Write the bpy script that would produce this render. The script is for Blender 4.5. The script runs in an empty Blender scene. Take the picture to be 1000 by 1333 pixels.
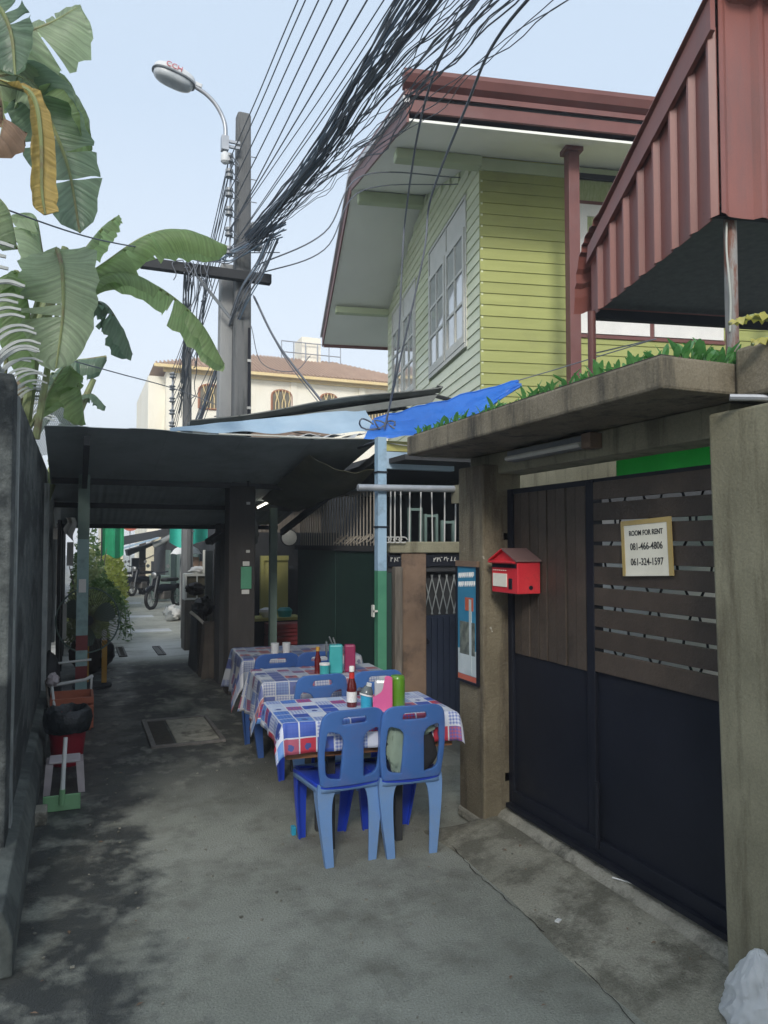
import bpy, bmesh, math, random
from mathutils import Vector, Matrix, noise
R = math.radians
rnd = random.Random(7)
S = bpy.context.scene
C = S.collection

# ------------------------------------------------------------------ camera, sky, sun, exposure
cam = bpy.data.objects.new('camera', bpy.data.cameras.new('camera'))
C.objects.link(cam)
cam.location = (0, 0, 1.7)
cam.rotation_euler = (R(90 + 2.425), 0, R(-22.204))
cam.data.sensor_fit = 'VERTICAL'
cam.data.sensor_height = 36
cam.data.lens = 36 * 980 / 1333
cam.data.clip_start = 0.05
cam.data.clip_end = 600
S.camera = cam

SUN_EL, SUN_AZ = 30, -155       # azimuth clockwise from +Y: the sun stands behind the camera to the left
W = bpy.data.worlds.new('World')
S.world = W
W.use_nodes = True
wn = W.node_tree
bg = wn.nodes['Background']
sky = wn.nodes.new('ShaderNodeTexSky')
sky.sky_type = 'NISHITA'
sky.sun_disc = False
sky.sun_elevation = R(SUN_EL)
sky.sun_rotation = R(SUN_AZ)
sky.air_density = 1.0
sky.dust_density = 5.0
sky.ozone_density = 1.5
hsv = wn.nodes.new('ShaderNodeHueSaturation')
hsv.inputs['Saturation'].default_value = 0.5
wn.links.new(sky.outputs[0], hsv.inputs['Color'])
mixw = wn.nodes.new('ShaderNodeMix')
mixw.data_type = 'RGBA'
mixw.inputs['Factor'].default_value = 0.72
mixw.inputs['B'].default_value = (4.3, 5.3, 6.55, 1)
wtc = wn.nodes.new('ShaderNodeTexCoord'); wsp = wn.nodes.new('ShaderNodeSeparateXYZ'); wn.links.new(wtc.outputs['Generated'], wsp.inputs[0])
wmr = wn.nodes.new('ShaderNodeMapRange'); wmr.inputs[1].default_value = 0.02; wmr.inputs[2].default_value = 0.5; wn.links.new(wsp.outputs['Z'], wmr.inputs[0])
wgr = wn.nodes.new('ShaderNodeMix'); wgr.data_type = 'RGBA'; wgr.inputs['A'].default_value = (6.6, 7.0, 7.4, 1); wgr.inputs['B'].default_value = (4.4, 5.35, 6.5, 1)
wn.links.new(wmr.outputs[0], wgr.inputs['Factor']); wn.links.new(wgr.outputs['Result'], mixw.inputs['B'])
wn.links.new(hsv.outputs[0], mixw.inputs['A'])
wn.links.new(mixw.outputs['Result'], bg.inputs['Color'])
bg.inputs['Strength'].default_value = 0.122
sl = bpy.data.lights.new('sun', 'SUN')
sl.energy = 1.5
sl.angle = R(12)
sl.color = (1.0, 0.95, 0.87)
sun = bpy.data.objects.new('sun', sl)
C.objects.link(sun)
sd = Vector((math.sin(R(SUN_AZ)) * math.cos(R(SUN_EL)), math.cos(R(SUN_AZ)) * math.cos(R(SUN_EL)), math.sin(R(SUN_EL))))
sun.rotation_euler = sd.to_track_quat('Z', 'Y').to_euler()
S.view_settings.view_transform = 'Standard'
S.view_settings.look = 'None'
S.view_settings.exposure = 0.55
S.view_settings.gamma = 1
S.view_settings.use_curve_mapping = False
S.render.engine = 'CYCLES'
S.cycles.use_denoising = True
S.cycles.max_bounces = 8
S.cycles.diffuse_bounces = 4
S.cycles.transparent_max_bounces = 8

# ------------------------------------------------------------------ helpers: mesh builder
class MB:
    def __init__(s): s.v = []; s.f = []; s.uv = None
    def add(s, vs, fs):
        n = len(s.v); s.v += [tuple(v) for v in vs]; s.f += [tuple(i + n for i in f) for f in fs]; return s
    def box(s, c, d, rot=None):
        hx, hy, hz = d[0] / 2, d[1] / 2, d[2] / 2
        vs = [Vector((x, y, z)) for x in (-hx, hx) for y in (-hy, hy) for z in (-hz, hz)]
        if rot is not None:
            m = rot if isinstance(rot, Matrix) else Matrix.Rotation(rot, 3, 'Z')
            vs = [m @ v for v in vs]
        c = Vector(c)
        return s.add([v + c for v in vs], [(0, 1, 3, 2), (4, 6, 7, 5), (0, 4, 5, 1), (2, 3, 7, 6), (0, 2, 6, 4), (1, 5, 7, 3)])
    def bb(s, x0, x1, y0, y1, z0, z1):
        return s.box(((x0 + x1) / 2, (y0 + y1) / 2, (z0 + z1) / 2), (x1 - x0, y1 - y0, z1 - z0))
    def tube(s, pts, r, n=6, cap=True):
        pts = [Vector(p) for p in pts]
        rs = r if isinstance(r, (list, tuple)) else [r] * len(pts)
        rings = []; prev = None
        for i, p in enumerate(pts):
            a = pts[max(i - 1, 0)]; b = pts[min(i + 1, len(pts) - 1)]
            t = (b - a).normalized() if (b - a).length > 1e-9 else Vector((0, 0, 1))
            if prev is None:
                u = t.cross(Vector((0, 0, 1)))
                if u.length < .05: u = t.cross(Vector((1, 0, 0)))
            else:
                u = prev - t * prev.dot(t)
            u.normalize(); prev = u
            w = t.cross(u)
            rings.append([p + rs[i] * (math.cos(2 * math.pi * k / n) * u + math.sin(2 * math.pi * k / n) * w) for k in range(n)])
        vs = [v for rg in rings for v in rg]; fs = []
        for i in range(len(pts) - 1):
            for k in range(n):
                fs.append((i * n + k, i * n + (k + 1) % n, (i + 1) * n + (k + 1) % n, (i + 1) * n + k))
        if cap:
            fs.append(tuple(range(n - 1, -1, -1))); fs.append(tuple((len(pts) - 1) * n + k for k in range(n)))
        return s.add(vs, fs)
    def lathe(s, c, prof, n=20, axis='Z'):
        c = Vector(c); vs = []; fs = []
        for (r, h) in prof:
            for k in range(n):
                a = 2 * math.pi * k / n
                p = (r * math.cos(a), r * math.sin(a), h)
                if axis == 'X': p = (p[2], p[0], p[1])
                if axis == 'Y': p = (p[0], p[2], p[1])
                vs.append(c + Vector(p))
        for i in range(len(prof) - 1):
            for k in range(n):
                fs.append((i * n + k, i * n + (k + 1) % n, (i + 1) * n + (k + 1) % n, (i + 1) * n + k))
        fs.append(tuple(range(n - 1, -1, -1))); fs.append(tuple((len(prof) - 1) * n + k for k in range(n)))
        return s.add(vs, fs)
    def prism(s, poly, fn):
        """poly: 2D outline, fn(u,v,side) -> 3D for side 0/1"""
        n = len(poly)
        vs = [fn(u, v, 0) for u, v in poly] + [fn(u, v, 1) for u, v in poly]
        fs = [tuple(range(n)), tuple(range(2 * n - 1, n - 1, -1))]
        fs += [(i, (i + 1) % n + 0, (i + 1) % n + n, i + n) for i in range(n)]
        return s.add(vs, fs)
    def grid(s, nu, nv, fn):
        vs = [fn(i / nu, j / nv) for i in range(nu + 1) for j in range(nv + 1)]
        fs = [(i * (nv + 1) + j, (i + 1) * (nv + 1) + j, (i + 1) * (nv + 1) + j + 1, i * (nv + 1) + j + 1) for i in range(nu) for j in range(nv)]
        return s.add(vs, fs)
    def sheet(s, nu, nv, fn, th=.004):
        """closed thin sheet: fn(u,v)->Vector, thickened downwards along z"""
        n = (nu + 1) * (nv + 1)
        top = [Vector(fn(i / nu, j / nv)) for i in range(nu + 1) for j in range(nv + 1)]
        t = Vector(th) if not isinstance(th, (int, float)) else Vector((0, 0, th))
        vs = top + [v - t for v in top]
        q = lambda i, j: i * (nv + 1) + j
        fs = []
        for i in range(nu):
            for j in range(nv):
                a, b, c, d = q(i, j), q(i + 1, j), q(i + 1, j + 1), q(i, j + 1)
                fs.append((a, b, c, d)); fs.append((d + n, c + n, b + n, a + n))
        for i in range(nu):
            for j in (0, nv): fs.append((q(i, j), q(i, j) + n, q(i + 1, j) + n, q(i + 1, j)))
        for j in range(nv):
            for i in (0, nu): fs.append((q(i, j), q(i, j + 1), q(i, j + 1) + n, q(i, j) + n))
        return s.add(vs, fs)

def bezier(p, n=12):
    """Catmull-Rom through the points p"""
    p = [Vector(a) for a in p]; q = [2 * p[0] - p[1]] + p + [2 * p[-1] - p[-2]]; out = []
    for i in range(1, len(q) - 2):
        for k in range(n):
            t = k / n; a, b, c, d = q[i - 1], q[i], q[i + 1], q[i + 2]
            out.append(.5 * ((2 * b) + (c - a) * t + (2 * a - 5 * b + 4 * c - d) * t * t + (3 * b - a - 3 * c + d) * t ** 3))
    out.append(p[-1]); return out

# ------------------------------------------------------------------ helpers: objects
def wm(o):
    m = o.matrix_basis.copy()
    while o.parent: o = o.parent; m = o.matrix_basis @ m
    return m
def mesh(name, mb, m, smooth=False):
    me = bpy.data.meshes.new(name)
    me.from_pydata([tuple(v) for v in mb.v], [], mb.f)
    bm = bmesh.new(); bm.from_mesh(me); bmesh.ops.recalc_face_normals(bm, faces=bm.faces); bm.to_mesh(me); bm.free()
    me.materials.append(m)
    if smooth:
        for p in me.polygons: p.use_smooth = True
        me.set_sharp_from_angle(angle=R(40))
    me.update(); return me
def bevel(o, w, seg=2):
    b = o.modifiers.new('bevel', 'BEVEL'); b.width = w; b.segments = seg; b.limit_method = 'ANGLE'; b.angle_limit = R(35)
    return o
def tag(o, label=None, cat=None, group=None, kind=None):
    if label: o['label'] = label
    if cat: o['category'] = cat
    if group: o['group'] = group
    if kind: o['kind'] = kind
    elif cat: o['kind'] = 'thing'
    return o
def thing(name, label, cat, loc=(0, 0, 0), rz=0, group=None):
    o = bpy.data.objects.new(name, None); C.objects.link(o)
    o.empty_display_size = .1; o.location = loc; o.rotation_euler = (0, 0, rz)
    return tag(o, label, cat, group)
def part(name, mb, m, parent, local=False, smooth=False, bev=0, label=None, kind=None):
    """a mesh under parent; mb is in world coordinates unless local"""
    if not local:
        inv = wm(parent).inverted(); mb.v = [tuple(inv @ Vector(v)) for v in mb.v]
    o = bpy.data.objects.new(name, mesh(name, mb, m, smooth)); C.objects.link(o); o.parent = parent
    if bev: bevel(o, bev)
    return tag(o, label, None, None, kind)
def solo(name, mb, m, label, cat, group=None, smooth=False, bev=0, kind=None):
    xs = [v[0] for v in mb.v]; ys = [v[1] for v in mb.v]; zs = [v[2] for v in mb.v]
    c = Vector(((min(xs) + max(xs)) / 2, (min(ys) + max(ys)) / 2, min(zs)))
    mb.v = [tuple(Vector(v) - c) for v in mb.v]
    o = bpy.data.objects.new(name, mesh(name, mb, m, smooth)); C.objects.link(o); o.location = c
    if bev: bevel(o, bev)
    return tag(o, label, cat, group, kind)
def struct(name, mb, m, smooth=False, bev=0):
    o = bpy.data.objects.new(name, mesh(name, mb, m, smooth)); C.objects.link(o)
    if bev: bevel(o, bev)
    o['kind'] = 'structure'; return o
def share(name, src, parent, loc=(0, 0, 0), rot=(0, 0, 0), scale=(1, 1, 1)):
    o = src.copy(); C.objects.link(o); o.name = name; o.parent = parent
    o.location = loc; o.rotation_euler = rot; o.scale = scale
    return o
def dup(root, loc, rz, label=None, group=None):
    def rec(o, p):
        c = o.copy(); C.objects.link(c); c.parent = p
        for ch in list(o.children): rec(ch, c)
        return c
    r = rec(root, None); r.location = loc; r.rotation_euler = (0, 0, rz)
    if label: r['label'] = label
    if group: r['group'] = group
    return r
def text(name, s, size, m, parent, M, ext=.0012, align='CENTER', bold=0.0):
    cu = bpy.data.curves.new(name, 'FONT'); cu.body = s; cu.size = size; cu.extrude = ext; cu.offset = bold
    cu.align_x = align; cu.align_y = 'CENTER'; cu.resolution_u = 3
    t = bpy.data.objects.new('tmp', cu); C.objects.link(t)
    me = bpy.data.meshes.new_from_object(t.evaluated_get(bpy.context.evaluated_depsgraph_get()))
    bpy.data.objects.remove(t)
    me.transform(wm(parent).inverted() @ M)
    me.materials.clear(); me.materials.append(m)
    o = bpy.data.objects.new(name, me); C.objects.link(o); o.parent = parent
    return o
def frame(origin, u, v):
    """matrix whose local x runs along u and local y along v"""
    u = Vector(u).normalized(); v = Vector(v); v = (v - u * v.dot(u)).normalized(); w = u.cross(v)
    m = Matrix((u, v, w)).transposed().to_4x4(); m.translation = Vector(origin); return m

# ------------------------------------------------------------------ helpers: materials
MATS = {}
def mat(name, col, col2=None, rough=.8, scale=6., bump=0., bscale=None, metal=0., stretch=(1, 1, 1), stain=None, sscale=2., sthr=(.5, .62), detail=5,
        trans=0., spec=.5, coords='Object', sstretch=(1, 1, 1), coat=0., grain=0., vary=0., spots=None):
    m = bpy.data.materials.new(name); m.use_nodes = True
    nt = m.node_tree; N = nt.nodes; Lk = nt.links; b = N['Principled BSDF']
    b.inputs['Roughness'].default_value = rough; b.inputs['Metallic'].default_value = metal
    b.inputs['Specular IOR Level'].default_value = spec; b.inputs['Coat Weight'].default_value = coat
    if trans: b.inputs['Transmission Weight'].default_value = trans
    tc = N.new('ShaderNodeTexCoord')
    def nz(sc, st, det=detail, rgh=.6):
        mp = N.new('ShaderNodeMapping'); mp.inputs['Scale'].default_value = st
        Lk.new(tc.outputs[coords], mp.inputs[0])
        t = N.new('ShaderNodeTexNoise'); t.inputs['Scale'].default_value = sc; t.inputs['Detail'].default_value = det; t.inputs['Roughness'].default_value = rgh
        Lk.new(mp.outputs[0], t.inputs['Vector']); return t
    def mix(f, a, bb):
        x = N.new('ShaderNodeMix'); x.data_type = 'RGBA'
        Lk.new(f, x.inputs['Factor'])
        for s, v in (('A', a), ('B', bb)):
            if isinstance(v, tuple): x.inputs[s].default_value = (*v, 1)
            else: Lk.new(v, x.inputs[s])
        return x.outputs['Result']
    if col2 is None: col2 = tuple(min(1, c * 1.18) for c in col); col = tuple(c * .86 for c in col)
    n1 = nz(scale, stretch)
    rp = N.new('ShaderNodeMapRange'); rp.inputs[1].default_value = .32; rp.inputs[2].default_value = .68
    Lk.new(n1.outputs['Fac'], rp.inputs[0])
    c = mix(rp.outputs[0], col, col2)
    if stain:
        n2 = nz(sscale, sstretch, 7, .68)
        r2 = N.new('ShaderNodeMapRange'); r2.inputs[1].default_value, r2.inputs[2].default_value = sthr
        Lk.new(n2.outputs['Fac'], r2.inputs[0])
        c = mix(r2.outputs[0], c, stain)
    if spots:
        n5 = nz(spots[1], (1, 1, 1), 4, .6)
        r5 = N.new('ShaderNodeMapRange'); r5.inputs[1].default_value = spots[2]; r5.inputs[2].default_value = spots[2] + .03; Lk.new(n5.outputs['Fac'], r5.inputs[0])
        c = mix(r5.outputs[0], c, spots[0])
    if grain or vary:
        h = N.new('ShaderNodeHueSaturation'); Lk.new(c, h.inputs['Color']); val = None
        if grain:
            n4 = nz(110, (1, 1, 1), 3, .7)
            r4 = N.new('ShaderNodeMapRange'); r4.inputs[1].default_value = .3; r4.inputs[2].default_value = .7; r4.inputs[3].default_value = 1 - grain; r4.inputs[4].default_value = 1 + grain
            Lk.new(n4.outputs['Fac'], r4.inputs[0]); val = r4.outputs[0]
        if vary:
            oi = N.new('ShaderNodeObjectInfo'); r6 = N.new('ShaderNodeMapRange'); r6.inputs[3].default_value = 1 - vary; r6.inputs[4].default_value = 1 + vary
            Lk.new(oi.outputs['Random'], r6.inputs[0])
            if val is None: val = r6.outputs[0]
            else:
                mm = N.new('ShaderNodeMath'); mm.operation = 'MULTIPLY'; Lk.new(val, mm.inputs[0]); Lk.new(r6.outputs[0], mm.inputs[1]); val = mm.outputs[0]
        Lk.new(val, h.inputs['Value']); c = h.outputs[0]
    Lk.new(c, b.inputs['Base Color'])
    if bump:
        n3 = nz(bscale or scale * 6, stretch, 6, .65)
        bp = N.new('ShaderNodeBump'); bp.inputs['Strength'].default_value = bump; bp.inputs['Distance'].default_value = .02
        Lk.new(n3.outputs['Fac'], bp.inputs['Height']); Lk.new(bp.outputs[0], b.inputs['Normal'])
    MATS[name] = m; return m
def leafmat(name, col, col2, tr=.35, rough=.45, scale=3, stretch=(1, 1, 1)):
    m = mat(name, col, col2, rough=rough, scale=scale, stretch=stretch)
    nt = m.node_tree; N = nt.nodes; b = N['Principled BSDF']; out = N['Material Output']
    t = N.new('ShaderNodeBsdfTranslucent'); mx = N.new('ShaderNodeMixShader'); mx.inputs[0].default_value = tr
    src = b.inputs['Base Color'].links[0].from_socket
    g = N.new('ShaderNodeHueSaturation'); g.inputs['Saturation'].default_value = 1.1; g.inputs['Value'].default_value = 1.9
    if 'banana' in name:
        uv = N.new('ShaderNodeUVMap'); uv.uv_map = 'UVMap'; sp = N.new('ShaderNodeSeparateXYZ'); nt.links.new(uv.outputs[0], sp.inputs[0])
        def M2(op, a, bb):
            x = N.new('ShaderNodeMath'); x.operation = op
            for i_, v_ in enumerate((a, bb)):
                if isinstance(v_, (int, float)): x.inputs[i_].default_value = v_
                else: nt.links.new(v_, x.inputs[i_])
            return x.outputs[0]
        ph = M2('SUBTRACT', sp.outputs[0], M2('MULTIPLY', sp.outputs[1], .35))
        nz_ = N.new('ShaderNodeTexNoise'); nz_.noise_dimensions = '1D'; nz_.inputs['Scale'].default_value = 38; nz_.inputs['Detail'].default_value = 3; nt.links.new(ph, nz_.inputs['W'])
        hs = N.new('ShaderNodeHueSaturation'); nt.links.new(src, hs.inputs['Color'])
        mr = N.new('ShaderNodeMapRange'); mr.inputs[1].default_value = .3; mr.inputs[2].default_value = .7; mr.inputs[3].default_value = .84; mr.inputs[4].default_value = 1.2; nt.links.new(nz_.outputs['Fac'], mr.inputs[0]); nt.links.new(mr.outputs[0], hs.inputs['Value'])
        src = hs.outputs[0]; nt.links.new(src, b.inputs['Base Color'])
        bp = N.new('ShaderNodeBump'); bp.inputs['Strength'].default_value = .5; bp.inputs['Distance'].default_value = .02; nt.links.new(nz_.outputs['Fac'], bp.inputs['Height']); nt.links.new(bp.outputs[0], b.inputs['Normal'])
    nt.links.new(src, g.inputs['Color']); nt.links.new(g.outputs[0], t.inputs[0])
    nt.links.new(b.outputs[0], mx.inputs[1]); nt.links.new(t.outputs[0], mx.inputs[2]); nt.links.new(mx.outputs[0], out.inputs[0])
    return m
def emit(name, col, st):
    m = mat(name, col); b = m.node_tree.nodes['Principled BSDF']
    b.inputs['Emission Color'].default_value = (*col, 1); b.inputs['Emission Strength'].default_value = st; return m

M_conc = mat('pillar_concrete', (.18, .17, .115), (.275, .26, .18), .85, 2.2, .28, 70, stain=(.13, .118, .078), sscale=2.2, sthr=(.5, .62), sstretch=(3, 3, .4), grain=.14, spots=((.5, .48, .4), 13, .735))
M_concb = mat('brown_pillar_concrete', (.14, .118, .078), (.215, .185, .125), .85, 3, .6, 50, stain=(.09, .072, .048), sscale=2.2, sthr=(.5, .62), sstretch=(3, 3, .4), grain=.14, spots=((.42, .4, .34), 13, .72))
M_slab = mat('slab_concrete', (.15, .128, .088), (.235, .205, .15), .9, 4, .35, 50, stain=(.055, .05, .04), sscale=1.9, sthr=(.5, .66), sstretch=(3, 3, .5), grain=.2)
M_sill = mat('sill_concrete', (.23, .222, .18), (.38, .362, .3), .9, 4, .8, 60, stain=(.13, .125, .1), sscale=5, sthr=(.5, .62), grain=.2)
M_wall = mat('mossy_render', (.06, .072, .074), (.2, .215, .205), .9, 1.8, .8, 40, stretch=(1, .4, 1), grain=.2, stain=(.028, .034, .036), sscale=1.8, sthr=(.43, .56), sstretch=(1, .35, 1), spots=((.34, .36, .35), 3.2, .72))
M_plinth = mat('mossy_plinth', (.085, .098, .09), (.15, .165, .15), .9, 3, .4, 30, stain=(.045, .052, .05), sscale=2.2, sthr=(.45, .62))
M_wall2 = mat('pale_pilaster', (.26, .29, .29), (.4, .42, .41), .9, 4, .4, 30, stain=(.07, .08, .08), sscale=3, sthr=(.45, .65), sstretch=(2, 2, .3))
M_green = mat('green_board', (.30, .325, .10), (.355, .38, .125), .6, 3, .12, 30, stretch=(.4, .4, 4), vary=.07, grain=.05, stain=(.24, .255, .1), sscale=1.3, sthr=(.55, .8))
M_glaregreen = mat('glare_green_board', (.58, .63, .41), (.68, .72, .52), .28, 3, .12, 30, stretch=(.4, .4, 4), vary=.07, grain=.05, stain=(.4, .45, .27), sscale=1.1, sthr=(.55, .8))  # front board paint again, with sky glare lightened into its colour
M_cream = mat('soffit_paint', (.78, .79, .74), (.84, .85, .8), .8, 1.2)
M_rib = mat('soffit_rib_paint', (.42, .48, .3), (.48, .54, .36), .8, 2)
M_maroon = mat('maroon_paint', (.125, .042, .037), (.165, .06, .052), .55, 2.5, .05, stain=(.15, .07, .066), sscale=2, sthr=(.5, .8), grain=.06)
M_gutter = mat('aluminium_trim', (.42, .42, .43), (.52, .52, .53), .45, 3, metal=.4)
M_awn = mat('maroon_sheet', (.2, .063, .05), (.27, .102, .083), .42, 1.6, .05, 12, stretch=(1, 1, .35), stain=(.17, .085, .078), sscale=2.2, sthr=(.5, .75), sstretch=(2, 2, .4), grain=.06, vary=.06, spots=((.15, .06, .042), 11, .72))
M_under = mat('grey_mesh_lining', (.09, .1, .105), (.13, .14, .145), .9, 20)
M_white = mat('white_paint', (.68, .68, .66), (.78, .77, .74), .6, 4)
M_offwhite = mat('offwhite_paint', (.52, .53, .48), (.62, .62, .57), .6, 4)
M_curtain = mat('lace_curtain', (.5, .53, .47), (.64, .65, .58), .9, 7, stretch=(6, 6, .5))
M_curtg = mat('green_lace', (.25, .31, .13), (.42, .46, .26), .9, 8, stretch=(5, 5, 1))
M_paneglass = mat('window_glass', (.38, .41, .4), (.52, .55, .54), .05, 1.3, vary=.2, coat=1)
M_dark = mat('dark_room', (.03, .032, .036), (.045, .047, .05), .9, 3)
M_black = mat('black_steel', (.0085, .010, .016), (.013, .0145, .022), .5, 3, .06, 8, spec=.25, stain=(.03, .03, .032), sscale=1.2, sthr=(.56, .85), sstretch=(1, 1, 2.2), spots=((.07, .06, .05), 22, .755))
M_wood = mat('brown_slat', (.042, .031, .023), (.07, .052, .039), .6, 6, .25, 40, stretch=(1, 1, 1), vary=.18, grain=.12)
M_wood2 = mat('raw_wood', (.1, .085, .07), (.2, .175, .145), .9, 9, .5, 30, stretch=(3, 3, .3))
M_darkwood = mat('dark_stained_board', (.022, .02, .02), (.038, .034, .032), .8, 5, .2, 30, stretch=(2, 2, .4))
M_brown = mat('brown_column', (.16, .105, .07), (.22, .15, .105), .85, 4, .3, 30, stain=(.1, .07, .05), sscale=3)
M_canopy = mat('dark_canopy_sheet', (.3, .35, .37), (.4, .45, .47), .6, 1.1, .1, 10, stain=(.24, .28, .29), sscale=2.5, sthr=(.45, .7))
M_grey = mat('weathered_roof_sheet', (.15, .16, .15), (.24, .25, .235), .8, 3, .2, 25)
M_lightroof = mat('pale_roof_sheet', (.42, .44, .45), (.55, .56, .57), .6, 3)
M_bluesheet = mat('blue_roof_sheet', (.3, .43, .56), (.4, .52, .63), .5, 3)
M_tarp = mat('blue_tarp', (.02, .13, .52), (.04, .19, .64), .4, 3, .5, 9, grain=.06)
M_postblue = mat('pale_blue_paint', (.25, .39, .52), (.33, .46, .58), .5, 5, stain=(.2, .28, .36), sscale=4)
M_postgreen = mat('green_paint', (.05, .2, .12), (.075, .26, .155), .5, 5)
M_posteal = mat('teal_band_paint', (.24, .38, .38), (.32, .45, .44), .55, 5, stain=(.2, .29, .29), sscale=4)
M_postred = mat('dark_red_band_paint', (.17, .03, .033), (.22, .045, .045), .55, 5)
M_postdk = mat('grey_green_paint', (.11, .17, .15), (.15, .21, .185), .6, 5)
M_olive = mat('olive_cloth', (.075, .08, .05), (.13, .125, .08), .9, 3, .3, 20)
M_dkgreen = mat('dark_green_panel', (.01, .034, .028), (.014, .045, .037), .6, 2.5, .1)
M_galv = mat('galvanised_pipe', (.32, .34, .37), (.44, .46, .49), .4, 6, metal=.5)
M_bar = mat('white_bar', (.42, .42, .4), (.52, .52, .5), .5, 6)
M_barold = mat('dusty_bar', (.24, .21, .17), (.34, .31, .26), .7, 6)
M_pole = mat('pole_concrete', (.115, .12, .125), (.17, .175, .175), .9, 4, .4, 40, stretch=(1, 1, .3), stain=(.075, .08, .082), sscale=2.5, sstretch=(3, 3, .3))
M_polelt = mat('pale_pole_concrete', (.25, .26, .265), (.34, .345, .345), .9, 4, .3, 40, stretch=(1, 1, .3))
M_cable = mat('cable_sheath', (.105, .12, .145), (.145, .16, .19), .65, 5)
M_cableb = mat('blue_cable_sheath', (.1, .15, .21), (.13, .185, .25), .5, 5)
M_ceram = mat('grey_ceramic', (.18, .2, .22), (.26, .28, .3), .35, 5)
M_lampgrey = mat('lamp_housing', (.55, .57, .58), (.63, .65, .66), .5, 5)
M_lens = mat('lamp_lens', (.4, .44, .47), (.55, .58, .6), .15, 8, .2, 30)
M_redprint = mat('red_print', (.5, .1, .12))
M_chairb = mat('blue_chair_plastic', (.055, .145, .40), (.07, .17, .45), .28, 3, .03, 60, stain=(.11, .15, .36), sscale=5, sthr=(.5, .75))
M_chairl = mat('faded_blue_chair_plastic', (.15, .285, .55), (.18, .32, .6), .32, 3, .03, 60, stain=(.2, .3, .48), sscale=5, sthr=(.5, .75))
M_seat = mat('bright_blue_plastic', (.02, .06, .52), (.025, .075, .6), .35, 3)
M_bagg = mat('sage_cloth', (.2, .27, .22), (.25, .32, .26), .85, 5, .2, 30)
M_bagk = mat('black_cloth', (.012, .013, .016), (.025, .026, .03), .8, 6, .2)
M_tabwood = mat('orange_wood', (.2, .085, .04), (.27, .125, .06), .45, 4, stretch=(1, 8, 8))
M_sauce = mat('dark_red_sauce', (.09, .008, .01), (.13, .012, .012), .12, 6, coat=.3)
M_redlab = mat('red_label', (.5, .025, .02))
M_cyan = mat('cyan_plastic', (.03, .33, .5), (.04, .38, .56), .35)
M_teal = mat('teal_plastic', (.04, .32, .33), (.055, .37, .38), .35)
M_pink = mat('pink_plastic', (.62, .11, .28), (.68, .14, .32), .35)
M_lime = mat('green_plastic', (.1, .26, .02), (.13, .31, .03), .28, coat=.3)
M_magenta = mat('maroon_plastic', (.24, .02, .075), (.29, .03, .095), .4)
M_clear = mat('clear_plastic', (.4, .42, .44), (.5, .5, .52), .15)
M_smoke = mat('smoky_lid', (.1, .12, .13), (.15, .17, .18), .2)
M_red = mat('red_enamel', (.56, .025, .04), (.64, .045, .055), .35, 5, .05, stain=(.38, .04, .045), sscale=9, sthr=(.55, .75), grain=.08)
M_redroof = mat('brown_grey_roof', (.15, .09, .085), (.2, .12, .11), .6)
M_paper = mat('aged_paper', (.68, .66, .56), (.76, .74, .64), .9, 9)
M_tape = mat('yellow_tape', (.38, .28, .1), (.46, .35, .15), .5, 9)
M_ink = mat('black_ink', (.02, .02, .022))
M_postersky = mat('poster_blue', (.03, .17, .3), (.06, .26, .4), .4, 2)
M_posterdk = mat('poster_dark_print', (.05, .06, .055), (.22, .24, .2), .4, 22)
M_posterpale = mat('poster_pale_print', (.42, .5, .5), (.55, .6, .6), .4, 8)
M_posterred = mat('poster_red_print', (.45, .09, .05), (.5, .14, .08), .4)
M_bin = mat('red_bin_plastic', (.27, .014, .028), (.33, .02, .035), .45)
M_liner = mat('black_bin_liner', (.012, .014, .017), (.025, .03, .034), .25, 6, .6, 25)
M_dust = mat('pale_green_plastic', (.19, .4, .2), (.23, .46, .24), .45)
M_handle = mat('white_plastic', (.55, .57, .56), (.65, .66, .65), .5)
M_stoolp = mat('pinkish_plastic', (.4, .36, .37), (.5, .44, .46), .5, 9)
M_orange = mat('orange_crate', (.36, .1, .05), (.42, .13, .07), .6)
M_ochre = mat('ochre_paint', (.42, .22, .03), (.48, .27, .045), .6)
M_netg = mat('green_net', (.01, .25, .11), (.02, .32, .15), .8)
M_tealt = mat('teal_tarp', (.03, .42, .33), (.045, .5, .4), .6, 3, .2)
M_greent = leafmat('green_tarp', (.1, .42, .16), (.13, .48, .2), .5, .5, 3)
M_creamw = mat('cream_render', (.62, .57, .42), (.72, .67, .52), .9, 1.5, stain=(.5, .46, .36), sscale=1.5, sthr=(.5, .75), sstretch=(2, 2, .4))
M_bgwall = mat('cream_apartment_render', (.80, .76, .64), (.86, .82, .71), .9, .4, stain=(.7, .64, .5), sscale=.35, sthr=(.5, .75), sstretch=(2, 2, .5))
M_bgtrim = mat('yellow_trim', (.68, .52, .25), (.75, .6, .32), .8, 2)
M_tile = mat('clay_tile', (.36, .235, .165), (.45, .31, .22), .8, 2)
M_grille = mat('rust_red_frame', (.3, .12, .06), (.36, .16, .08), .7)
M_glassd = mat('dim_pane', (.1, .09, .06), (.18, .16, .11), .2, 2)
M_tyre = mat('tyre_rubber', (.012, .012, .013), (.02, .02, .021), .7)
M_chrome = mat('bright_metal', (.25, .26, .27), (.33, .34, .35), .4, metal=.6)
M_drape = mat('black_cover', (.014, .014, .016), (.035, .034, .034), .7, 4, .4, 12)
M_drapeb = mat('brown_cover', (.05, .042, .036), (.1, .085, .072), .8, 4, .4, 12)
M_crate = mat('red_crate', (.2, .022, .025), (.26, .03, .035), .55)
M_yel = mat('yellow_panel', (.42, .40, .13), (.5, .47, .17), .7, 2)
M_bag = leafmat('white_polythene', (.52, .54, .56), (.62, .64, .65), .4, .3, 9)
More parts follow.
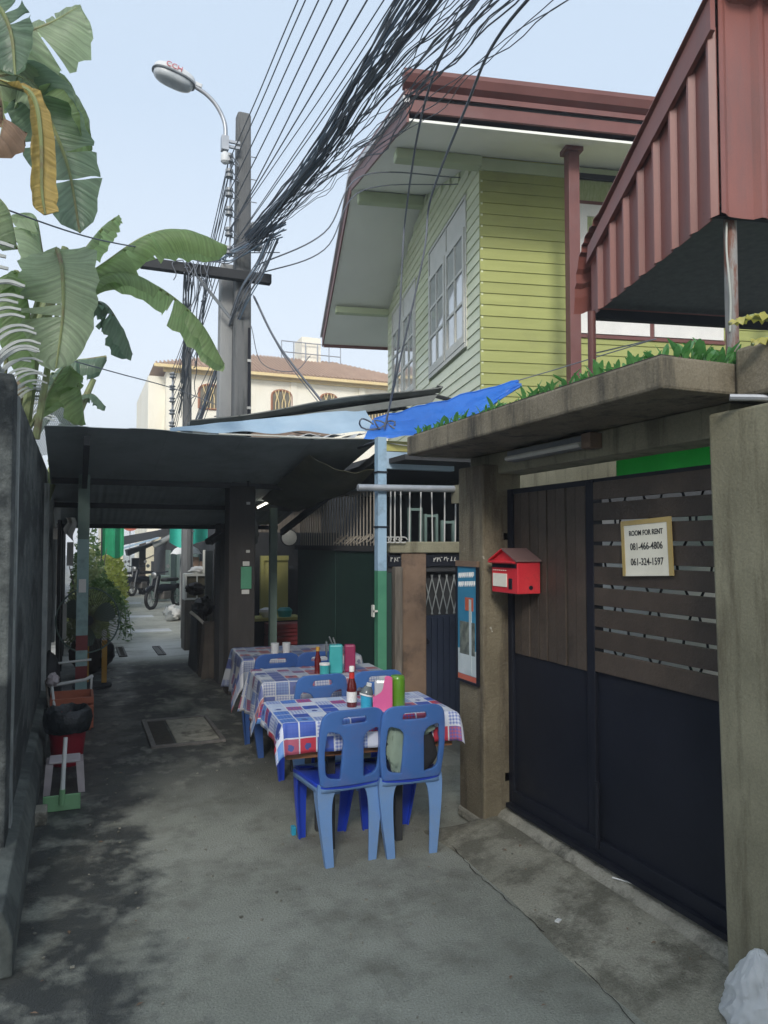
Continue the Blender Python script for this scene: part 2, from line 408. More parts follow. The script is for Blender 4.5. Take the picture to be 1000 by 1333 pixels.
M_soil = mat('dark_soil', (.03, .026, .02), (.05, .043, .033), .95, 20, .5)
M_iron = mat('rusty_iron', (.09, .085, .08), (.16, .15, .14), .7, 12, .4)
M_pipe2 = mat('rusted_pipe', (.28, .27, .26), (.36, .35, .33), .6, 6, stain=(.2, .08, .05), sscale=6, sthr=(.48, .6), sstretch=(2, 2, .5))
M_ban = leafmat('banana_leaf', (.19, .26, .12), (.26, .35, .17), .6, .35, 5, (1, 1, 1))
M_ban2 = leafmat('pale_banana_leaf', (.25, .31, .2), (.33, .4, .26), .55, .4, 5)
M_band = leafmat('dark_banana_leaf', (.11, .165, .115), (.155, .22, .15), .4, .35, 5)
M_dead = leafmat('dead_banana_leaf', (.34, .25, .08), (.46, .34, .12), .35, .7, 5, (1, 1, .3))
M_deadb = leafmat('brown_banana_leaf', (.17, .11, .075), (.26, .18, .12), .2, .8, 6)
M_stem = mat('banana_stem', (.16, .2, .085), (.25, .29, .13), .6, 5, .1, 30, stretch=(2, 2, .3), stain=(.16, .12, .07), sscale=3)
M_leafs = leafmat('succulent_leaf', (.07, .2, .06), (.14, .32, .11), .35, .25, 9)
M_leafy = leafmat('yellow_leaf', (.42, .4, .09), (.52, .48, .15), .35, .4, 6)
M_bush = leafmat('bush_leaf', (.13, .17, .07), (.25, .29, .125), .35, .5, 2)
M_bushy = leafmat('yellow_green_leaf', (.2, .25, .05), (.33, .36, .08), .4, .5, 2)
M_vine = leafmat('vine_leaf', (.05, .1, .03), (.11, .18, .06), .35, .5, 3)
M_netting = mat('grey_netting', (.2, .22, .22), (.28, .3, .3), .7)
M_picket = mat('pale_picket_steel', (.3, .33, .325), (.42, .45, .44), .55, 9)
M_tubelamp = emit('lit_tube', (1, .95, .8), 2.2)

# ------------------------------------------------------------------ ground (material with wet and worn areas, painted shade and sun)
def ground_mat():
    m = mat('alley_concrete', (.285, .292, .24), (.40, .408, .345), .85, 1.3, .9, 90, stain=(.2, .2, .16), sscale=2.2, sthr=(.48, .68), detail=8, grain=.22, spots=((.42, .41, .36), 24, .70))
    nt = m.node_tree; N = nt.nodes; Lk = nt.links; b = N['Principled BSDF']
    src = b.inputs['Base Color'].links[0].from_socket
    tc = N.new('ShaderNodeTexCoord'); sep = N.new('ShaderNodeSeparateXYZ'); Lk.new(tc.outputs['Object'], sep.inputs[0])
    def noise_(sc, det, st=(1, 1, 1)):
        mp = N.new('ShaderNodeMapping'); mp.inputs['Scale'].default_value = st; Lk.new(tc.outputs['Object'], mp.inputs[0])
        t = N.new('ShaderNodeTexNoise'); t.inputs['Scale'].default_value = sc; t.inputs['Detail'].default_value = det; t.inputs['Roughness'].default_value = .6
        Lk.new(mp.outputs[0], t.inputs['Vector']); return t.outputs['Fac']
    def mth(op, a, bb=None, cc=None):
        x = N.new('ShaderNodeMath'); x.operation = op
        for i, v in enumerate((a, bb, cc)):
            if v is None: continue
            if isinstance(v, (int, float)): x.inputs[i].default_value = v
            else: Lk.new(v, x.inputs[i])
        return x.outputs[0]
    def rng(v, a, bb):
        x = N.new('ShaderNodeMapRange'); x.inputs[1].default_value = a; x.inputs[2].default_value = bb; Lk.new(v, x.inputs[0]); return x.outputs[0]
    def mixc(f, a, col):
        x = N.new('ShaderNodeMix'); x.data_type = 'RGBA'; Lk.new(f, x.inputs['Factor']); Lk.new(a, x.inputs['A']); x.inputs['B'].default_value = (*col, 1); return x.outputs['Result']
    # damp, mossy margin along the left wall, with a ragged edge
    edge = mth('ADD', sep.outputs['X'], mth('MULTIPLY', mth('SUBTRACT', noise_(2.3, 6), .5), 1.15))
    edge = mth('ADD', edge, mth('MULTIPLY', sep.outputs['Y'], -.055))
    wet = rng(edge, .2, .02)
    wet = mth('MULTIPLY', wet, rng(noise_(5, 5), .3, .5))
    c = mixc(mth('MULTIPLY', wet, .9), src, (.028, .032, .033))
    # canopy shade over the eating place, painted into the ground colour
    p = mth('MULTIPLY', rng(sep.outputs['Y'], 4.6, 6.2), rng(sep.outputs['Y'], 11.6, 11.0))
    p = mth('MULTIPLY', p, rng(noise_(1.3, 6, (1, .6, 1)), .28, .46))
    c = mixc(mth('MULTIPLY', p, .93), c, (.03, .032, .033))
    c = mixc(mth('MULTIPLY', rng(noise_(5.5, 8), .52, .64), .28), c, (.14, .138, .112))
    c = mixc(mth('MULTIPLY', rng(noise_(3.1, 8, (1.6, 1, 1)), .55, .66), .4), c, (.38, .38, .32))
    # pale cement patches and scuffs
    c = mixc(mth('MULTIPLY', rng(noise_(1.7, 7, (1, 2.6, 1)), .62, .7), .55), c, (.235, .235, .185))
    c = mixc(mth('MULTIPLY', rng(noise_(30, 3), .72, .76), .6), c, (.07, .075, .075))
    c = mixc(mth('MULTIPLY', rng(noise_(55, 2), .765, .79), .8), c, (.4, .4, .36))
    # pale concrete further down the alley, with sunlight painted into its colour
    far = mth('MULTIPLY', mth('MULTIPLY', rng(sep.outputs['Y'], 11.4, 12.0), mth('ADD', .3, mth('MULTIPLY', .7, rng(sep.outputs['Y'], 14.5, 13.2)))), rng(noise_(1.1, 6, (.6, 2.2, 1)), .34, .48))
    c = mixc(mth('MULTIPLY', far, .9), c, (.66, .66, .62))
    Lk.new(c, b.inputs['Base Color'])
    rr = N.new('ShaderNodeMapRange'); rr.inputs[3].default_value = .85; rr.inputs[4].default_value = .5; Lk.new(wet, rr.inputs[0]); Lk.new(rr.outputs[0], b.inputs['Roughness'])
    return m
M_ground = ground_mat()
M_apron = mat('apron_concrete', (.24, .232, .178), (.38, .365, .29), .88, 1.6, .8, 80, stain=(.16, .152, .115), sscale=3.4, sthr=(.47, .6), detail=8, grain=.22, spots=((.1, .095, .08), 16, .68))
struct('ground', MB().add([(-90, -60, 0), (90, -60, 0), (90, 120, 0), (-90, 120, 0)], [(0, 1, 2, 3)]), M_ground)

# sloping apron in front of the gate: rises from the alley to the sill
def apron_z(x, y):
    w = 1.93 + .05 * noise.noise((0, y * 1.3, 3)) + .06 * (y - 3)
    t = min(max((x - w) / (2.30 - w), 0), 1)
    return .003 + .085 * t ** .8 + .006 * noise.noise((x * 4, y * 4, 0))
mb = MB()
def fa(u, v):
    y = 1.0 + 3.12 * v
    x0 = 1.93 + .05 * noise.noise((0, y * 1.3, 3)) + .06 * (y - 3) - (0.10 * max(0, v - .85) / .15 if v > .85 else 0)
    x = x0 + (2.335 + .012 * noise.noise((y * 5, 1, 1)) - x0) * u
    z = apron_z(x, y) if u > 0 else -.004
    if v > .96: z *= (1 - v) / .04
    return (x, y, z)
mb.grid(14, 60, fa)
struct('apron', mb, M_apron, smooth=True)
mb = MB()
def fs_(u, v):
    y = .9 + 3.25 * v
    x = 2.34 + .012 * noise.noise((y * 5, 1, 1)) + u * .35
    ch = -.03 * max(0, 1 - u / .1) if u < .1 else 0
    return (x + .012 * noise.noise((y * 7, u, 2)), y, .112 + ch + .05 * u + .012 * noise.noise((x * 9, y * 6, 5)))
mb.sheet(12, 80, fs_, (0, 0, .12))
struct('gate_sill', mb, M_sill, smooth=True)
mb = MB()
mb.grid(3, 60, lambda u, v: (2.30 + .05 * u + .012 * noise.noise(((1 + 3 * v) * 5, 1, 1)), 1 + 3.08 * v, .058))
struct('gutter_strip', mb, M_soil)

rk = random.Random(5)
def crack(pts, w, label):
    mb = MB(); P_ = bezier(pts, 14); vs = []; fs = []
    for k, p in enumerate(P_):
        a = P_[max(0, k - 1)]; b = P_[min(len(P_) - 1, k + 1)]; t_ = (b - a).normalized(); n_ = Vector((-t_.y, t_.x, 0))
        q = n_ * w * rk.uniform(.35, 1.1); j = n_ * rk.uniform(-.008, .008)
        vs += [p + j + q, p + j - q]
    for k in range(len(P_) - 1): fs.append((2 * k, 2 * k + 1, 2 * k + 3, 2 * k + 2))
    mb.add(vs, fs); struct(label, mb, M_soil)
crack([(1.995, 3.95, .006), (1.93, 3.4, .006), (1.925, 2.9, .006), (1.88, 2.4, .006), (1.80, 1.7, .006)], .003, 'crack')
# manhole with sunken cover
t = thing('manhole', 'sunken concrete manhole cover with a chipped metal rim on the alley floor', 'manhole', (.9, 7.05, 0))
mb = MB()
for (x0, x1, y0, y1) in ((.6, .645, 6.58, 7.62), (1.185, 1.22, 6.58, 7.6), (.645, 1.185, 7.565, 7.61), (.645, 1.185, 6.58, 6.615)):
    part('rim', MB().bb(x0, x1, y0, y1, -.01, .022), M_iron, t, bev=.006)
part('cover_slab', MB().bb(.82, 1.18, 6.62, 7.56, -.01, .012), M_sill, t, bev=.006)
part('gap', MB().bb(.648, .80, 6.62, 7.56, -.01, .006), M_soil, t)
for i, (x0, x1, y0, y1) in enumerate(((.62, .74, 12.05, 13.15), (1.18, 1.3, 12.0, 13.0))):
    t = thing('drain_cover', ('left' if i == 0 else 'right') + ' one of two iron framed drain covers in the sunlit concrete beyond the canopy', 'drain cover', ((x0 + x1) / 2, (y0 + y1) / 2, 0), group='drain covers set in the alley')
    part('frame', MB().bb(x0, x0 + .03, y0, y1, -.01, .02).bb(x1 - .03, x1, y0, y1, -.01, .02).bb(x0 + .03, x1 - .03, y0, y0 + .04, -.01, .018).bb(x0 + .03, x1 - .03, y1 - .04, y1, -.01, .018), M_iron, t)
    part('lid', MB().bb(x0 + .032, x1 - .032, y0 + .042, y1 - .042, -.01, .008), M_soil if i == 0 else M_iron, t)
for (y, x0, x1) in ((15.2, .95, 1.75), (18.3, 1.1, 1.7), (22.5, 1.3, 1.75)):
    solo('cement_patch', MB().bb(x0, x1, y, y + .5, -.01, .008), M_lightroof,
         {15.2: 'nearest pale cement patch across the sunlit alley', 18.3: 'middle pale cement patch across the sunlit alley', 22.5: 'farthest pale cement patch across the sunlit alley'}[y], 'patch', 'cement patches in the alley')

# ------------------------------------------------------------------ left boundary wall
t = thing('boundary_wall', 'tall dark mouldy concrete wall along the left side of the alley', 'wall', (-.4, 7, 0))
part('wall_panel', MB().bb(-.52, -.30, 4.06, 10.2, 0, 2.5), M_wall, t, bev=.01)
part('end_pillar', MB().bb(-.60, -.29, 4.0, 4.24, 0, 2.52), M_wall, t, bev=.012)
part('pillar_edge', MB().bb(-.302, -.283, 4.27, 4.37, .25, 2.46), M_wall2, t)
for y in (8.1, 9.6):
    part('pilaster', MB().bb(-.31, -.255, y, y + .14, 0, 2.3), M_wall2, t, bev=.008)
mb = MB()
prof = [(-.31, 0), (-.205, 0), (-.205, .15), (-.245, .26), (-.31, .28)]
mb.prism(prof, lambda u, v, s: (u, 3.35 if s == 0 else 10.2, v))
part('plinth', mb, M_plinth, t, bev=.01)
solo('wall_block', MB().bb(-.235, -.14, 5.05, 5.2, 0, .085), M_sill, 'small grey concrete block at the foot of the mouldy wall in front of the dustpan', 'block', bev=.008)

t = thing('curved_picket_fence', 'row of pale curved steel pickets arching over the top of the mouldy wall', 'fence', (-.42, 5.5, 2.5))
mb = MB().bb(-.47, -.445, 3.3, 8.0, 2.56, 2.6)
part('bottom_rail', mb, M_picket, t)
part('rail', MB().bb(-.48, -.46, 3.3, 8.0, 2.80, 2.825), M_picket, t)
src = None
for i in range(36):
    y = 3.3 + i * .132
    if src is None:
        mb = MB()
        pts = bezier([(-.44, 0, 2.44), (-.49, 0, 2.60), (-.475, 0, 2.76), (-.40, 0, 2.86), (-.32, 0, 2.895), (-.25, 0, 2.885)], 4)
        wd = [.0075 * (1 - .75 * k / (len(pts) - 1)) + .004 for k in range(len(pts))]
        vs = []; fs = []
        for k, p in enumerate(pts):
            a = pts[max(0, k - 1)]; b = pts[min(len(pts) - 1, k + 1)]; tt = (b - a).normalized(); nn = Vector((-tt.z, 0, tt.x))
            for sy in (-.006, .006):
                vs += [p + nn * wd[k] + Vector((0, sy, 0)), p - nn * wd[k] + Vector((0, sy, 0))]
        for k in range(len(pts) - 1):
            q = 4 * k
            fs += [(q, q + 4, q + 5, q + 1), (q + 2, q + 3, q + 7, q + 6), (q, q + 2, q + 6, q + 4), (q + 1, q + 5, q + 7, q + 3)]
        fs += [(0, 1, 3, 2), (len(vs) - 4, len(vs) - 2, len(vs) - 1, len(vs) - 3)]
        mb.add(vs, fs)
        mb.v = [(v[0] + .42, v[1], v[2] - 2.5) for v in mb.v]
        src = part('picket', mb, M_picket, t, local=True); src.location = (0, y - 5.5, 0)
    else:
        share('picket', src, t, (rnd.uniform(-.015, .015), y - 5.5, rnd.uniform(-.02, .02)), (rnd.uniform(-.08, .08), rnd.uniform(-.1, .12), rnd.uniform(-.06, .06)))
# wire netting behind the pickets, hung between thin canes
def net(name, label, o, u, v, nu, nv, hide=None):
    mb = MB(); o = Vector(o); u = Vector(u); v = Vector(v)
    P = lambda a, b: o + u * a + v * b + Vector((.03 * noise.noise((a * 3, b * 3, 1)), .05 * noise.noise((a * 2, b * 3, 5)), .03 * noise.noise((a * 3, b * 2, 9))))
    for k in range(-nv, nu):
        for sgn in (0, 1):
            pts = []
            for j in range(nv + 1):
                a = (k + j) / nu if sgn == 0 else (k + nv - j) / nu
                if 0 <= a <= 1 and not (hide and hide(a, j / nv)): pts.append(P(a, j / nv))
                else:
                    if len(pts) > 1: mb.tube(pts, .0036, 3, False)
                    pts = []
            if len(pts) > 1: mb.tube(pts, .0036, 3, False)
    o_ = solo(name, mb, M_netting, label, 'netting'); return o_
net('wire_netting', 'grey wire netting hanging among the far banana leaves above the wall', (-.45, 7.6, 2.45), (.55, .9, .1), (-.05, 0, .95), 34, 26, lambda a, b: b > 1.05 - .7 * a + .12 * noise.noise((a * 5, 2, 2)) or b < .05)
net('wire_netting', 'grey wire netting at the left edge in front of the near banana leaves', (-.72, 4.6, 2.9), (.28, .25, 0), (0, 0, .75), 14, 30, lambda a, b: b > .98 - .6 * a)

# ------------------------------------------------------------------ banana plants
def leaf(parent, mid, w, m, droop=.35, fold=.0, side=None, tears=(), n=26, name='leaf', base=.25, tip=.16, seed=0, rib=True):
    """mid: midrib points in world space, w half width; halves droop from the rib"""
    rr = random.Random(seed)
    pts = bezier(mid, max(4, n // (len(mid) - 1))); n = len(pts) - 1
    def frame_at(k):
        a = pts[max(0, k - 1)]; b = pts[min(n, k + 1)]; tt = (b - a).normalized()
        sd_ = Vector(side) if side else tt.cross(Vector((0, 0, 1)))
        sd_ = (sd_ - tt * sd_.dot(tt)).normalized(); return tt, sd_, sd_.cross(tt)
    mb = MB(); mb.luv = []
    for sg in (1, -1):
        seg = []; vs = []; m_ = 5; gap = set()
        for _ in range(rr.choice((0, 1, 1, 2)) if w > .12 else 0): gap.add(rr.randint(int(n * .3), int(n * .9)))
        for tr in tears:
            if (tr > 0) == (sg > 0): gap.add(int(abs(tr) * n))
        rows = []
        for k in range(n + 1):
            s = k / n
            prof = min(1, (s / base) ** .6 if base else 1) * (1 if s < 1 - tip * 2 else max(0.02, math.sqrt(max(0, 1 - ((s - (1 - tip * 2)) / (tip * 2)) ** 2))))
            ww = w * prof * (1 + .05 * math.sin(k * 1.7 + seed))
            tt, sv, up = frame_at(k)
            row = []
            for j in range(m_ + 1):
                q = j / m_
                ang = droop * q * 1.6 - fold
                off = sv * sg * ww * q * math.cos(min(ang, 1.4)) - up * ww * q * math.sin(min(ang, 1.5))
                off += up * .012 * math.sin(k * 2.1 + j) * q + tt * ww * q * .22
                off += up * .03 * noise.noise((s * 6 + seed, q * 2 + sg, seed)) * q
                row.append(pts[k] + off)
            rows.append(row)
        # split into lamina segments at the tears: each gets its own slight fall
        k0 = 0; cuts = sorted(gap) + [n]
        for c in cuts:
            blk = [list(r) for r in rows[k0:c + 1]]
            if len(blk) > 1:
                fall = rr.uniform(-.02, .07) if gap else 0
                for bi, r in enumerate(blk):
                    end = (bi == len(blk) - 1 and c != n)
                    for j in range(m_ + 1):
                        q = j / m_
                        r[j] = r[j] - Vector((0, 0, fall * q * q))
                        if end: r[j] = r[j] - frame_at(c)[0] * (.05 * q)
                mb.luv += [((k0 + bi_) / n * sum((pts[z_ + 1] - pts[z_]).length for z_ in range(n)), j / m_ * w) for bi_ in range(len(blk)) for j in range(m_ + 1)]
                mb.add([v for r in blk for v in r], [(i * (m_ + 1) + j, (i + 1) * (m_ + 1) + j, (i + 1) * (m_ + 1) + j + 1, i * (m_ + 1) + j + 1) for i in range(len(blk) - 1) for j in range(m_)])
            k0 = c
    luv = mb.luv
    lf = part(name, mb, m, parent, smooth=True)
    ul = lf.data.uv_layers.new(name='UVMap')
    for l in lf.data.loops: ul.data[l.index].uv = luv[l.vertex_index]
    if rib:
        part('midrib', MB().tube([p - frame_at(i)[2] * .006 for i, p in enumerate(pts)], [.017 * (1 - .8 * i / n) + .003 for i in range(n + 1)], 6), M_stem, lf, smooth=True)
    return lf

t1 = thing('banana_plant', 'large banana plant with hanging dead leaf at the upper left corner', 'banana plant', (-.95, 5.0, 0), group='banana plants behind the left wall')
part('trunk', MB().tube([(-.95, 5, 0), (-.93, 5, 2), (-.86, 5.0, 4.0)], [.11, .1, .07], 10), M_stem, t1, smooth=True)
leaf(t1, [(-.5, 5.0, 4.6), (-.30, 4.98, 4.52), (-.19, 4.97, 4.3), (-.08, 4.96, 4.01), (-.01, 4.95, 3.62)], .235, M_band, droop=.3, seed=1, base=.32, tip=.2, side=(1, -.2, .45), tears=(.8,))
leaf(t1, [(-.75, 5.0, 4.55), (-.5, 4.97, 4.72), (-.22, 4.93, 4.88), (-.03, 4.88, 5.02)], .3, M_ban2, droop=.35, tears=(.6, -.7), seed=2, base=.35, tip=.3, side=(.35, -.55, -1))
leaf(t1, [(-.75, 5.2, 4.45), (-.45, 5.15, 4.66), (-.18, 5.1, 4.68), (-.03, 5.05, 4.5), (.05, 5.02, 4.2)], .27, M_ban, droop=.5, tears=(.45, .7, -.6), seed=3, base=.3, side=(.4, -.5, -.75))
leaf(t1, [(-.6, 4.85, 4.9), (-.48, 4.8, 4.84), (-.40, 4.78, 4.68), (-.37, 4.76, 4.42)], .17, M_band, droop=.35, tears=(.6,), seed=4, base=.35, side=(1, -.3, .3))
leaf(t1, [(-.7, 5.0, 4.35), (-.45, 4.95, 4.52), (-.3, 4.92, 4.48), (-.2, 4.9, 4.3)], .15, M_ban2, droop=.4, tears=(.5,), seed=14, base=.35, side=(.3, -.5, -.8))
leaf(t1, [(-.7, 5.25, 4.6), (-.4, 5.2, 4.85), (-.2, 5.2, 4.78), (-.1, 5.2, 4.5)], .22, M_ban2, droop=.4, seed=17, base=.35, side=(.3, -.5, -.8))
leaf(t1, [(-.6, 4.75, 4.35), (-.38, 4.72, 4.33), (-.27, 4.7, 4.27), (-.23, 4.7, 4.05), (-.22, 4.7, 3.75), (-.2, 4.7, 3.6)], .085, M_dead, droop=.35, seed=5, base=.75, tip=.04, name='dead_leaf', side=(.9, .3, 0))
leaf(t1, [(-.7, 4.65, 4.4), (-.5, 4.65, 4.35), (-.42, 4.65, 4.15), (-.45, 4.65, 3.9)], .13, M_deadb, droop=.9, seed=6, base=.6, tip=.1, name='dead_leaf', tears=(.7, -.6))
leaf(t1, [(-.9, 4.9, 3.4), (-.6, 4.9, 3.75), (-.42, 4.9, 3.7), (-.35, 4.9, 3.45)], .2, M_ban2, droop=.7, seed=7, base=.4)

t2 = thing('banana_plant', 'banana plant with two long arching leaves reaching towards the utility pole', 'banana plant', (-.62, 6.6, 0), group='banana plants behind the left wall')
part('trunk', MB().tube([(-.62, 6.6, 0), (-.56, 6.6, 1.8), (-.42, 6.55, 2.9), (-.2, 6.5, 3.75)], [.11, .1, .07, .045], 10), M_stem, t2, smooth=True)
part('stalk', MB().tube([(-.42, 6.45, 2.3), (-.33, 6.42, 3.1), (-.12, 6.4, 4.05)], [.05, .04, .028], 8), M_stem, t2, smooth=True)
part('stalk', MB().tube([(-.3, 6.3, 2.5), (-.22, 6.28, 3.1), (-.14, 6.25, 3.65)], [.03, .024, .012], 8), M_stem, t2, smooth=True)
leaf(t2, [(-.18, 6.5, 3.7), (.12, 6.5, 3.95), (.5, 6.55, 4.3), (.82, 6.6, 4.42), (1.2, 6.65, 4.36)], .2, M_ban, droop=.75, tears=(.4, -.5), seed=8, base=.3)
leaf(t2, [(-.15, 6.45, 3.65), (.25, 6.45, 3.92), (.62, 6.48, 3.84), (.95, 6.5, 3.6), (1.16, 6.5, 3.26)], .17, M_ban, droop=.6, tears=(.55, .62, -.6), seed=9, base=.3)
leaf(t2, [(-.17, 6.2, 3.95), (-.13, 6.1, 3.75), (-.12, 6.05, 3.4), (-.16, 6.05, 3.0)], .3, M_ban2, droop=.28, seed=10, base=.22, side=(1, -.25, 0), tip=.25)
leaf(t2, [(-.15, 6.5, 3.8), (.0, 6.5, 4.05), (.16, 6.45, 4.28), (.28, 6.45, 4.4)], .13, M_ban, droop=.4, seed=11, base=.3)
leaf(t2, [(-.25, 6.6, 3.7), (-.3, 6.6, 4.1), (-.36, 6.6, 4.35), (-.5, 6.6, 4.2)], .24, M_ban2, droop=.5, seed=12, base=.3, tears=(.5,))
leaf(t2, [(-.5, 6.2, 3.1), (-.5, 6.15, 3.6), (-.42, 6.1, 3.7), (-.33, 6.1, 3.3), (-.3, 6.1, 2.9)], .22, M_ban, droop=.7, seed=13, base=.3, tears=(.5, -.6))
leaf(t2, [(-.1, 6.7, 3.6), (.15, 6.75, 3.75), (.3, 6.75, 3.6), (.42, 6.8, 3.35)], .17, M_band, droop=.6, seed=15, base=.3, tears=(.6, -.5, -.7))
leaf(t2, [(-.3, 6.4, 2.7), (-.1, 6.4, 3.1), (.0, 6.4, 2.95), (.05, 6.4, 2.65)], .2, M_ban, droop=.6, seed=16, base=.3, tears=(.4, .7, -.5))

for p, q in (((-.42, 6.55, 2.9), (-.17, 6.2, 3.95)), ((-.52, 6.58, 2.3), (-.5, 6.2, 3.1)), ((-.56, 6.6, 1.9), (-.3, 6.4, 2.7)), ((-.3, 6.5, 3.3), (-.25, 6.6, 3.7))):
    p, q = Vector(p), Vector(q); part('stalk', MB().tube(bezier([p, p.lerp(q, .5) + Vector((-.04, 0, .05)), q], 5), [.03 - .0014 * k for k in range(11)], 6), M_stem, t2, smooth=True)
for q in ((-.5, 5.0, 4.6), (-.75, 5.0, 4.55), (-.75, 5.2, 4.45), (-.6, 4.85, 4.9), (-.7, 5.0, 4.35), (-.7, 5.25, 4.6), (-.6, 4.75, 4.35), (-.7, 4.65, 4.4), (-.9, 4.9, 3.4)):
    p, q = Vector((-.87, 5.0, 3.9 if q[2] > 4 else 2.9)), Vector(q); part('stalk', MB().tube(bezier([p, p.lerp(q, .5) + Vector((-.05, 0, .08)), q], 5), [.035 - .0016 * k for k in range(11)], 6), M_stem, t1, smooth=True)
t3 = thing('banana_plant', 'small tattered banana plant furthest along the wall above the dark canopy', 'banana plant', (-.5, 9.0, 0), group='banana plants behind the left wall')
part('trunk', MB().tube([(-.5, 9, 0), (-.42, 9, 2.0), (-.1, 9, 2.9), (.15, 9, 3.55)], [.1, .09, .05, .03], 8), M_stem, t3, smooth=True)
leaf(t3, [(.28, 9, 3.82), (.12, 9, 3.78), (-.1, 9.0, 3.72), (-.28, 9, 3.55), (-.38, 9, 3.3)], .2, M_band, droop=.7, tears=(.35, .5, .62, -.45, -.6, -.72), seed=20, base=.2)
leaf(t3, [(-.15, 9, 3.0), (0, 9, 3.32), (.14, 9.0, 3.38), (.28, 9, 3.25)], .1, M_band, droop=.4, tears=(.5, -.6), seed=21, base=.3)
leaf(t3, [(-.3, 9, 2.6), (-.2, 9, 3.0), (-.05, 9.0, 3.05), (.02, 9, 2.75)], .16, M_ban2, droop=.6, tears=(.5, -.6), seed=22, base=.3)
leaf(t3, [(-.4, 8.8, 2.9), (-.3, 8.8, 3.5), (-.2, 8.8, 3.45), (-.1, 8.8, 3.0)], .18, M_band, droop=.7, tears=(.4, -.5, .7), seed=23, base=.3)

# ------------------------------------------------------------------ gate front on the right: pillars, slab, gate
t = thing('gate_pillar', 'square brown grey concrete gate pillar carrying the framed poster', 'pillar', (2.36, 4.12, 0), group='gate pillars')
part('shaft', MB().bb(2.25, 2.52, 3.95, 4.26, 0, 2.18), M_concb, t, bev=.012)
part('footing', MB().bb(2.235, 2.53, 3.935, 4.27, 0, .07), M_sill, t, bev=.02)
t = thing('gate_pillar', 'large square concrete gate pillar at the right edge of the photo', 'pillar', (2.5, 2.0, 0), group='gate pillars')
part('shaft', MB().add([(2.29, 1.9, 0), (2.62, 1.9, 0), (2.62, 2.195, 0), (2.29, 2.195, 0), (2.25, 1.87, 2.2), (2.62, 1.87, 2.2), (2.62, 2.205, 2.2), (2.25, 2.205, 2.2)], [(3, 2, 1, 0), (4, 5, 6, 7), (0, 1, 5, 4), (1, 2, 6, 5), (2, 3, 7, 6), (3, 0, 4, 7)]), M_conc, t, bev=.012)
part('bracket', MB().bb(2.30, 2.9, 1.75, 1.895, 2.0, 2.2), M_conc, t, bev=.01)
part('pot_block', MB().bb(2.27, 2.75, 1.84, 2.09, 2.24, 2.43), M_slab, t, bev=.015)
part('conduit', MB().tube([(2.2, 2.05, 2.235), (2.27, 1.99, 2.228), (2.45, 1.83, 2.2)], .013, 8), M_galv, t, smooth=True)

t = thing('gate_canopy', 'flat stained concrete canopy slab over the dark gate', 'canopy', (2.3, 3.2, 2.2))
part('slab', MB().bb(1.93, 2.72, 2.10, 4.35, 2.257, 2.38), M_slab, t, bev=.012)
part('beam', MB().bb(2.36, 2.56, 2.2, 4.3, 2.125, 2.255), M_conc, t, bev=.008)
t = thing('light_fitting', 'unlit pale fluorescent light fitting under the concrete canopy slab', 'light')
part('tray', MB().bb(2.30, 2.358, 3.04, 3.75, 2.175, 2.235), M_ceram, t, bev=.004)
part('end_cap', MB().bb(2.285, 2.358, 2.97, 3.04, 2.165, 2.24), M_brown, t, bev=.004)
part('tube', MB().tube([(2.29, 3.05, 2.19), (2.29, 3.74, 2.19)], .014, 8), M_offwhite, t, smooth=True)

t = thing('gate', 'wide dark sliding gate with brown slats above black steel panels', 'gate', (2.46, 3.1, .14))
GX = 2.44
part('steel_panel', MB().bb(GX, GX + .03, 3.19, 3.90, .24, 1.06), M_black, t)
part('steel_panel', MB().bb(GX, GX + .03, 2.2, 3.13, .24, 1.06), M_black, t)
part('stile', MB().bb(GX - .02, GX + .04, 3.13, 3.19, .16, 2.02), M_black, t, bev=.004)
part('stile', MB().bb(GX - .02, GX + .04, 3.9, 3.95, .08, 2.03), M_black, t, bev=.004)
part('bottom_rail', MB().bb(GX - .03, GX + .05, 2.2, 3.9, .17, .24), M_black, t, bev=.005)
part('bottom_track', MB().bb(GX - .06, GX + .02, 2.2, 3.92, .145, .17), M_black, t)
part('top_rail', MB().bb(GX - .01, GX + .04, 2.2, 3.9, 2.0, 2.03), M_black, t)
part('bolt', MB().tube([(GX - .035, 3.1, .2), (GX - .035, 3.1, .52)], .012, 8), M_black, t, smooth=True)
part('hinge', MB().bb(GX - .05, GX + .02, 3.95, 4.03, .28, .335), M_black, t, bev=.004)
part('hinge', MB().bb(GX - .05, GX + .02, 3.95, 4.03, 1.72, 1.77), M_black, t, bev=.004)
vw = (3.9 - 3.2) / 8
src = None
for i in range(8):
    y0 = 3.2 + vw * i
    mbb = MB().bb(0, .022, .004, vw - .004 - (.006 if i % 3 == 1 else 0), 1.05, 2.0)
    mbb.v = [(GX - .012 + v[0] + .004 * (i % 2), y0 + v[1], v[2]) for v in mbb.v]
    part('board', mbb, M_wood, t, bev=.002)
zs = 1.06
for i in range(9):
    hgt = .088 if i else .1
    part('slat', MB().bb(GX - .016, GX + .006, 2.2, 3.19, zs, zs + hgt), M_wood, t, bev=.002)
    zs += hgt + .0185
# ornamental scrollwork of the old gate behind the slats
mb = MB()
for k in range(4):
    y = 2.3 + k * .25
    for sg in (-1, 1):
        mb.tube(bezier([(GX + .07, y, 1.1), (GX + .07, y + sg * .07, 1.25), (GX + .07, y + sg * .02, 1.42), (GX + .07, y + sg * .1, 1.6), (GX + .07, y + sg * .015, 1.78), (GX + .07, y + sg * .08, 1.98)], 5), .006, 5)
part('grille', mb, M_black, t)
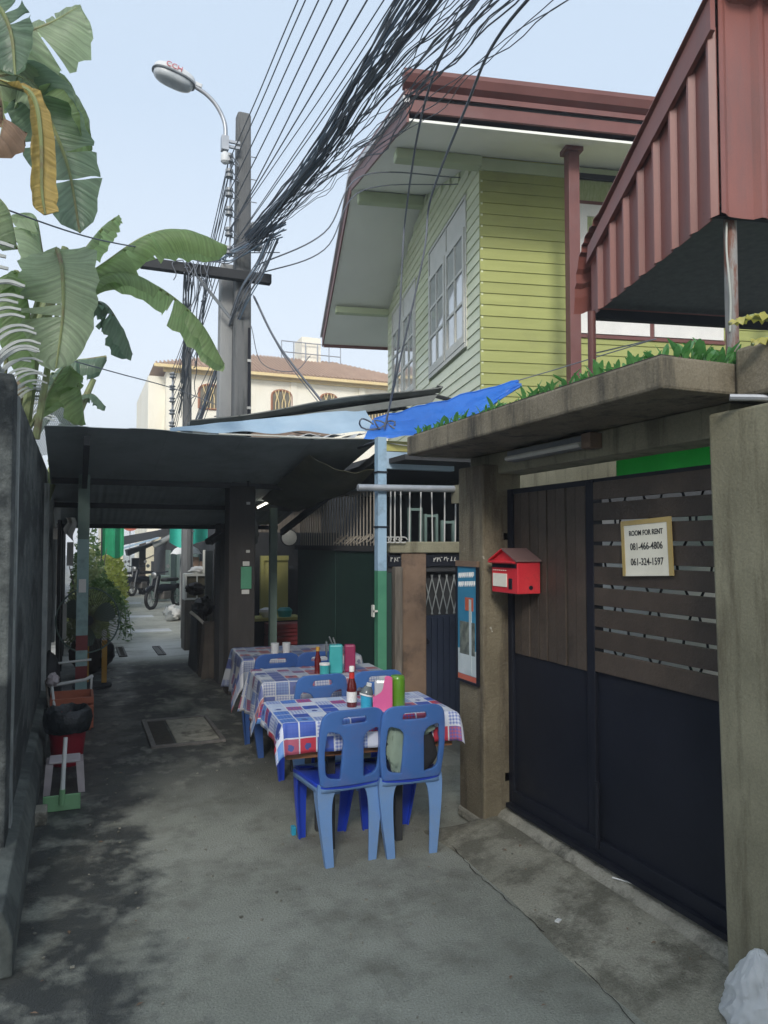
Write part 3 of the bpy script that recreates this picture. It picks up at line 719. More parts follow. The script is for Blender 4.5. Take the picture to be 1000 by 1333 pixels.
# yard behind the gate
t = thing('carport_wall', 'pale concrete wall of the yard glimpsed through the gaps of the gate', 'wall', (5.5, 3.5, 0))
part('wall_face', MB().bb(3.5, 3.6, .5, 6.0, 0, 1.88), M_white, t)
part('lintel', MB().bb(3.1, 3.25, 3.3, 6.0, 2.06, 2.22), M_conc, t)
t = thing('green_awning_sheet', 'bright green awning sheet seen through the gap above the gate', 'awning')
mb = MB(); mb.sheet(12, 16, lambda u, v: (2.72 + .75 * u, 2.3 + 1.0 * v, 2.19 + .16 * u + .01 * math.sin(v * 22)), .005)
part('sheet', mb, M_greent, t, smooth=True)
mb = MB(); mb.sheet(4, 16, lambda u, v: (2.715 + .012 * math.sin(v * 22) * u, 2.3 + 1.0 * v, 2.19 - .14 * u - .02 * (v - .5)), (.004, 0, 0))
part('valance', mb, M_greent, t, smooth=True)

# mailbox on the gate
t = thing('mailbox', 'bright red metal mailbox with a white card hung on the gate boards', 'mailbox', (2.32, 3.71, 1.42), R(0))
by0, by1, bx0, bx1 = 3.60, 3.88, 2.27, 2.42
ym = (by0 + by1) / 2
part('body', MB().bb(bx0, bx1, by0, by1, 1.42, 1.60), M_red, t, bev=.005)
part('gable', MB().prism([(by0, 1.601), (by1, 1.601), (ym, 1.665)], lambda u, v, s: (bx0 + .002 if s == 0 else bx1 - .002, u, v)), M_red, t)
for sg in (1, -1):
    ye = by0 - .012 if sg < 0 else by1 + .012
    mbr = MB().prism([(ye, 1.600), (ym, 1.668), (ym, 1.676), (ye, 1.608)], lambda u, v, s: (bx0 - .018 if s == 0 else bx1, u, v))
    part('roof_panel', mbr, M_redroof if sg < 0 else M_red, t)
part('slot_hood', MB().prism([(0, 1.605), (-.03, 1.598), (-.03, 1.592), (0, 1.588)], lambda u, v, s: (bx0 + u, by0 + .005 if s == 0 else by1 - .005, v)), M_red, t)
part('slot', MB().bb(bx0 - .004, bx0 + .002, by0 + .01, by1 - .01, 1.565, 1.585), M_black, t)
part('card', MB().bb(bx0 - .005, bx0 + .002, 3.71, 3.86, 1.455, 1.53), M_paper, t)
part('latch', MB().bb(bx0 - .007, bx0 + .002, 3.655, 3.685, 1.445, 1.505), M_black, t, bev=.003)
part('keyhole', MB().lathe((2.355, by0 - .002, 1.455), [(.012, -.004), (.012, .003)], 12, 'Y'), M_black, t)
mb = MB()
for k in range(7): mb.bb(bx0 - .003, bx0 + .001, 3.85 - k * .022, 3.86 - k * .022, 1.546, 1.551)
part('small_print', mb, M_paper, t)

# room for rent notice
t = thing('rent_sign', 'white card taped to the gate slats reading ROOM FOR RENT with two phone numbers', 'sign', (2.41, 2.74, 1.69))
uu = Vector((0, -1, .045)); vv = Vector((0, .075, 1))
o0 = Vector((GX - .030, 2.735, 1.684))
def cardbox(u0, u1, v0, v1, d0, d1):
    m_ = frame(o0, uu, vv); b_ = MB().bb(u0, u1, v0, v1, d0, d1); b_.v = [tuple(m_ @ Vector(v)) for v in b_.v]; return b_
part('card', cardbox(-.155, .155, -.125, .125, -.004, .0), M_paper, t)
for (a, b_, c, d) in ((-.165, .165, .108, .13), (-.165, -.145, -.13, .108), (.138, .165, -.13, .108)):
    part('tape', cardbox(a, b_, c, d, -.002, .0022), M_tape, t)
part('tape', cardbox(-.145, .138, -.13, -.118, -.002, .0022), M_paper, t)
for s_, v_, sz in (('ROOM FOR RENT', .068, .034), ('081-466-4806', .005, .046), ('061-324-1597', -.066, .046)):
    o = text('lettering', s_, sz, M_ink, t, frame(o0, uu, vv) @ Matrix.Translation((0.0, v_, .0012)) @ Matrix.Scale(.82, 4, (1, 0, 0)), .0006, bold=.0004)

# poster on the left pillar
t = thing('poster', 'tall framed blue poster hung on the alley side of the gate pillar', 'poster', (2.24, 4.1, 1.2))
px = 2.238
def pb(y0, y1, z0, z1, d, m_, nm): part(nm, MB().bb(px - d, px + .008, y0, y1, z0, z1), m_, t)
y0, y1, z0, z1 = 3.995, 4.245, .86, 1.56
for (a, b_, c, d) in ((y0 - .012, y0, z0 - .012, z1), (y1, y1 + .012, z0 - .012, z1), (y0, y1, z0 - .012, z0), ): pb(a, b_, c, d, .012, M_black, 'frame')
pb(y0 - .012, y1 + .012, z1, z1 + .035, .012, M_brown, 'frame')
pb(y0, y1, z0, z1, .002, M_postersky, 'sheet')
pb(y0 + .002, y1 - .002, z0 + .002, .895, .0035, M_posterred, 'red_strip')
pb(y0 + .004, y1 - .004, .897, 1.05, .0032, M_posterpale, 'pale_panel')
pb(y0 + .03, y1 - .03, 1.02, 1.22, .0042, M_posterdk, 'picture')
pb(y0 + .07, y0 + .10, .90, 1.36, .0049, M_posterpale, 'pale_strip')
pb(y0 + .05, y1 - .1, 1.29, 1.37, .0045, M_posterred, 'price_box')
mb = MB()
rr = random.Random(3)
for row, (zz, hh) in enumerate(((1.485, .03), (1.43, .03))):
    yy = y1 - .02
    while yy > y0 + .03:
        w_ = rr.uniform(.012, .026)
        m_ = .012 * (y1 - yy) / .2
        mb.tube([(px - .003, yy, zz + m_), (px - .003, yy, zz + hh + m_)], .0035, 4)
        mb.tube([(px - .003, yy, zz + hh + m_), (px - .003, yy - w_ * .6, zz + hh + m_), (px - .003, yy - w_ * .6, zz + m_ + hh * .3)], .003, 4)
        yy -= w_ + .008
part('lettering', mb, M_white, t)

# plants along the slab edge
lf = MB()
pr = [(0, .006), (.035, .017), (.07, .022), (.1, .017), (.125, .004)]
vs = []; fs = []
for (h, w_) in pr: vs += [(-w_, .25 * h + 3 * h * h - abs(w_) * .4, h), (0, .25 * h + 3 * h * h, h), (w_, .25 * h + 3 * h * h - abs(w_) * .4, h)]
for k in range(len(pr) - 1):
    for j in (0, 1): fs.append((3 * k + j, 3 * k + j + 1, 3 * k + j + 4, 3 * k + j + 3))
lf.add(vs, fs)
LEAF = mesh('succulent_leaf', lf, M_leafs, True)
SN = 0
ORD = 'first second third fourth fifth sixth seventh eighth ninth tenth eleventh twelfth thirteenth fourteenth fifteenth sixteenth seventeenth eighteenth nineteenth twentieth twenty-first twenty-second twenty-third twenty-fourth twenty-fifth twenty-sixth twenty-seventh twenty-eighth twenty-ninth thirtieth thirty-first thirty-second thirty-third thirty-fourth thirty-fifth'.split()
def succ(x, y, z, s, n):
    global SN
    SN += 1
    lab = ('small glossy green plant, ' + ORD[SN - 1] + ' from the far left end of the slab edge row') if SN <= 33 else ('glossy green plant above the short slab end, ' + ORD[SN - 34] + ' from its left corner')
    t = thing('succulent_plant', lab, 'plant', (x, y, z), rnd.uniform(0, 6), 'plants growing along the slab edge')
    for k in range(n):
        o = bpy.data.objects.new('leaf', LEAF); C.objects.link(o); o.parent = t
        a = k * 2.4 + rnd.uniform(-.3, .3)
        o.rotation_euler = (rnd.uniform(-.5, .35), rnd.uniform(-.3, .3), a); o.location = (.02 * math.cos(a), .02 * math.sin(a), 0)
        q = s * .68 * rnd.uniform(.6, 1.2); o.scale = (q * 1.1, q, q)
for i in range(34):
    y = 4.28 - i * .065
    if y < 2.14: break
    succ(1.99 + rnd.uniform(-.03, .03), y, 2.375, rnd.uniform(.5, .8) if y > 2.9 else rnd.uniform(.65, 1.0), 7)
for i in range(7):
    succ(2.05 + i * .05, 2.14 + rnd.uniform(-.015, .03), 2.375, rnd.uniform(.7, 1.05), 7)
solo('soil_strip', MB().bb(1.955, 2.12, 2.13, 4.3, 2.375, 2.392), M_soil, 'strip of dark soil under the plants on the slab edge', 'soil', bev=.006, kind='stuff')
t = thing('yellow_leaf_plant', 'plant with long yellow green leaves on top of the right pillar', 'plant', (2.5, 1.97, 2.43))
for i, (mid, w_) in enumerate(((((2.5, 1.97, 2.45), (2.4, 1.99, 2.52), (2.28, 2.0, 2.535), (2.17, 2.02, 2.50)), .028), (((2.5, 1.95, 2.43), (2.4, 1.93, 2.46), (2.3, 1.93, 2.45), (2.2, 1.95, 2.41)), .03), (((2.52, 1.95, 2.43), (2.48, 1.93, 2.55), (2.42, 1.9, 2.6), (2.34, 1.9, 2.6)), .03), (((2.55, 1.97, 2.43), (2.6, 1.9, 2.55), (2.66, 1.85, 2.52)), .03))):
    leaf(t, mid, w_, M_leafy, droop=.35, seed=30 + i, base=.3, tip=.3)

# ------------------------------------------------------------------ maroon corrugated awning (house axes)
HR = R(-11.8); HM = Matrix.Translation((4.89, 8.59, 0)) @ Matrix.Rotation(HR, 4, 'Z')
def hw(mb):
    mb.v = [tuple(HM @ Vector(v)) for v in mb.v]; return mb
def ribprof(t, pitch=.19, h=.028):
    """height of trapezoidal rib at distance t"""
    q = (t / pitch) % 1
    if q < .10: return h * q / .10
    if q < .22: return h
    if q < .32: return h * (1 - (q - .22) / .10)
    if abs(q - .65) < .03: return h * .22
    return 0
t = thing('metal_awning', 'maroon corrugated metal awning with hanging skirts above the gate', 'awning', HM @ Vector((.6, -5, 2.4)), HR)
AX, AY0, AY1 = -.45, -5.69, -4.12
ztop = lambda y: 4.66 + (y - AY0) * (3.87 - 4.66) / (AY1 - AY0)
zbot = lambda y: 3.535 + (y - AY0) * (3.43 - 3.535) / (AY1 - AY0)
npan = 8; pw = (AY1 - AY0) / npan
for i in range(npan):
    ya = AY0 + i * pw
    mb = MB()
    nk = 10
    vs = []; fs = []
    for k in range(nk + 1):
        y = ya + pw * k / nk
        d = ribprof(y - AY0, pw, .035)
        drop = .018 * (1 if k in (0, nk) else 0) + .004 * math.sin(i * 2.2)
        for xx in (AX - d, AX - d + .006):
            vs += [(xx, y, zbot(y) - (.012 if d > .01 else 0)), (xx, y, ztop(y) - .05)]
    for k in range(nk):
        q = 4 * k
        fs += [(q, q + 1, q + 5, q + 4), (q + 2, q + 6, q + 7, q + 3), (q, q + 4, q + 6, q + 2)]
    fs += [(0, 2, 3, 1), (4 * nk, 4 * nk + 1, 4 * nk + 3, 4 * nk + 2)]
    part('skirt_sheet', hw(mb.add(vs, fs)), M_awn, t)
# sheets of the skirt that faces the camera
for i in range(9):
    xa = AX + i * .25
    vs = []; fs = []
    for k in range(9):
        x = xa + .25 * k / 8; d = ribprof(x - AX + .03, .25, .03)
        for yy in (AY0 - d, AY0 - d + .006): vs += [(x, yy, 3.535 - .02 * abs(math.sin((x - AX) * 9)) * .6), (x, yy, 5.0)]
    for k in range(8):
        q = 4 * k; fs += [(q, q + 1, q + 5, q + 4), (q + 2, q + 6, q + 7, q + 3), (q, q + 4, q + 6, q + 2)]
    fs += [(0, 2, 3, 1), (32, 33, 35, 34)]
    part('skirt_sheet', hw(MB().add(vs, fs)), M_awn, t)
# sloping edge trim over the side skirt and the ribbed roof that curls down at its far end
mb = MB(); vs = []; fs = []
mb.prism([(AY0 - .03, ztop(AY0) + .10), (AY1 - .05, ztop(AY1) + .085), (AY1 - .02, ztop(AY1) - .04), (AY0 - .03, ztop(AY0) - .09)], lambda u, v, s: (AX - .05 if s == 0 else AX - .02, u, v))
part('edge_trim', hw(mb), M_awn, t)
def roofpt(s):
    L1 = 1.75
    if s < L1: return Vector((0, AY0 - .12 + s * .9, 4.83 - (s) * .455))
    a = (s - L1) / .5; y0 = AY0 - .12 + L1 * .9; z0 = 4.83 - L1 * .455
    return Vector((0, y0 + .26 * math.sin(a * 1.45), z0 - .50 * a * a * .9 - .1 * a))
for i in range(8):
    mb = MB(); nS = 64; nX = 10; x0 = AX - .07 + i * .27
    def fr(u, v):
        s = 2.25 * u; p = roofpt(s); x = x0 + .27 * v
        rb = .022 * abs(math.sin(max(0, s - 1.6) * 3.14159 / .085)) if s > 1.6 else 0
        return Vector((x, p.y + rb, p.z + ribprof(x - AX, .27, .025) + rb))
    mb.sheet(nS, nX, fr, (0, 0, .008))
    part('roof_sheet', hw(mb), M_awn, t)
mb = MB(); mb.sheet(12, 4, lambda u, v: Vector((AX + .03 + 2.1 * v, AY0 + .05 + 1.55 * u, 3.62 - .1 * u + .3 * math.sin(u * 3.1) * .15)), .01)
part('lining', hw(mb), M_under, t)
part('eave_bar', hw(MB().bb(AX, 1.8, AY1 - .06, AY1, 3.40, 3.47)), M_black, t)
part('eave_bar', hw(MB().bb(AX, 1.8, AY0 + .02, AY0 + .06, 3.54, 3.59)), M_black, t)
part('ridge_cap', hw(MB().tube([(AX + .05, AY0 - .1, 4.93), (1.8, AY0 - .1, 4.93)], .13, 14)), M_canopy, t, smooth=True)
part('post', hw(MB().tube([(-.31, AY0 + .10, 2.38), (-.31, AY0 + .10, 3.56)], .036, 12)), M_pipe2, t, smooth=True)
part('post', hw(MB().tube([(-.49, AY1 - .08, 2.3), (-.49, AY1 - .08, 3.44)], .03, 12)), M_maroon, t, smooth=True)
part('cord', hw(MB().tube(bezier([(-.36, AY0 + .06, 3.52), (-.37, AY0 + .05, 3.35), (-.345, AY0 + .06, 3.1), (-.345, AY0 + .07, 2.9)], 5), .006, 5)), M_offwhite, t, smooth=True)

# ------------------------------------------------------------------ the green wooden house (local x along the front, y back)
H = thing('wooden_house', 'two storey wooden house with lime green boards and maroon eaves', 'house', (4.89, 8.59, 0), HR)
def hp(name, mb, m_, **k): return part(name, hw(mb), m_, k.pop('parent', H), **k)
soff = lambda y: 6.85 + .3 * (y if y < 3.3 else 6.6 - y)
pitch = .152
# core walls behind the boards
hp('wall', MB().bb(.03, 7, .03, 6.57, 3.0, 6.8), M_rib)
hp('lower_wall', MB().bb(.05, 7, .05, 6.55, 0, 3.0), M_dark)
hp('gable_wall', MB().prism([(.03, 6.8), (6.57, 6.8), (6.57, soff(6.57)), (3.3, soff(3.3)), (.03, soff(.03))], lambda u, v, s: (.03 if s == 0 else .2, u, v)), M_rib)
def lapped(z, n0, n1, axis, h):
    """one lap board: bottom edge stands proud"""
    b = MB()
    pr_ = [(.028, z - .012), (-.012, z - .012), (.004, z + h), (.028, z + h)]
    if axis == 'x': return b.prism(pr_, lambda u, v, s: (n0 if s == 0 else n1, u, v))
    return b.prism(pr_, lambda u, v, s: (u, n0 if s == 0 else n1, v))
z = 3.2; k = 0
FW = (1.37, 3.48, 4.58, 6.28); G1 = (.68, 2.79, 4.52, 6.6); G2 = (3.9, 6.03, 4.52, 6.55)
while z < 6.83:
    spans = [(-.012, 7.0)]
    if FW[2] - .1 < z < FW[3] + .42: spans = [(-.012, FW[0] - .06), (FW[1] + .06, 7.0)]
    for a, b in spans: hp('board', lapped(z, a, b, 'x', pitch), M_green)
    z += pitch; k += 1
z = 3.2
while z < 7.8:
    def lim(zz):
        return (0, 6.6) if zz < 6.75 else ((zz - 6.85 + .12) / .3, 6.6 - (zz - 6.85 + .12) / .3)
    a, b = lim(z + .04)
    cuts = [(max(a, 0), min(b, 6.6))]
    for G in (G1, G2):
        if G[2] - .14 < z < G[3] - .02:
            new = []
            for (p, q) in cuts:
                if p < G[0] and q > G[1]: new += [(p, G[0] - .05), (G[1] + .05, q)]
                else: new.append((p, q))
            cuts = new
    for (p, q) in cuts:
        if q - p > .05: hp('board', lapped(z, p, q, 'y', pitch), M_glaregreen)
    z += pitch
# gable windows: two leaves of 2x3 panes each, blank panels over them
for G in (G1, G2):
    y0, y1, z0, z1 = G; ym = (y0 + y1) / 2
    w_ = hp('window', MB().bb(-.02, .03, y0 - .05, y0, z0 - .06, z1 + .04).bb(-.02, .03, y1, y1 + .05, z0 - .06, z1 + .04).bb(-.021, .03, y0, y1, z1, z1 + .04).bb(-.03, .03, y0, y1, z0 - .06, z0).bb(-.016, .03, ym - .02, ym + .02, z0, z1), M_offwhite)
    zt = z1 - .42
    for (a, b) in ((y0 + .01, ym - .03), (ym + .03, y1 - .01)):
        hp('transom_panel', MB().bb(-.004, .02, a, b, zt + .03, z1 - .01), M_offwhite, parent=w_)
        fm = MB()
        fr_ = .085
        fm.bb(-.035, .0, a, a + fr_, z0 + .01, zt).bb(-.035, .0, b - fr_, b, z0 + .01, zt).bb(-.0352, .0, a + fr_, b - fr_, z0 + .01, z0 + .13).bb(-.0352, .0, a + fr_, b - fr_, zt - fr_, zt)
        mid_ = (a + b) / 2
        fm.bb(-.03, 0, mid_ - .022, mid_ + .022, z0 + .13, zt - fr_)
        hh = (zt - fr_ - z0 - .13) / 3
        for q in (1, 2): fm.bb(-.029, 0, a + fr_, b - fr_, z0 + .13 + hh * q - .02, z0 + .13 + hh * q + .02)
        hp('shutter', fm, M_offwhite, parent=w_)
        for q in range(3):
            for (c, d) in ((a + fr_, mid_ - .022), (mid_ + .022, b - fr_)):
                hp('pane', MB().bb(-.012, -.004, c, d, z0 + .13 + hh * q + (.02 if q else 0), z0 + .13 + hh * (q + 1) - (.02 if q < 2 else 0)), M_paneglass, parent=w_)
# front windows
y_ = -.02
w_ = hp('window', MB().bb(FW[0] - .06, FW[1] + .06, -.03, .03, FW[2] - .1, FW[2] - .05).bb(FW[0] - .06, FW[1] + .06, -.03, .03, FW[3] + .03, FW[3] + .08).bb((FW[0] + FW[1]) / 2 - .03, (FW[0] + FW[1]) / 2 + .03, -.032, .03, FW[2] - .05, FW[3] + .03), M_maroon)
hp('lintel', MB().bb(FW[0] - .06, FW[1] + .06, -.03, .03, FW[3] + .38, FW[3] + .46), M_dark, parent=w_)
hp('transom_panel', MB().bb(FW[0] - .06, FW[1] + .06, 0, .03, FW[3] + .08, FW[3] + .38), M_curtg, parent=w_)
xm = (FW[0] + FW[1]) / 2
for (a, b) in ((FW[0] - .03, xm - .035), (xm + .035, FW[1] + .03)):
    fr_ = .15; z0, z1 = FW[2] - .045, FW[3] + .025
    fm = MB().bb(a, a + fr_, -.045, 0, z0, z1).bb(b - fr_, b, -.045, 0, z0, z1).bb(a + fr_, b - fr_, -.0455, 0, z0, z0 + .2).bb(a + fr_, b - fr_, -.0455, 0, z1 - .16, z1)
    mx = (a + b) / 2; fm.bb(mx - .025, mx + .025, -.04, 0, z0 + .2, z1 - .16)
    hp('casement', fm, M_white, parent=w_)
    for (c, d) in ((a + fr_, mx - .025), (mx + .025, b - fr_)):
        hp('curtained_pane', MB().bb(c, d, -.014, -.004, z0 + .2, z1 - .16), M_curtg, parent=w_)
# roof: soffit panels, roof skins, fascia, ribs
VX = -1.26
for (ya, yb) in ((-1.32, 3.3), (3.3, 8.1)):
    mb = MB(); mb.prism([(ya, soff(ya)), (yb, soff(yb)), (yb, soff(yb) + .03), (ya, soff(ya) + .03)], lambda u, v, s: (VX if s == 0 else 7.4, u, v)); hp('soffit', mb, M_cream)
roof = None
for (ya, yb) in ((-1.4, 3.3), (3.3, 8.18)):
    mb = MB(); mb.prism([(ya, soff(ya) + .28), (yb, soff(yb) + .28), (yb, soff(yb) + .34), (ya, soff(ya) + .34)], lambda u, v, s: (VX - .06 if s == 0 else 7.5, u, v)); hp('roof', mb, M_maroon)
    mb = MB(); mb.prism([(ya + .06, soff(ya + .06) - .02), (yb, soff(yb) - .02), (yb, soff(yb) + .2), (ya + .06, soff(ya + .06) + .2)], lambda u, v, s: (VX - .03 if s == 0 else VX - .002, u, v)); hp('barge_board', mb, M_maroon)
    mb = MB(); mb.prism([(ya + .03, soff(ya + .03) + .2), (yb, soff(yb) + .2), (yb, soff(yb) + .275), (ya + .03, soff(ya + .03) + .275)], lambda u, v, s: (VX - .075 if s == 0 else VX - .004, u, v)); hp('verge_trim', mb, M_gutter)
hp('fascia', MB().bb(VX, 7.4, -1.36, -1.323, 6.545, 6.68), M_maroon)
hp('eave_gutter', MB().prism([(-1.44, 6.83), (-1.37, 6.79), (-1.33, 6.79), (-1.33, 6.96), (-1.48, 6.96), (-1.48, 6.91)], lambda u, v, s: (VX - .08 if s == 0 else 7.5, u, v)), M_maroon)
hp('fascia_recess', MB().bb(VX, 7.4, -1.345, -1.322, 6.68, 6.79), M_dark)
hp('rear_fascia', MB().bb(VX, 7.4, 8.10, 8.13, 6.33, 6.48), M_maroon)
for yv in (0.0, 3.3, 6.6):
    zt = soff(yv) - .002
    hp('purlin', MB().bb(VX + .1, .0, yv - .09, yv + .09, zt - .17 - (.05 if yv == 3.3 else 0), zt - (.03 if yv == 3.3 else .03)), M_rib, bev=.02)
hp('eave_beam', MB().bb(-.02, 7, -.02, .03, 6.66, 6.82), M_rib)
for xx in (.88, 3.9):
    hp('column', MB().bb(xx - .07, xx + .07, -.97, -.83, 3.0, 6.5), M_maroon, bev=.006)
    hp('column_cap', MB().bb(xx - .11, xx + .11, -1.0, -.8, 6.5, 6.56), M_maroon)

# ------------------------------------------------------------------ property wall of the house along the eating place
t = thing('front_wall', 'dark green panelled wall with white bars on top beside the tables', 'wall', (2.95, 8.8, 0))
part('panel', MB().bb(2.92, 3.0, 7.2, 8.7, 0, 1.62), M_dkgreen, t)
part('panel', MB().bb(2.92, 3.0, 8.72, 10.4, 0, 1.62), M_dkgreen, t)
part('rail', MB().bb(2.9, 3.01, 7.2, 10.5, 1.62, 1.68), M_dark, t)
part('top_rail', MB().bb(2.93, 2.97, 7.2, 10.4, 2.27, 2.3), M_barold, t)
src = None
for i in range(30):
    y = 7.3 + i * .105
    if src is None:
        src = part('bar', MB().tube([(0, 0, 1.68), (0, 0, 2.27)], .008, 6), M_barold, t, local=True, smooth=True); src.location = (0, y - 8.8, 0)
        mb = MB(); mb.tube([(.0 + .07 * math.sin(a * .5) * (1 - a / 16) - .03, .05 * math.cos(a * .5) * (1 - a / 16), 1.74 + .07 * math.sin(a * .5) * (1 - a / 16)) for a in range(14)], .006, 5)
        sc = part('scroll', mb, M_barold, t, local=True, smooth=True); sc.location = (0, y - 8.8, 0)
    else:
        share('bar', src, t, (0, y - 8.8, 0))
        if i < 14: share('scroll', sc, t, (0, y - 8.8, rnd.uniform(-.02, .02)), (0, 0, rnd.uniform(-.4, .4)))
t = thing('entrance_wall', 'brown rendered side wall with a door opening beyond the gate pillar', 'wall', (2.9, 6.1, 0))
part('column', MB().bb(2.66, 2.9, 6.1, 6.3, 0, 1.62), M_brown, t, bev=.01)
part('lintel', MB().bb(2.54, 3.6, 6.08, 6.32, 1.62, 1.72), M_conc, t, bev=.01)
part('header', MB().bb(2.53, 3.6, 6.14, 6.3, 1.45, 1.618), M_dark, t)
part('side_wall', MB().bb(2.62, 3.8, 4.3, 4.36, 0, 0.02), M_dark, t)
t = thing('wooden_post', 'rough weathered wooden post against the brown wall column', 'post', (2.61, 6.12, 0))
part('shaft', MB().bb(2.575, 2.65, 6.05, 6.14, 0, 1.5), M_wood2, t, bev=.012)
t = thing('metal_gate', 'dark blue ribbed metal door with a lattice top in the side wall', 'door', (3.1, 6.2, 0))
mdoor = mat('navy_steel', (.018, .026, .05), (.026, .036, .065), .5, 4)
part('leaf_panel', MB().bb(2.905, 3.5, 6.2, 6.23, .02, 1.05), mdoor, t)
for k in range(9): part('rib', MB().bb(2.93 + k * .062, 2.945 + k * .062, 6.185, 6.2, .04, 1.03), mdoor, t)
mb = MB()
for k in range(8):
    x = 2.92 + k * .075
    mb.tube([(x, 6.2, 1.06), (x + .09, 6.2, 1.42)], .006, 5); mb.tube([(x + .09, 6.2, 1.06), (x, 6.2, 1.42)], .006, 5)
part('lattice', mb, M_netting, t)
part('lattice_backing', MB().bb(2.905, 3.5, 6.24, 6.26, 1.05, 1.45), M_dark, t)
part('door_knob', MB().lathe((2.93, 6.17, .82), [(.02, -.03), (.03, 0), (.02, .03)], 10, 'Y'), M_black, t)
t = thing('entrance_railing', 'white bars and galvanised pipe above the dark doorway lintel', 'railing', (2.7, 6.05, 1.72))
part('pipe', MB().tube([(2.19, 5.95, 2.175), (3.3, 5.95, 2.19)], .03, 12), M_galv, t, smooth=True)
for k, x in enumerate((2.56, 2.60, 2.66, 2.74, 2.85, 2.97, 3.09, 3.2)):
    part('bar', MB().tube([(x, 6.12, 1.70), (x + rnd.uniform(-.008, .008), 6.12, 2.18)], .0065, 6), M_bar, t, smooth=True)
for k in range(4):
    part('scroll', MB().tube([(2.5 + .05 * k + .04 * math.cos(a * .6), 6.05, 1.735 + .025 * math.sin(a * .6)) for a in range(10)], .006, 5), M_bar, t, smooth=True)
mb = MB()
rr = random.Random(11)
t = thing('name_board', 'dark board with worn white lettering over the doorway', 'sign', (2.9, 6.13, 1.5))
part('board', MB().bb(2.54, 3.35, 6.115, 6.138, 1.5, 1.6), M_black, t)
mb = MB()
for xs0, n_ in ((2.56, 4), (2.98, 7)):
    for k in range(n_):
        x = xs0 + k * .034
        mb.tube([(x, 6.111, 1.545 + rr.uniform(-.006, .006)), (x + rr.uniform(-.012, .012), 6.111, 1.58 + rr.uniform(-.008, .006))], .004, 4)
        mb.tube([(x, 6.111, rr.choice((1.55, 1.565, 1.578))), (x + rr.uniform(.012, .024), 6.111, rr.choice((1.55, 1.565, 1.578)))], .0038, 4)
part('worn_lettering', mb, M_bar, t)
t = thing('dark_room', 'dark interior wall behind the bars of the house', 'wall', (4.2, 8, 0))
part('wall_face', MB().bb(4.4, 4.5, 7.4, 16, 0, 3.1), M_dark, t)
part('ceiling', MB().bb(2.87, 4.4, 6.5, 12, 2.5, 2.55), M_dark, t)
t = thing('stored_frames', 'old window frames stacked behind the white entrance bars', 'frames', (3.2, 6.9, 1.4))
for k, x in enumerate((2.95, 3.12, 3.3)):
    part('frame', MB().bb(x, x + .025, 6.6, 6.63, 1.65, 2.05 - .06 * k).bb(x + .12, x + .145, 6.6, 6.63, 1.65, 2.05 - .06 * k).bb(x + .025, x + .12, 6.6, 6.63, 2.02 - .06 * k, 2.045 - .06 * k), M_postdk, t)
t = thing('planter_beam', 'blue grey beam and pale strip under the blue tarpaulin', 'beam', (3.2, 6.6, 2.4))
part('beam', MB().bb(2.83, 3.6, 6.9, 7.0, 2.45, 2.62), M_bluesheet, t)
part('pale_strip', MB().bb(2.84, 3.6, 6.92, 7.02, 2.63, 2.73), M_yel, t)

# ------------------------------------------------------------------ posts and canopies
t = thing('banded_post', 'square pale teal post with dark red bands beside the left wall', 'post', (.067, 8.6, 0))
zz = [(0, .115, M_postred), (.115, .27, M_posteal), (.27, .42, M_postred), (.42, .585, M_posteal), (.585, .74, M_postred), (.74, 1.75, M_posteal), (1.75, 2.43, M_postdk)]
for a, b, m_ in zz: part('band', MB().bb(.01, .125, 8.55, 8.66, a, b), m_, t)
part('notice', MB().bb(.03, .10, 8.54, 8.548, 1.19, 1.33), M_white, t)
t = thing('blue_post', 'square post painted pale blue above and green below at the canopy corner', 'post', (2.42, 6.02, 0))
for a, b, m_ in ((0, 1.47, M_postgreen), (1.47, 1.55, M_postblue), (1.55, 2.31, M_postblue), (2.325, 2.62, M_postblue)):
    part('section', MB().bb(2.385, 2.465, 5.98, 6.06, a, b), m_, t)
part('clamp', MB().bb(2.375, 2.475, 5.97, 6.07, 2.31, 2.325), M_black, t)
part('clamp', MB().bb(2.375, 2.475, 5.97, 6.07, 1.84, 1.852), M_black, t)
part('flange', MB().bb(2.47, 2.52, 6.0, 6.06, 0, 1.45), M_dkgreen, t)
part('tie_bar', MB().tube([(2.43, 6.03, 2.6), (2.6, 7.05, 2.66)], .015, 6), M_black, t)
part('bracket', MB().bb(2.34, 2.385, 5.98, 6.02, 1.12, 1.135).bb(2.34, 2.355, 5.98, 6.02, 1.08, 1.18), M_offwhite, t)
t = thing('dark_post', 'thin dark green post by the stall counter under the canopy', 'post', (2.36, 9.6, 0))
part('shaft', MB().bb(2.33, 2.42, 9.6, 9.69, 0, 2.17), M_postdk, t)

cz = lambda y: 2.71 - .185 * (y - 7.0)
t = thing('alley_canopy', 'large dark sheet metal canopy roofing the alley above the tables', 'canopy', (1.3, 8.8, 2.3))
NP = 9
for i in range(NP):
    xa = -.27 + i * (3.08 / NP); xb = xa + 3.08 / NP + .01
    def fc(u, v, xa=xa, xb=xb, i=i):
        y = 7.0 + 4.15 * v + (.1 if v == 1 else 0) * math.sin(i * 2.3)
        x = xa + (xb - xa) * u
        return Vector((x, y, cz(y) + .012 * x + (.004 * math.sin(x * 2 * math.pi / .085) if v > .42 else .0) + .016 * noise.noise((x * 2.2, y * .5, 3)) + .02 * math.sin(x * 2.2 + 1) - (.004 if i % 2 else 0)))
    mb = MB(); mb.sheet(20, 14, fc, .005)
    part('sheet', mb, M_canopy, t, smooth=True)
for y, dz in ((8.6, .06), (9.7, .06), (10.9, .06)):
    part('purlin', MB().box((1.25, y, cz(y) - dz + .012), (3.0, .05, .06)), M_dark, t)
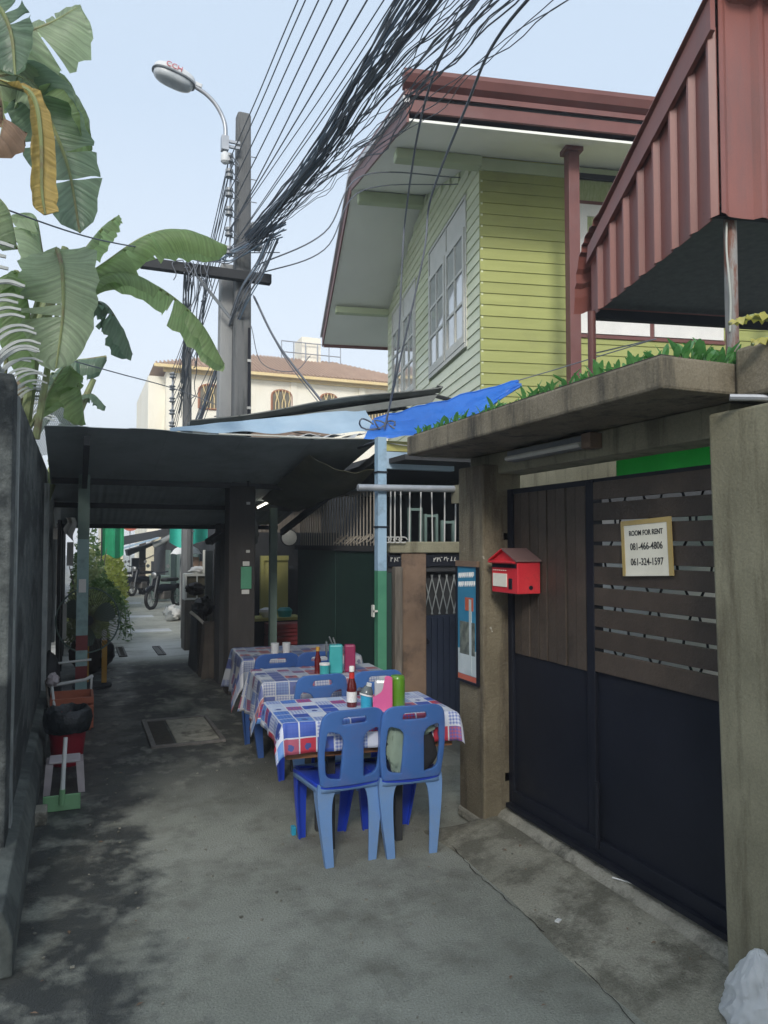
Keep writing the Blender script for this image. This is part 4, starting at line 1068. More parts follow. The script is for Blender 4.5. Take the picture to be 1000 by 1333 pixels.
for x in (.07, 2.84):
    mb = MB(); mb.prism([(7.05, cz(7.05) - .055), (11.0, cz(11) - .055), (11.0, cz(11) - .14), (7.05, cz(7.05) - .14)], lambda u, v, s, x=x: (x - .025 if s == 0 else x + .025, u, v)); part('rafter', mb, M_dark, t)
part('front_edge_cord', MB().tube([(1.2, 6.98, 2.715), (2.3, 6.97, 2.73), (2.84, 6.98, 2.76)], .008, 6), M_offwhite, t)
# ragged pieces of sheet resting on the canopy edge
for k, (x0, x1, h) in enumerate(((1.85, 2.2, .045), (2.1, 2.45, .06), (2.45, 2.68, .09))):
    mb = MB(); mb.sheet(10, 3, lambda u, v, x0=x0, x1=x1, h=h: Vector((x0 + (x1 - x0) * u, 7.03 + .5 * v, 2.735 + .012 * x0 * 0 + h * u + .012 * math.sin(u * 12) + .03 * v)), .006)
    solo('roof_scrap', mb, M_lightroof, ('leftmost', 'middle', 'rightmost')[k] + ' of three pale broken roof sheet scraps on the canopy front edge', 'sheet', 'roof sheet scraps on the canopy')
# long blue sheet behind the dark canopy
t = thing('blue_shelter', 'faded pale blue sheet roof lying above the dark canopy', 'roof', (1.9, 7.8, 2.8))
def fbl(u, v):
    x = .85 + 2.05 * u; y = 7.32 + 1.0 * v
    return Vector((x, y, 2.775 + .02 * math.sin(x * 5) + u * (.07 + .16 * v) + .14 * v * u + .012 * math.sin(x * 2 * math.pi / .2)))
part('sheet', MB(), M_bluesheet, t) if False else None
def fbl(u, v):
    lo = Vector((.80, 7.25, 2.755)).lerp(Vector((2.88, 7.18, 2.85)), u); hi = Vector((.80, 7.35, 2.80)).lerp(Vector((2.88, 7.6, 3.17)), u)
    p = lo.lerp(hi, v); p.z += .012 * math.sin(u * 23) * (1 - v) + .02 * noise.noise((u * 6, v * 2, 2)); p.y += .03 * noise.noise((u * 8, v * 3, 6)); return p
mb = MB(); mb.sheet(50, 8, fbl, .006); part('sheet', mb, M_bluesheet, t, smooth=True)
part('frame_bar', MB().tube([(.9, 7.9, 2.74), (2.9, 7.9, 2.86)], .02, 8), M_dark, t)
t = thing('corrugated_shelter', 'weathered grey corrugated lean-to roof rising to the right above the blue sheet', 'roof', (2.5, 8.2, 3.0))
for i in range(6):
    xa = 1.02 + i * .475; xb = xa + .49
    def fg(u, v, xa=xa, xb=xb):
        x = xa + (xb - xa) * u; y = 7.55 + 1.3 * v
        rag = -.16 * v * 0
        return Vector((x - (.15 * (1 - v) if (i == 5 and u == 1) else 0), y, 2.90 + (x - 1.02) * .205 + .022 * math.sin(y * 2 * math.pi / .16) + .02 * math.sin(x * 3)))
    mb = MB(); mb.sheet(6, 40, fg, .012); part('sheet', mb, M_grey, t, smooth=True)
for yy in (7.8, 8.7): part('strut', MB().tube([(1.3, yy, 2.9), (3.8, yy, 3.42), (4.95, yy + .9, 3.5)], .025, 6), M_dark, t)
part('front_board', MB().prism([(1.05, 2.83), (3.75, 3.385), (3.68, 3.29), (1.05, 2.76)], lambda u, v, s: (u, 7.58 if s == 0 else 7.61, v)), M_grey, t)
t = thing('blue_tarpaulin', 'bright blue tarpaulin stretched by a rope from the post to the house', 'tarpaulin', (3.3, 6.9, 2.8))
A_, B_, C_, D_ = Vector((2.62, 6.95, 2.745)), Vector((2.85, 7.25, 3.0)), Vector((4.28, 6.75, 3.42)), Vector((4.1, 6.3, 3.2))
def ft(u, v):
    lo = A_.lerp(Vector((3.35, 6.55, 2.80)), min(1, u * 2)) if u < .5 else Vector((3.35, 6.55, 2.80)).lerp(D_.lerp(C_, .5), (u - .5) * 2)
    hi = B_.lerp(C_, u)
    p = lo.lerp(hi, v); p.z += -.045 * math.sin(u * 3.14) * (1 - v) * .3 - .05 * math.sin(v * 3.14) * math.sin(u * 3.14) + .035 * noise.noise((u * 9, v * 3, 1)) + .02 * noise.noise((u * 5 + v * 8, v * 2, 4)); p.y += .05 * noise.noise((u * 7, v * 5, 8)); return p
mb = MB(); mb.sheet(36, 12, ft, .004); part('sheet', mb, M_tarp, t, smooth=True)
part('hem', MB().tube([ft(k / 20, 1) for k in range(21)], .009, 6), M_tarp, t, smooth=True)
part('rope', MB().tube([C_, (4.6, 6.6, 3.52), (5.0, 5.5, 3.62), HM @ Vector((-.49, -4.2, 3.12))], .006, 5), M_cable, t, smooth=True)

# ------------------------------------------------------------------ utility pole with lamp, crossarm, insulators
t = thing('utility_pole', 'tall square concrete utility pole with crossarm and insulators', 'pole', (1.74, 8.65, 0))
def taper(x, y, w0, w1, z0, z1, top=0):
    b = MB(); a, c = w0 / 2, w1 / 2
    return b.add([(x - a, y - a, z0), (x + a, y - a, z0), (x + a, y + a, z0), (x - a, y + a, z0), (x - c, y - c, z1), (x + c, y - c, z1), (x + c, y + c, z1), (x - c, y + c, z1)],
                 [(3, 2, 1, 0), (4, 5, 6, 7), (0, 1, 5, 4), (1, 2, 6, 5), (2, 3, 7, 6), (3, 0, 4, 7)])
part('shaft', taper(1.75, 8.7, .25, .16, 0, 6.78), M_pole, t, bev=.03)
part('stub_pole', taper(1.60, 8.86, .2, .16, 2.5, 5.0), M_polelt, t, bev=.02)
part('lower_shade_wrap', MB().bb(1.60, 1.90, 8.56, 8.86, 0, 2.36), M_darkwood, t, bev=.01)  # added dark sleeve standing in for deep canopy shade on the pole
part('crossarm', MB().bb(.6, 2.05, 8.47, 8.57, 4.72, 4.83), M_dark, t, bev=.008)
part('brace', MB().tube([(1.2, 8.52, 4.72), (1.6, 8.6, 4.3)], .018, 6), M_galv, t)
part('junction_box', MB().bb(1.83, 1.96, 8.55, 8.68, 5.15, 5.45), M_ceram, t, bev=.01)
part('ground_strip', MB().bb(1.80, 1.825, 8.565, 8.58, .5, 4.2), M_black, t)
for k in range(5): part('strap', MB().bb(1.80 - .006, 1.83 + .006, 8.555, 8.585, 1.6 + k * .55, 1.63 + k * .55), M_bar, t)
for k in range(4): part('step_bolt', MB().tube([(1.82, 8.62, 6.25 - k * .27), (1.9, 8.62, 6.25 - k * .27)], .006, 6), M_galv, t)
part('notice', MB().bb(1.735, 1.855, 8.545, 8.559, 1.19, 1.44), M_postgreen, t)
part('notice', MB().bb(1.755, 1.83, 8.543, 8.558, 1.45, 1.5), M_bar, t)
part('notice', MB().bb(1.745, 1.83, 8.543, 8.558, 1.13, 1.18), M_bar, t)
part('rack', MB().bb(1.575, 1.59, 8.54, 8.60, 5.0, 6.2), M_galv, t)
iz = [6.12, 5.94, 5.72, 5.50, 5.26, 5.04]
for z in iz:
    part('insulator', MB().lathe((1.555, 8.5, z), [(.02, -.05), (.045, -.045), (.045, -.015), (.025, 0), (.045, .015), (.045, .045), (.02, .05)], 12), M_ceram, t, smooth=True)
    part('insulator_bracket', MB().tube([(1.68, 8.6, z), (1.56, 8.5, z + .055)], .008, 5).tube([(1.68, 8.6, z - .02), (1.56, 8.5, z - .055)], .008, 5), M_galv, t)
t = thing('street_lamp', 'grey street lamp on a curved arm at the top of the utility pole', 'street lamp', (1.52, 8.5, 6.2))
part('arm', MB().tube(bezier([(1.505, 8.5, 6.25), (1.5, 8.5, 6.5), (1.42, 8.5, 6.68), (1.3, 8.5, 6.80), (1.16, 8.5, 6.87)], 6), .024, 10), M_galv, t, smooth=True)
part('bracket', MB().bb(1.46, 1.54, 8.46, 8.55, 6.2, 6.36).bb(1.54, 1.68, 8.52, 8.55, 6.32, 6.35).bb(1.54, 1.68, 8.52, 8.55, 6.26, 6.29), M_galv, t)
part('photocell', MB().lathe((1.505, 8.5, 6.1), [(.03, -.05), (.05, -.03), (.05, .05), (.03, .08)], 12), M_lampgrey, t, smooth=True)
# head: boat shaped housing with bowl lens below
lm = Matrix.Translation((.93, 8.5, 6.93)) @ Matrix.Rotation(R(14), 4, 'Y')
def pod(a, b, z0, z1, n=22, e=2.6):
    vs = []; fs = []
    rings = [(1, 0), (.99, .35), (.93, .65), (.8, .86), (.55, .97)]
    for (s, h) in rings:
        for k in range(n):
            an = 2 * math.pi * k / n; c, sn = math.cos(an), math.sin(an)
            vs.append((a * s * abs(c) ** (2 / e) * (1 if c > 0 else -1), b * s * abs(sn) ** (2 / e) * (1 if sn > 0 else -1), z0 + (z1 - z0) * h))
    for i in range(len(rings) - 1):
        for k in range(n): fs.append((i * n + k, i * n + (k + 1) % n, (i + 1) * n + (k + 1) % n, (i + 1) * n + k))
    fs.append(tuple(range(n - 1, -1, -1))); fs.append(tuple((len(rings) - 1) * n + k for k in range(n)))
    b_ = MB().add(vs, fs); b_.v = [tuple(lm @ Vector(v)) for v in b_.v]; return b_
hd = part('housing', pod(.235, .13, 0, .085), M_lampgrey, t, smooth=True)
part('rim', pod(.245, .14, -.022, .0), M_ceram, t, smooth=True)
part('lens', pod(.22, .12, -.02, -.10), M_lens, t, smooth=True)
b_ = MB().bb(.22, .31, -.03, .03, .0, .05); b_.v = [tuple(lm @ Vector(v)) for v in b_.v]; part('neck', b_, M_lampgrey, t, bev=.01)
text('lettering', 'CCH', .085, M_redprint, t, lm @ frame((-.02, -.1335, .034), (1, 0, 0), (0, .12, 1)), .002)

# far smaller pole with cables
t = thing('thin_utility_pole', 'thin far utility pole bundled with cables beyond the canopy', 'pole', (1.84, 14, 0))
part('shaft', MB().tube([(1.86, 14, 0), (1.82, 14, 5.6)], [.1, .075], 8), M_pole, t, smooth=True)
part('rack', MB().bb(1.55, 1.58, 13.9, 13.95, 3.3, 4.8), M_galv, t)
for k in range(7): part('insulator', MB().lathe((1.55, 13.85, 3.4 + k * .22), [(.03, -.05), (.06, -.03), (.03, 0), (.06, .03), (.03, .05)], 8), M_ceram, t)

# ------------------------------------------------------------------ cables
def sag(a, b, s, n=22, wob=0., seed=0):
    a = Vector(a); b = Vector(b); out = []
    for k in range(n + 1):
        q = k / n; p = a.lerp(b, q); p.z -= 4 * s * q * (1 - q)
        if wob:
            env = math.sin(q * math.pi) ** .5
            p += Vector((noise.noise((q * 6, seed, 1)), 0, noise.noise((q * 6, seed, 7)))) * wob * env
        out.append(p)
    return out
rc = random.Random(21)
LW = 'thin black service wire rising from the pole insulators'
ORD = ORD
for i, (xt, dz) in enumerate(((388, 0), (398, 1), (416, 2), (434, 3), (455, 4), (478, 4.2), (500, 4.5), (512, 5), (520, 5))):
    z0 = iz[min(5, int(dz))] + rc.uniform(-.03, .03)
    ends = {388: (5.955, 6.265), 398: (5.72, 6.11), 416: (5.37, 5.86), 434: (5.03, 5.63), 455: (4.69, 5.395), 478: (4.33, 5.143), 500: (4.05, 4.95), 512: (3.88, 4.84), 520: (3.78, 4.76)}[xt]
    a = Vector((1.555, 8.5, z0)); m_ = Vector((1.65, *ends)); b = a + (m_ - a) * 4.2
    b.z = m_.z + (b.z - m_.z) * .5
    pts = bezier([a, a.lerp(m_, .5) + Vector((0, 0, -.02)), m_, m_ + (b - m_) * .4 + Vector((0, 0, .05)), b], 8)
    solo('service_wire', MB().tube(pts, .006 if i < 6 else .0045, 5), M_cable, LW + ', ' + ORD[i] + ' from the left', 'cable', 'service wires from the pole insulators', smooth=True)
node = Vector((1.74, 8.5, 5.17))
DENSE = [(1.80, 6.17, 4.99), (1.80, 5.17, 5.03), (1.80, 4.41, 5.01), (1.80, 3.4, 5.02)]
MID = [(1.93, 6.1, 5.0), (1.95, 4.78, 4.92), (1.95, 4.03, 4.81), (1.95, 3.2, 4.70)]
LOW = [(2.02, 6.56, 4.98), (2.08, 5.15, 4.71), (2.1, 4.35, 4.66), (2.1, 3.17, 4.5)]
def strand(pa, pb, g, jit, wob, seed, a):
    q = [Vector(p).lerp(Vector(r), g) for p, r in zip(pa, pb)]
    off = Vector((rc.gauss(0, jit), 0, rc.gauss(0, jit)))
    q = [p + off * (.35 + .3 * k) + Vector((rc.gauss(0, jit * .4), 0, rc.gauss(0, jit * .4))) for k, p in enumerate(q)]
    e = q[-1] + (q[-1] - q[-2]) * 1.2; e2 = Vector((e.x + .05, -8, e.z + .5))
    pts = bezier([a] + q + [e, e.lerp(e2, .5) + Vector((0, 0, -.1)), e2], 9)
    if wob: pts = [p + Vector((noise.noise((p.y * 2.4, seed, 1)), 0, noise.noise((p.y * 2.4, seed, 4)))) * wob * min(1, (8.5 - p.y) / 1.2) for p in pts]
    return pts
LB = 'strand of the thick dark telephone cable bundle sweeping from the pole over the alley'
for i in range(20):
    a = node + Vector((rc.uniform(-.04, .1), rc.uniform(-.04, .02), rc.uniform(-.1, .1)))
    solo('telephone_cable', MB().tube(strand(DENSE, MID, .55 * (i / 20) ** 1.2, .042, .018, i, a), rc.choice((.004, .005, .007, .009)), 5), M_cable if i % 3 else M_cableb, LB, 'cable', 'thick bundle of telephone cables', smooth=True)
LM = 'strand of the looser middle part of the cable bundle rising before the house roof'
for i in range(20):
    a = node + Vector((rc.uniform(-.02, .12), rc.uniform(-.04, .02), rc.uniform(-.1, .12)))
    solo('telephone_cable', MB().tube(strand(DENSE, MID, .3 + .85 * i / 20, .055, .035, 40 + i, a), rc.choice((.0035, .004, .005, .007)), 5), M_cable if i % 4 else M_cableb, LM, 'cable', 'looser middle strands of the cable bundle', smooth=True)
LL = 'loose drooping cable hanging below the main bundle near the house eaves'
for i in range(17):
    a = node + Vector((rc.uniform(.02, .16), 0, rc.uniform(-.1, .14)))
    solo('telephone_cable', MB().tube(strand(MID, LOW, .2 + .9 * i / 17, .05, .055, 80 + i, a), rc.choice((.003, .0035, .005)), 5), M_cable, LL, 'cable', 'loose strands under the cable bundle', smooth=True)
# cables going on from the pole to the thin far pole
LF = 'cable running on from the crossarm to the thin far pole'
for i in range(14):
    a = Vector((1.2 + rc.uniform(-.15, .12), 8.46, 4.8 + rc.uniform(-.1, .08)))
    b = Vector((1.82 + rc.uniform(-.25, .12), 13.9, 3.3 + rc.uniform(0, 2.0)))
    solo('telephone_cable', MB().tube(sag(a, b, rc.uniform(.1, .5), 18, .05, i), rc.choice((.007, .01)), 5), M_cable, LF, 'cable', 'cables between the two poles', smooth=True)
for i in range(14):
    a = Vector((1.98 + rc.uniform(-.06, .1), 7.9, 5.14 + rc.uniform(-.1, .1))); m_ = Vector((1.62, 8.45, 5.02 + rc.uniform(-.1, .08))); b = Vector((1.15 + rc.uniform(-.12, .1), 8.44, 4.87 + rc.uniform(-.03, .05)))
    solo('telephone_cable', MB().tube(bezier([a, m_, m_.lerp(b, .5) + Vector((0, -.02, rc.uniform(-.06, .04))), b], 7), rc.choice((.005, .007, .010)), 5), M_cable if i % 3 else M_cableb, 'short cable linking the bundle on the pole to the crossarm', 'cable', 'cables onto the crossarm', smooth=True)
for i in range(10):
    x = 1.02 + i * .035 + rc.uniform(-.03, .03)
    a = Vector((x, 8.44, 4.84)); b = Vector((x + rc.uniform(-.1, .1), 8.46, 4.35 + rc.uniform(-.1, .3)))
    pts = bezier([a, a.lerp(b, .4) + Vector((rc.uniform(-.08, .08), 0, .05)), a.lerp(b, .7) + Vector((rc.uniform(-.1, .1), 0, 0)), b], 5)
    solo('cable_tail', MB().tube(pts, .006, 5), M_cable, 'frayed cable tail dangling from the crossarm', 'cable', 'cable tails under the crossarm', smooth=True)
for i in range(9):
    a = Vector((1.55, 8.5, iz[i % 6])); b = Vector((1.55, 13.85, 3.4 + i * .18))
    solo('service_wire', MB().tube(sag(a, b, .12, 12), .006, 5), M_cable, 'thin wire running back from the insulators to the thin far pole', 'cable', 'wires between the insulator racks', smooth=True)
for i in range(11):
    a = Vector((1.96 + rc.uniform(-.05, .06), 8.0, 5.12 + rc.uniform(-.1, .08))); b = Vector((1.42 + rc.uniform(-.12, .08), 10.6, 3.0 + rc.uniform(-.1, .35))); c_ = Vector((1.70 + rc.uniform(-.05, .05), 8.48, 4.45 + rc.uniform(-.12, .15)))
    solo('telephone_cable', MB().tube(bezier([a, a.lerp(c_, .5) + Vector((.02, -.05, 0)), c_, c_.lerp(b, .5) + Vector((0, 0, rc.uniform(-.1, .05))), b], 7), rc.choice((.005, .007, .010)), 5), M_cable if i % 3 else M_cableb, 'black cable slanting down across the pole face to the roofs', 'cable', 'cables slanting down the pole', smooth=True)
def wire(pts, r, label, m=None): solo('wire', MB().tube(bezier(pts, 10), r, 5), m or M_cable, label, 'cable', smooth=True)
wire([(-.6, 4.9, 3.72), (.1, 6.0, 4.0), (.9, 7.2, 4.45), (1.6, 8.35, 4.97), (2.1, 8.3, 5.03)], .006, 'thin wire crossing in front of the banana leaves to the utility pole')
wire([(-.35, 6.9, 3.32), (.35, 7.8, 3.38), (1.14, 9.0, 3.48), (2.2, 8.6, 3.05), (3.0, 7.6, 2.8)], .006, 'thin wire passing low in front of the cream building')
wire([(1.85, 8.5, 4.55), (2.1, 8.3, 3.95), (2.55, 8.0, 3.25)], .014, 'thick black wire slanting down from the pole to the grey roof')
wire([(1.86, 8.6, 4.6), (2.2, 8.5, 3.9), (2.6, 8.3, 3.3)], .006, 'thin black wire beside the thick one slanting to the grey roof')
wire([(1.82, 8.5, 4.2), (1.95, 8.5, 3.78), (2.3, 8.4, 3.7), (2.5, 8.4, 3.9)], .005, 'thin looping wire to the right of the pole shaft')
hp_ = lambda x, y, z: tuple(HM @ Vector((x, y, z)))
wire([(2.02, 3.0, 4.75), (2.1, 4.0, 4.85), (2.3, 4.9, 4.85), (2.75, 6.2, 4.75), (2.8, 6.4, 4.4), (2.83, 6.6, 3.5), (2.86, 6.95, 2.9)], .009, 'left one of two black drop wires hanging before the house gable')
wire([(2.2, 2.6, 4.55), (2.2, 3.6, 4.62), (2.45, 4.5, 4.72), (2.95, 6.1, 4.85), (2.97, 6.3, 4.4), (2.88, 6.7, 3.4), (2.84, 6.95, 2.85)], .010, 'right one of two black drop wires hanging before the house gable')
wire([hp_(-.02, .9, 7.0), hp_(-1.6, -.2, 6.35), (2.6, 8.2, 5.3), (1.85, 8.5, 4.9)], .009, 'upper black service drop from the pole to the house wall')
wire([hp_(-.02, 1.0, 6.95), hp_(-1.6, -.1, 6.2), (2.6, 8.2, 5.1), (1.85, 8.5, 4.8)], .008, 'lower black service drop from the pole to the house wall')
wire([(2.86, 6.98, 2.72), (3.0, 6.5, 2.62), (2.6, 4.6, 2.3), (2.0, 4.3, 2.25)], .004, 'thin pale string from the blue post to the slab end', M_bar)
solo('wire_coil', MB().tube([(2.62 + .12 * math.cos(a * .55) * (1 - .02 * a) + .012 * a, 7.0 + .05 * math.sin(a), 2.9 + .05 * math.sin(a * .55)) for a in range(34)], .009, 5), M_cable, 'tangle of wires and clips on the roof behind the blue post', 'wire', smooth=True)

# ------------------------------------------------------------------ tables, cloths, chairs
def cloth_mat(shade_dim=None):
    m = bpy.data.materials.new('patchwork_cloth'); m.use_nodes = True
    nt = m.node_tree; N = nt.nodes; Lk = nt.links; b = N['Principled BSDF']; b.inputs['Roughness'].default_value = .38
    uv = N.new('ShaderNodeUVMap'); uv.uv_map = 'UVMap'
    def vm(op, a, bb=None):
        x = N.new('ShaderNodeVectorMath'); x.operation = op; Lk.new(a, x.inputs[0])
        if bb is not None: x.inputs[1].default_value = bb
        return x.outputs[0]
    def mth(op, a, bb=None):
        x = N.new('ShaderNodeMath'); x.operation = op
        for i, v in enumerate((a, bb)):
            if v is None: continue
            if isinstance(v, (int, float)): x.inputs[i].default_value = v
            else: Lk.new(v, x.inputs[i])
        return x.outputs[0]
    def mx(f, a, bb):
        x = N.new('ShaderNodeMix'); x.data_type = 'RGBA'; Lk.new(f, x.inputs['Factor'])
        for s, v in (('A', a), ('B', bb)):
            if isinstance(v, tuple): x.inputs[s].default_value = (*v, 1)
            else: Lk.new(v, x.inputs[s])
        return x.outputs['Result']
    sc = vm('SCALE', uv.outputs[0]); sc.node.inputs['Scale'].default_value = 10.5
    cell = vm('FLOOR', sc); fr_ = vm('FRACTION', sc)
    wn_ = N.new('ShaderNodeTexWhiteNoise'); wn_.noise_dimensions = '2D'; Lk.new(cell, wn_.inputs['Vector'])
    ramp = N.new('ShaderNodeValToRGB'); ramp.color_ramp.interpolation = 'CONSTANT'
    cols = [(0, (.5, .045, .075)), (.17, (.62, .66, .75)), (.36, (.05, .1, .42)), (.5, (.45, .53, .7)), (.66, (.12, .26, .6)), (.82, (.58, .62, .74)), (.93, (.42, .1, .16))]
    e = ramp.color_ramp.elements
    e[0].position, e[0].color = 0, (*cols[0][1], 1); e[1].position, e[1].color = cols[1][0], (*cols[1][1], 1)
    for p, c in cols[2:]: q = e.new(p); q.color = (*c, 1)
    Lk.new(wn_.outputs['Value'], ramp.inputs[0])
    sep = N.new('ShaderNodeSeparateXYZ'); Lk.new(fr_, sep.inputs[0])
    # gingham lines in some cells
    sx = mth('GREATER_THAN', mth('FRACT', mth('MULTIPLY', sep.outputs[0], 5)), .5); sy = mth('GREATER_THAN', mth('FRACT', mth('MULTIPLY', sep.outputs[1], 5)), .5)
    ging = mth('MULTIPLY', mth('ADD', sx, sy), .42)
    wn2 = N.new('ShaderNodeTexWhiteNoise'); wn2.noise_dimensions = '3D'; ad = vm('ADD', cell, (3.3, 7.1, 2)); Lk.new(ad, wn2.inputs['Vector'])
    isg = mth('GREATER_THAN', wn2.outputs['Value'], .62)
    c = mx(mth('MULTIPLY', ging, isg), ramp.outputs[0], (.06, .12, .45))
    # printed sprig in other cells
    ctr = vm('SUBTRACT', fr_, (.5, .5, 0)); ln = N.new('ShaderNodeVectorMath'); ln.operation = 'LENGTH'; Lk.new(ctr, ln.inputs[0])
    nn = N.new('ShaderNodeTexNoise'); nn.inputs['Scale'].default_value = 60; Lk.new(uv.outputs[0], nn.inputs['Vector'])
    dot = mth('LESS_THAN', mth('ADD', ln.outputs['Value'], mth('MULTIPLY', nn.outputs['Fac'], .3)), .34)
    isd = mth('LESS_THAN', wn2.outputs['Value'], .34)
    c = mx(mth('MULTIPLY', dot, isd), c, (.07, .1, .3))
    # white seams round each patch
    edge = mth('MAXIMUM', mth('ABSOLUTE', mth('SUBTRACT', sep.outputs[0], .5)), mth('ABSOLUTE', mth('SUBTRACT', sep.outputs[1], .5)))
    c = mx(mth('GREATER_THAN', edge, .46), c, (.6, .63, .7))
    Lk.new(c, b.inputs['Base Color'])
    if shade_dim:
        h = N.new('ShaderNodeHueSaturation'); h.inputs['Saturation'].default_value = .75; h.inputs['Value'].default_value = shade_dim; Lk.new(c, h.inputs['Color']); Lk.new(h.outputs[0], b.inputs['Base Color'])
    return m
M_cloth = cloth_mat()
M_cloth2 = cloth_mat(.62); M_cloth3 = cloth_mat(.42)  # cloths of the rear tables: canopy shade put into the colour
def drape(w, d, over, z, seed, n=(64, 44), ext=None):
    """table cloth falling over the edges with soft folds"""
    mb = MB(); uvs = []
    ox0, ox1, oy0, oy1 = ext or (over,) * 4
    X0, X1, Y0, Y1 = -w / 2 - ox0, w / 2 + ox1, -d / 2 - oy0, d / 2 + oy1
    for i in range(n[0] + 1):
        for j in range(n[1] + 1):
            a = X0 + (X1 - X0) * i / n[0]; b = Y0 + (Y1 - Y0) * j / n[1]
            ex = max(abs(a) - w / 2, 0); ey = max(abs(b) - d / 2, 0)
            dr = math.hypot(ex, ey); sx = 1 if a > 0 else -1; sy = 1 if b > 0 else -1
            x = max(-w / 2, min(w / 2, a)); y = max(-d / 2, min(d / 2, b))
            fold = .5 + .5 * math.sin((b if ex > ey else a) * 26 + seed) + .6 * noise.noise((a * 7, b * 7, seed))
            fl = min(1, dr / .05)
            off = .010 * fl + dr * (.04 + .10 * fold)
            if ex and ey: off = .012 + dr * .26
            if dr > 0:
                x += sx * off * (ex / dr); y += sy * off * (ey / dr)
            zz_ = z - max(0, dr * .975 - .004) + .0022 * noise.noise((a * 9, b * 9, seed + 3)) + (.0035 * max(0, noise.noise((a * 2.5, b * 14, seed))) if dr == 0 else 0)
            mb.v.append((x, y, zz_ + .003)); uvs.append((a + seed * .13, b))
    for i in range(n[0]):
        for j in range(n[1]):
            q = i * (n[1] + 1) + j; mb.f.append((q, q + n[1] + 1, q + n[1] + 2, q + 1))
    return mb, uvs
def table(cx, cy, w, d, rz, label, clabel, seed, ext, cm):
    t = thing('table', label, 'table', (cx, cy, 0), rz, 'tables set out along the alley')
    part('tabletop', MB().bb(-w / 2, w / 2, -d / 2, d / 2, .712, .74), M_tabwood, t, local=True, bev=.006)
    part('apron', MB().bb(-w / 2 + .02, w / 2 - .02, -d / 2 + .02, d / 2 - .02, .55, .711), M_tabwood, t, local=True)
    for sx in (-1, 1):
        for sy in (-1, 1):
            part('leg', MB().bb(sx * (w / 2 - .3) - .022, sx * (w / 2 - .3) + .022, sy * (d / 2 - .16) - .022, sy * (d / 2 - .16) + .022, 0, .55), M_dark, t, local=True, bev=.004)
    mb, uvs = drape(w, d, .1, .742, seed, ext=ext)
    me = bpy.data.meshes.new('tablecloth'); me.from_pydata(mb.v, [], mb.f)
    ul = me.uv_layers.new(name='UVMap')
    for l in me.loops: ul.data[l.index].uv = uvs[l.vertex_index]
    me.materials.append(cm)
    for p in me.polygons: p.use_smooth = True
    o = bpy.data.objects.new('tablecloth', me); C.objects.link(o); o.location = (cx, cy, 0); o.rotation_euler = (0, 0, rz)
    so = o.modifiers.new('thickness', 'SOLIDIFY'); so.thickness = .0015; so.offset = 1
    tag(o, clabel, 'tablecloth', 'patchwork tablecloths')
    return t
table(1.55, 4.205, 1.0, .60, R(-4), 'nearest wooden table under a patchwork cloth with two blue chairs before it', 'red white and blue patchwork cloth on the nearest table', 1.0, (.14, .085, .165, .05), M_cloth)
table(1.70, 5.42, .95, .56, R(-3), 'middle wooden table under a patchwork cloth holding teal and maroon holders', 'patchwork cloth on the middle table', 2.3, (.32, .1, .18, .05), M_cloth2)
table(1.82, 6.58, 1.0, .72, R(-4), 'farthest wooden table under a cloth near the utility pole', 'patchwork cloth hanging low on the farthest table', 3.9, (.36, .1, .24, .05), M_cloth3)

def plate(outline, holes, th, m, name, parent, bend, cutsx, cutsz, bev=0):
    """flat plate with holes (2D curve fill), cut into strips, then bent by a function"""
    cu = bpy.data.curves.new('tmp', 'CURVE'); cu.dimensions = '2D'; cu.fill_mode = 'BOTH'; cu.extrude = th / 2
    cu.bevel_depth = bev; cu.bevel_resolution = 1
    for poly in [outline] + holes:
        sp = cu.splines.new('POLY'); sp.points.add(len(poly) - 1)
        for q, p in zip(sp.points, poly): q.co = (p[0], p[1], 0, 1)
        sp.use_cyclic_u = True
    t = bpy.data.objects.new('tmp', cu); C.objects.link(t)
    me = bpy.data.meshes.new_from_object(t.evaluated_get(bpy.context.evaluated_depsgraph_get())); bpy.data.objects.remove(t)
    bm = bmesh.new(); bm.from_mesh(me)
    bmesh.ops.remove_doubles(bm, verts=bm.verts, dist=1e-5)
    for x in cutsx: bmesh.ops.bisect_plane(bm, geom=bm.verts[:] + bm.edges[:] + bm.faces[:], plane_co=(x, 0, 0), plane_no=(1, 0, 0))
    for z in cutsz: bmesh.ops.bisect_plane(bm, geom=bm.verts[:] + bm.edges[:] + bm.faces[:], plane_co=(0, z, 0), plane_no=(0, 1, 0))
    for v in bm.verts: v.co = bend(v.co.x, v.co.y, v.co.z)
    bmesh.ops.recalc_face_normals(bm, faces=bm.faces)
    bm.to_mesh(me); bm.free()
    me.materials.clear(); me.materials.append(m)
    for p in me.polygons: p.use_smooth = True
    me.set_sharp_from_angle(angle=R(38))
    o = bpy.data.objects.new(name, me); C.objects.link(o); o.parent = parent; return o
def rounded(pts, r, n=5):
    """round the corners of a polygon"""
    out = []; P_ = [Vector(p) for p in pts]
    rs = r if isinstance(r, (list, tuple)) else [r] * len(P_)
    for i, p in enumerate(P_):
        a = P_[i - 1]; b = P_[(i + 1) % len(P_)]; q = rs[i]
        u = (a - p).normalized() * min(q, (a - p).length * .49); v = (b - p).normalized() * min(q, (b - p).length * .49)
        for k in range(n + 1):
            s = k / n; out.append(tuple((p + u) * (1 - s) ** 2 + 2 * p * s * (1 - s) + (p + v) * s * s))
    return out
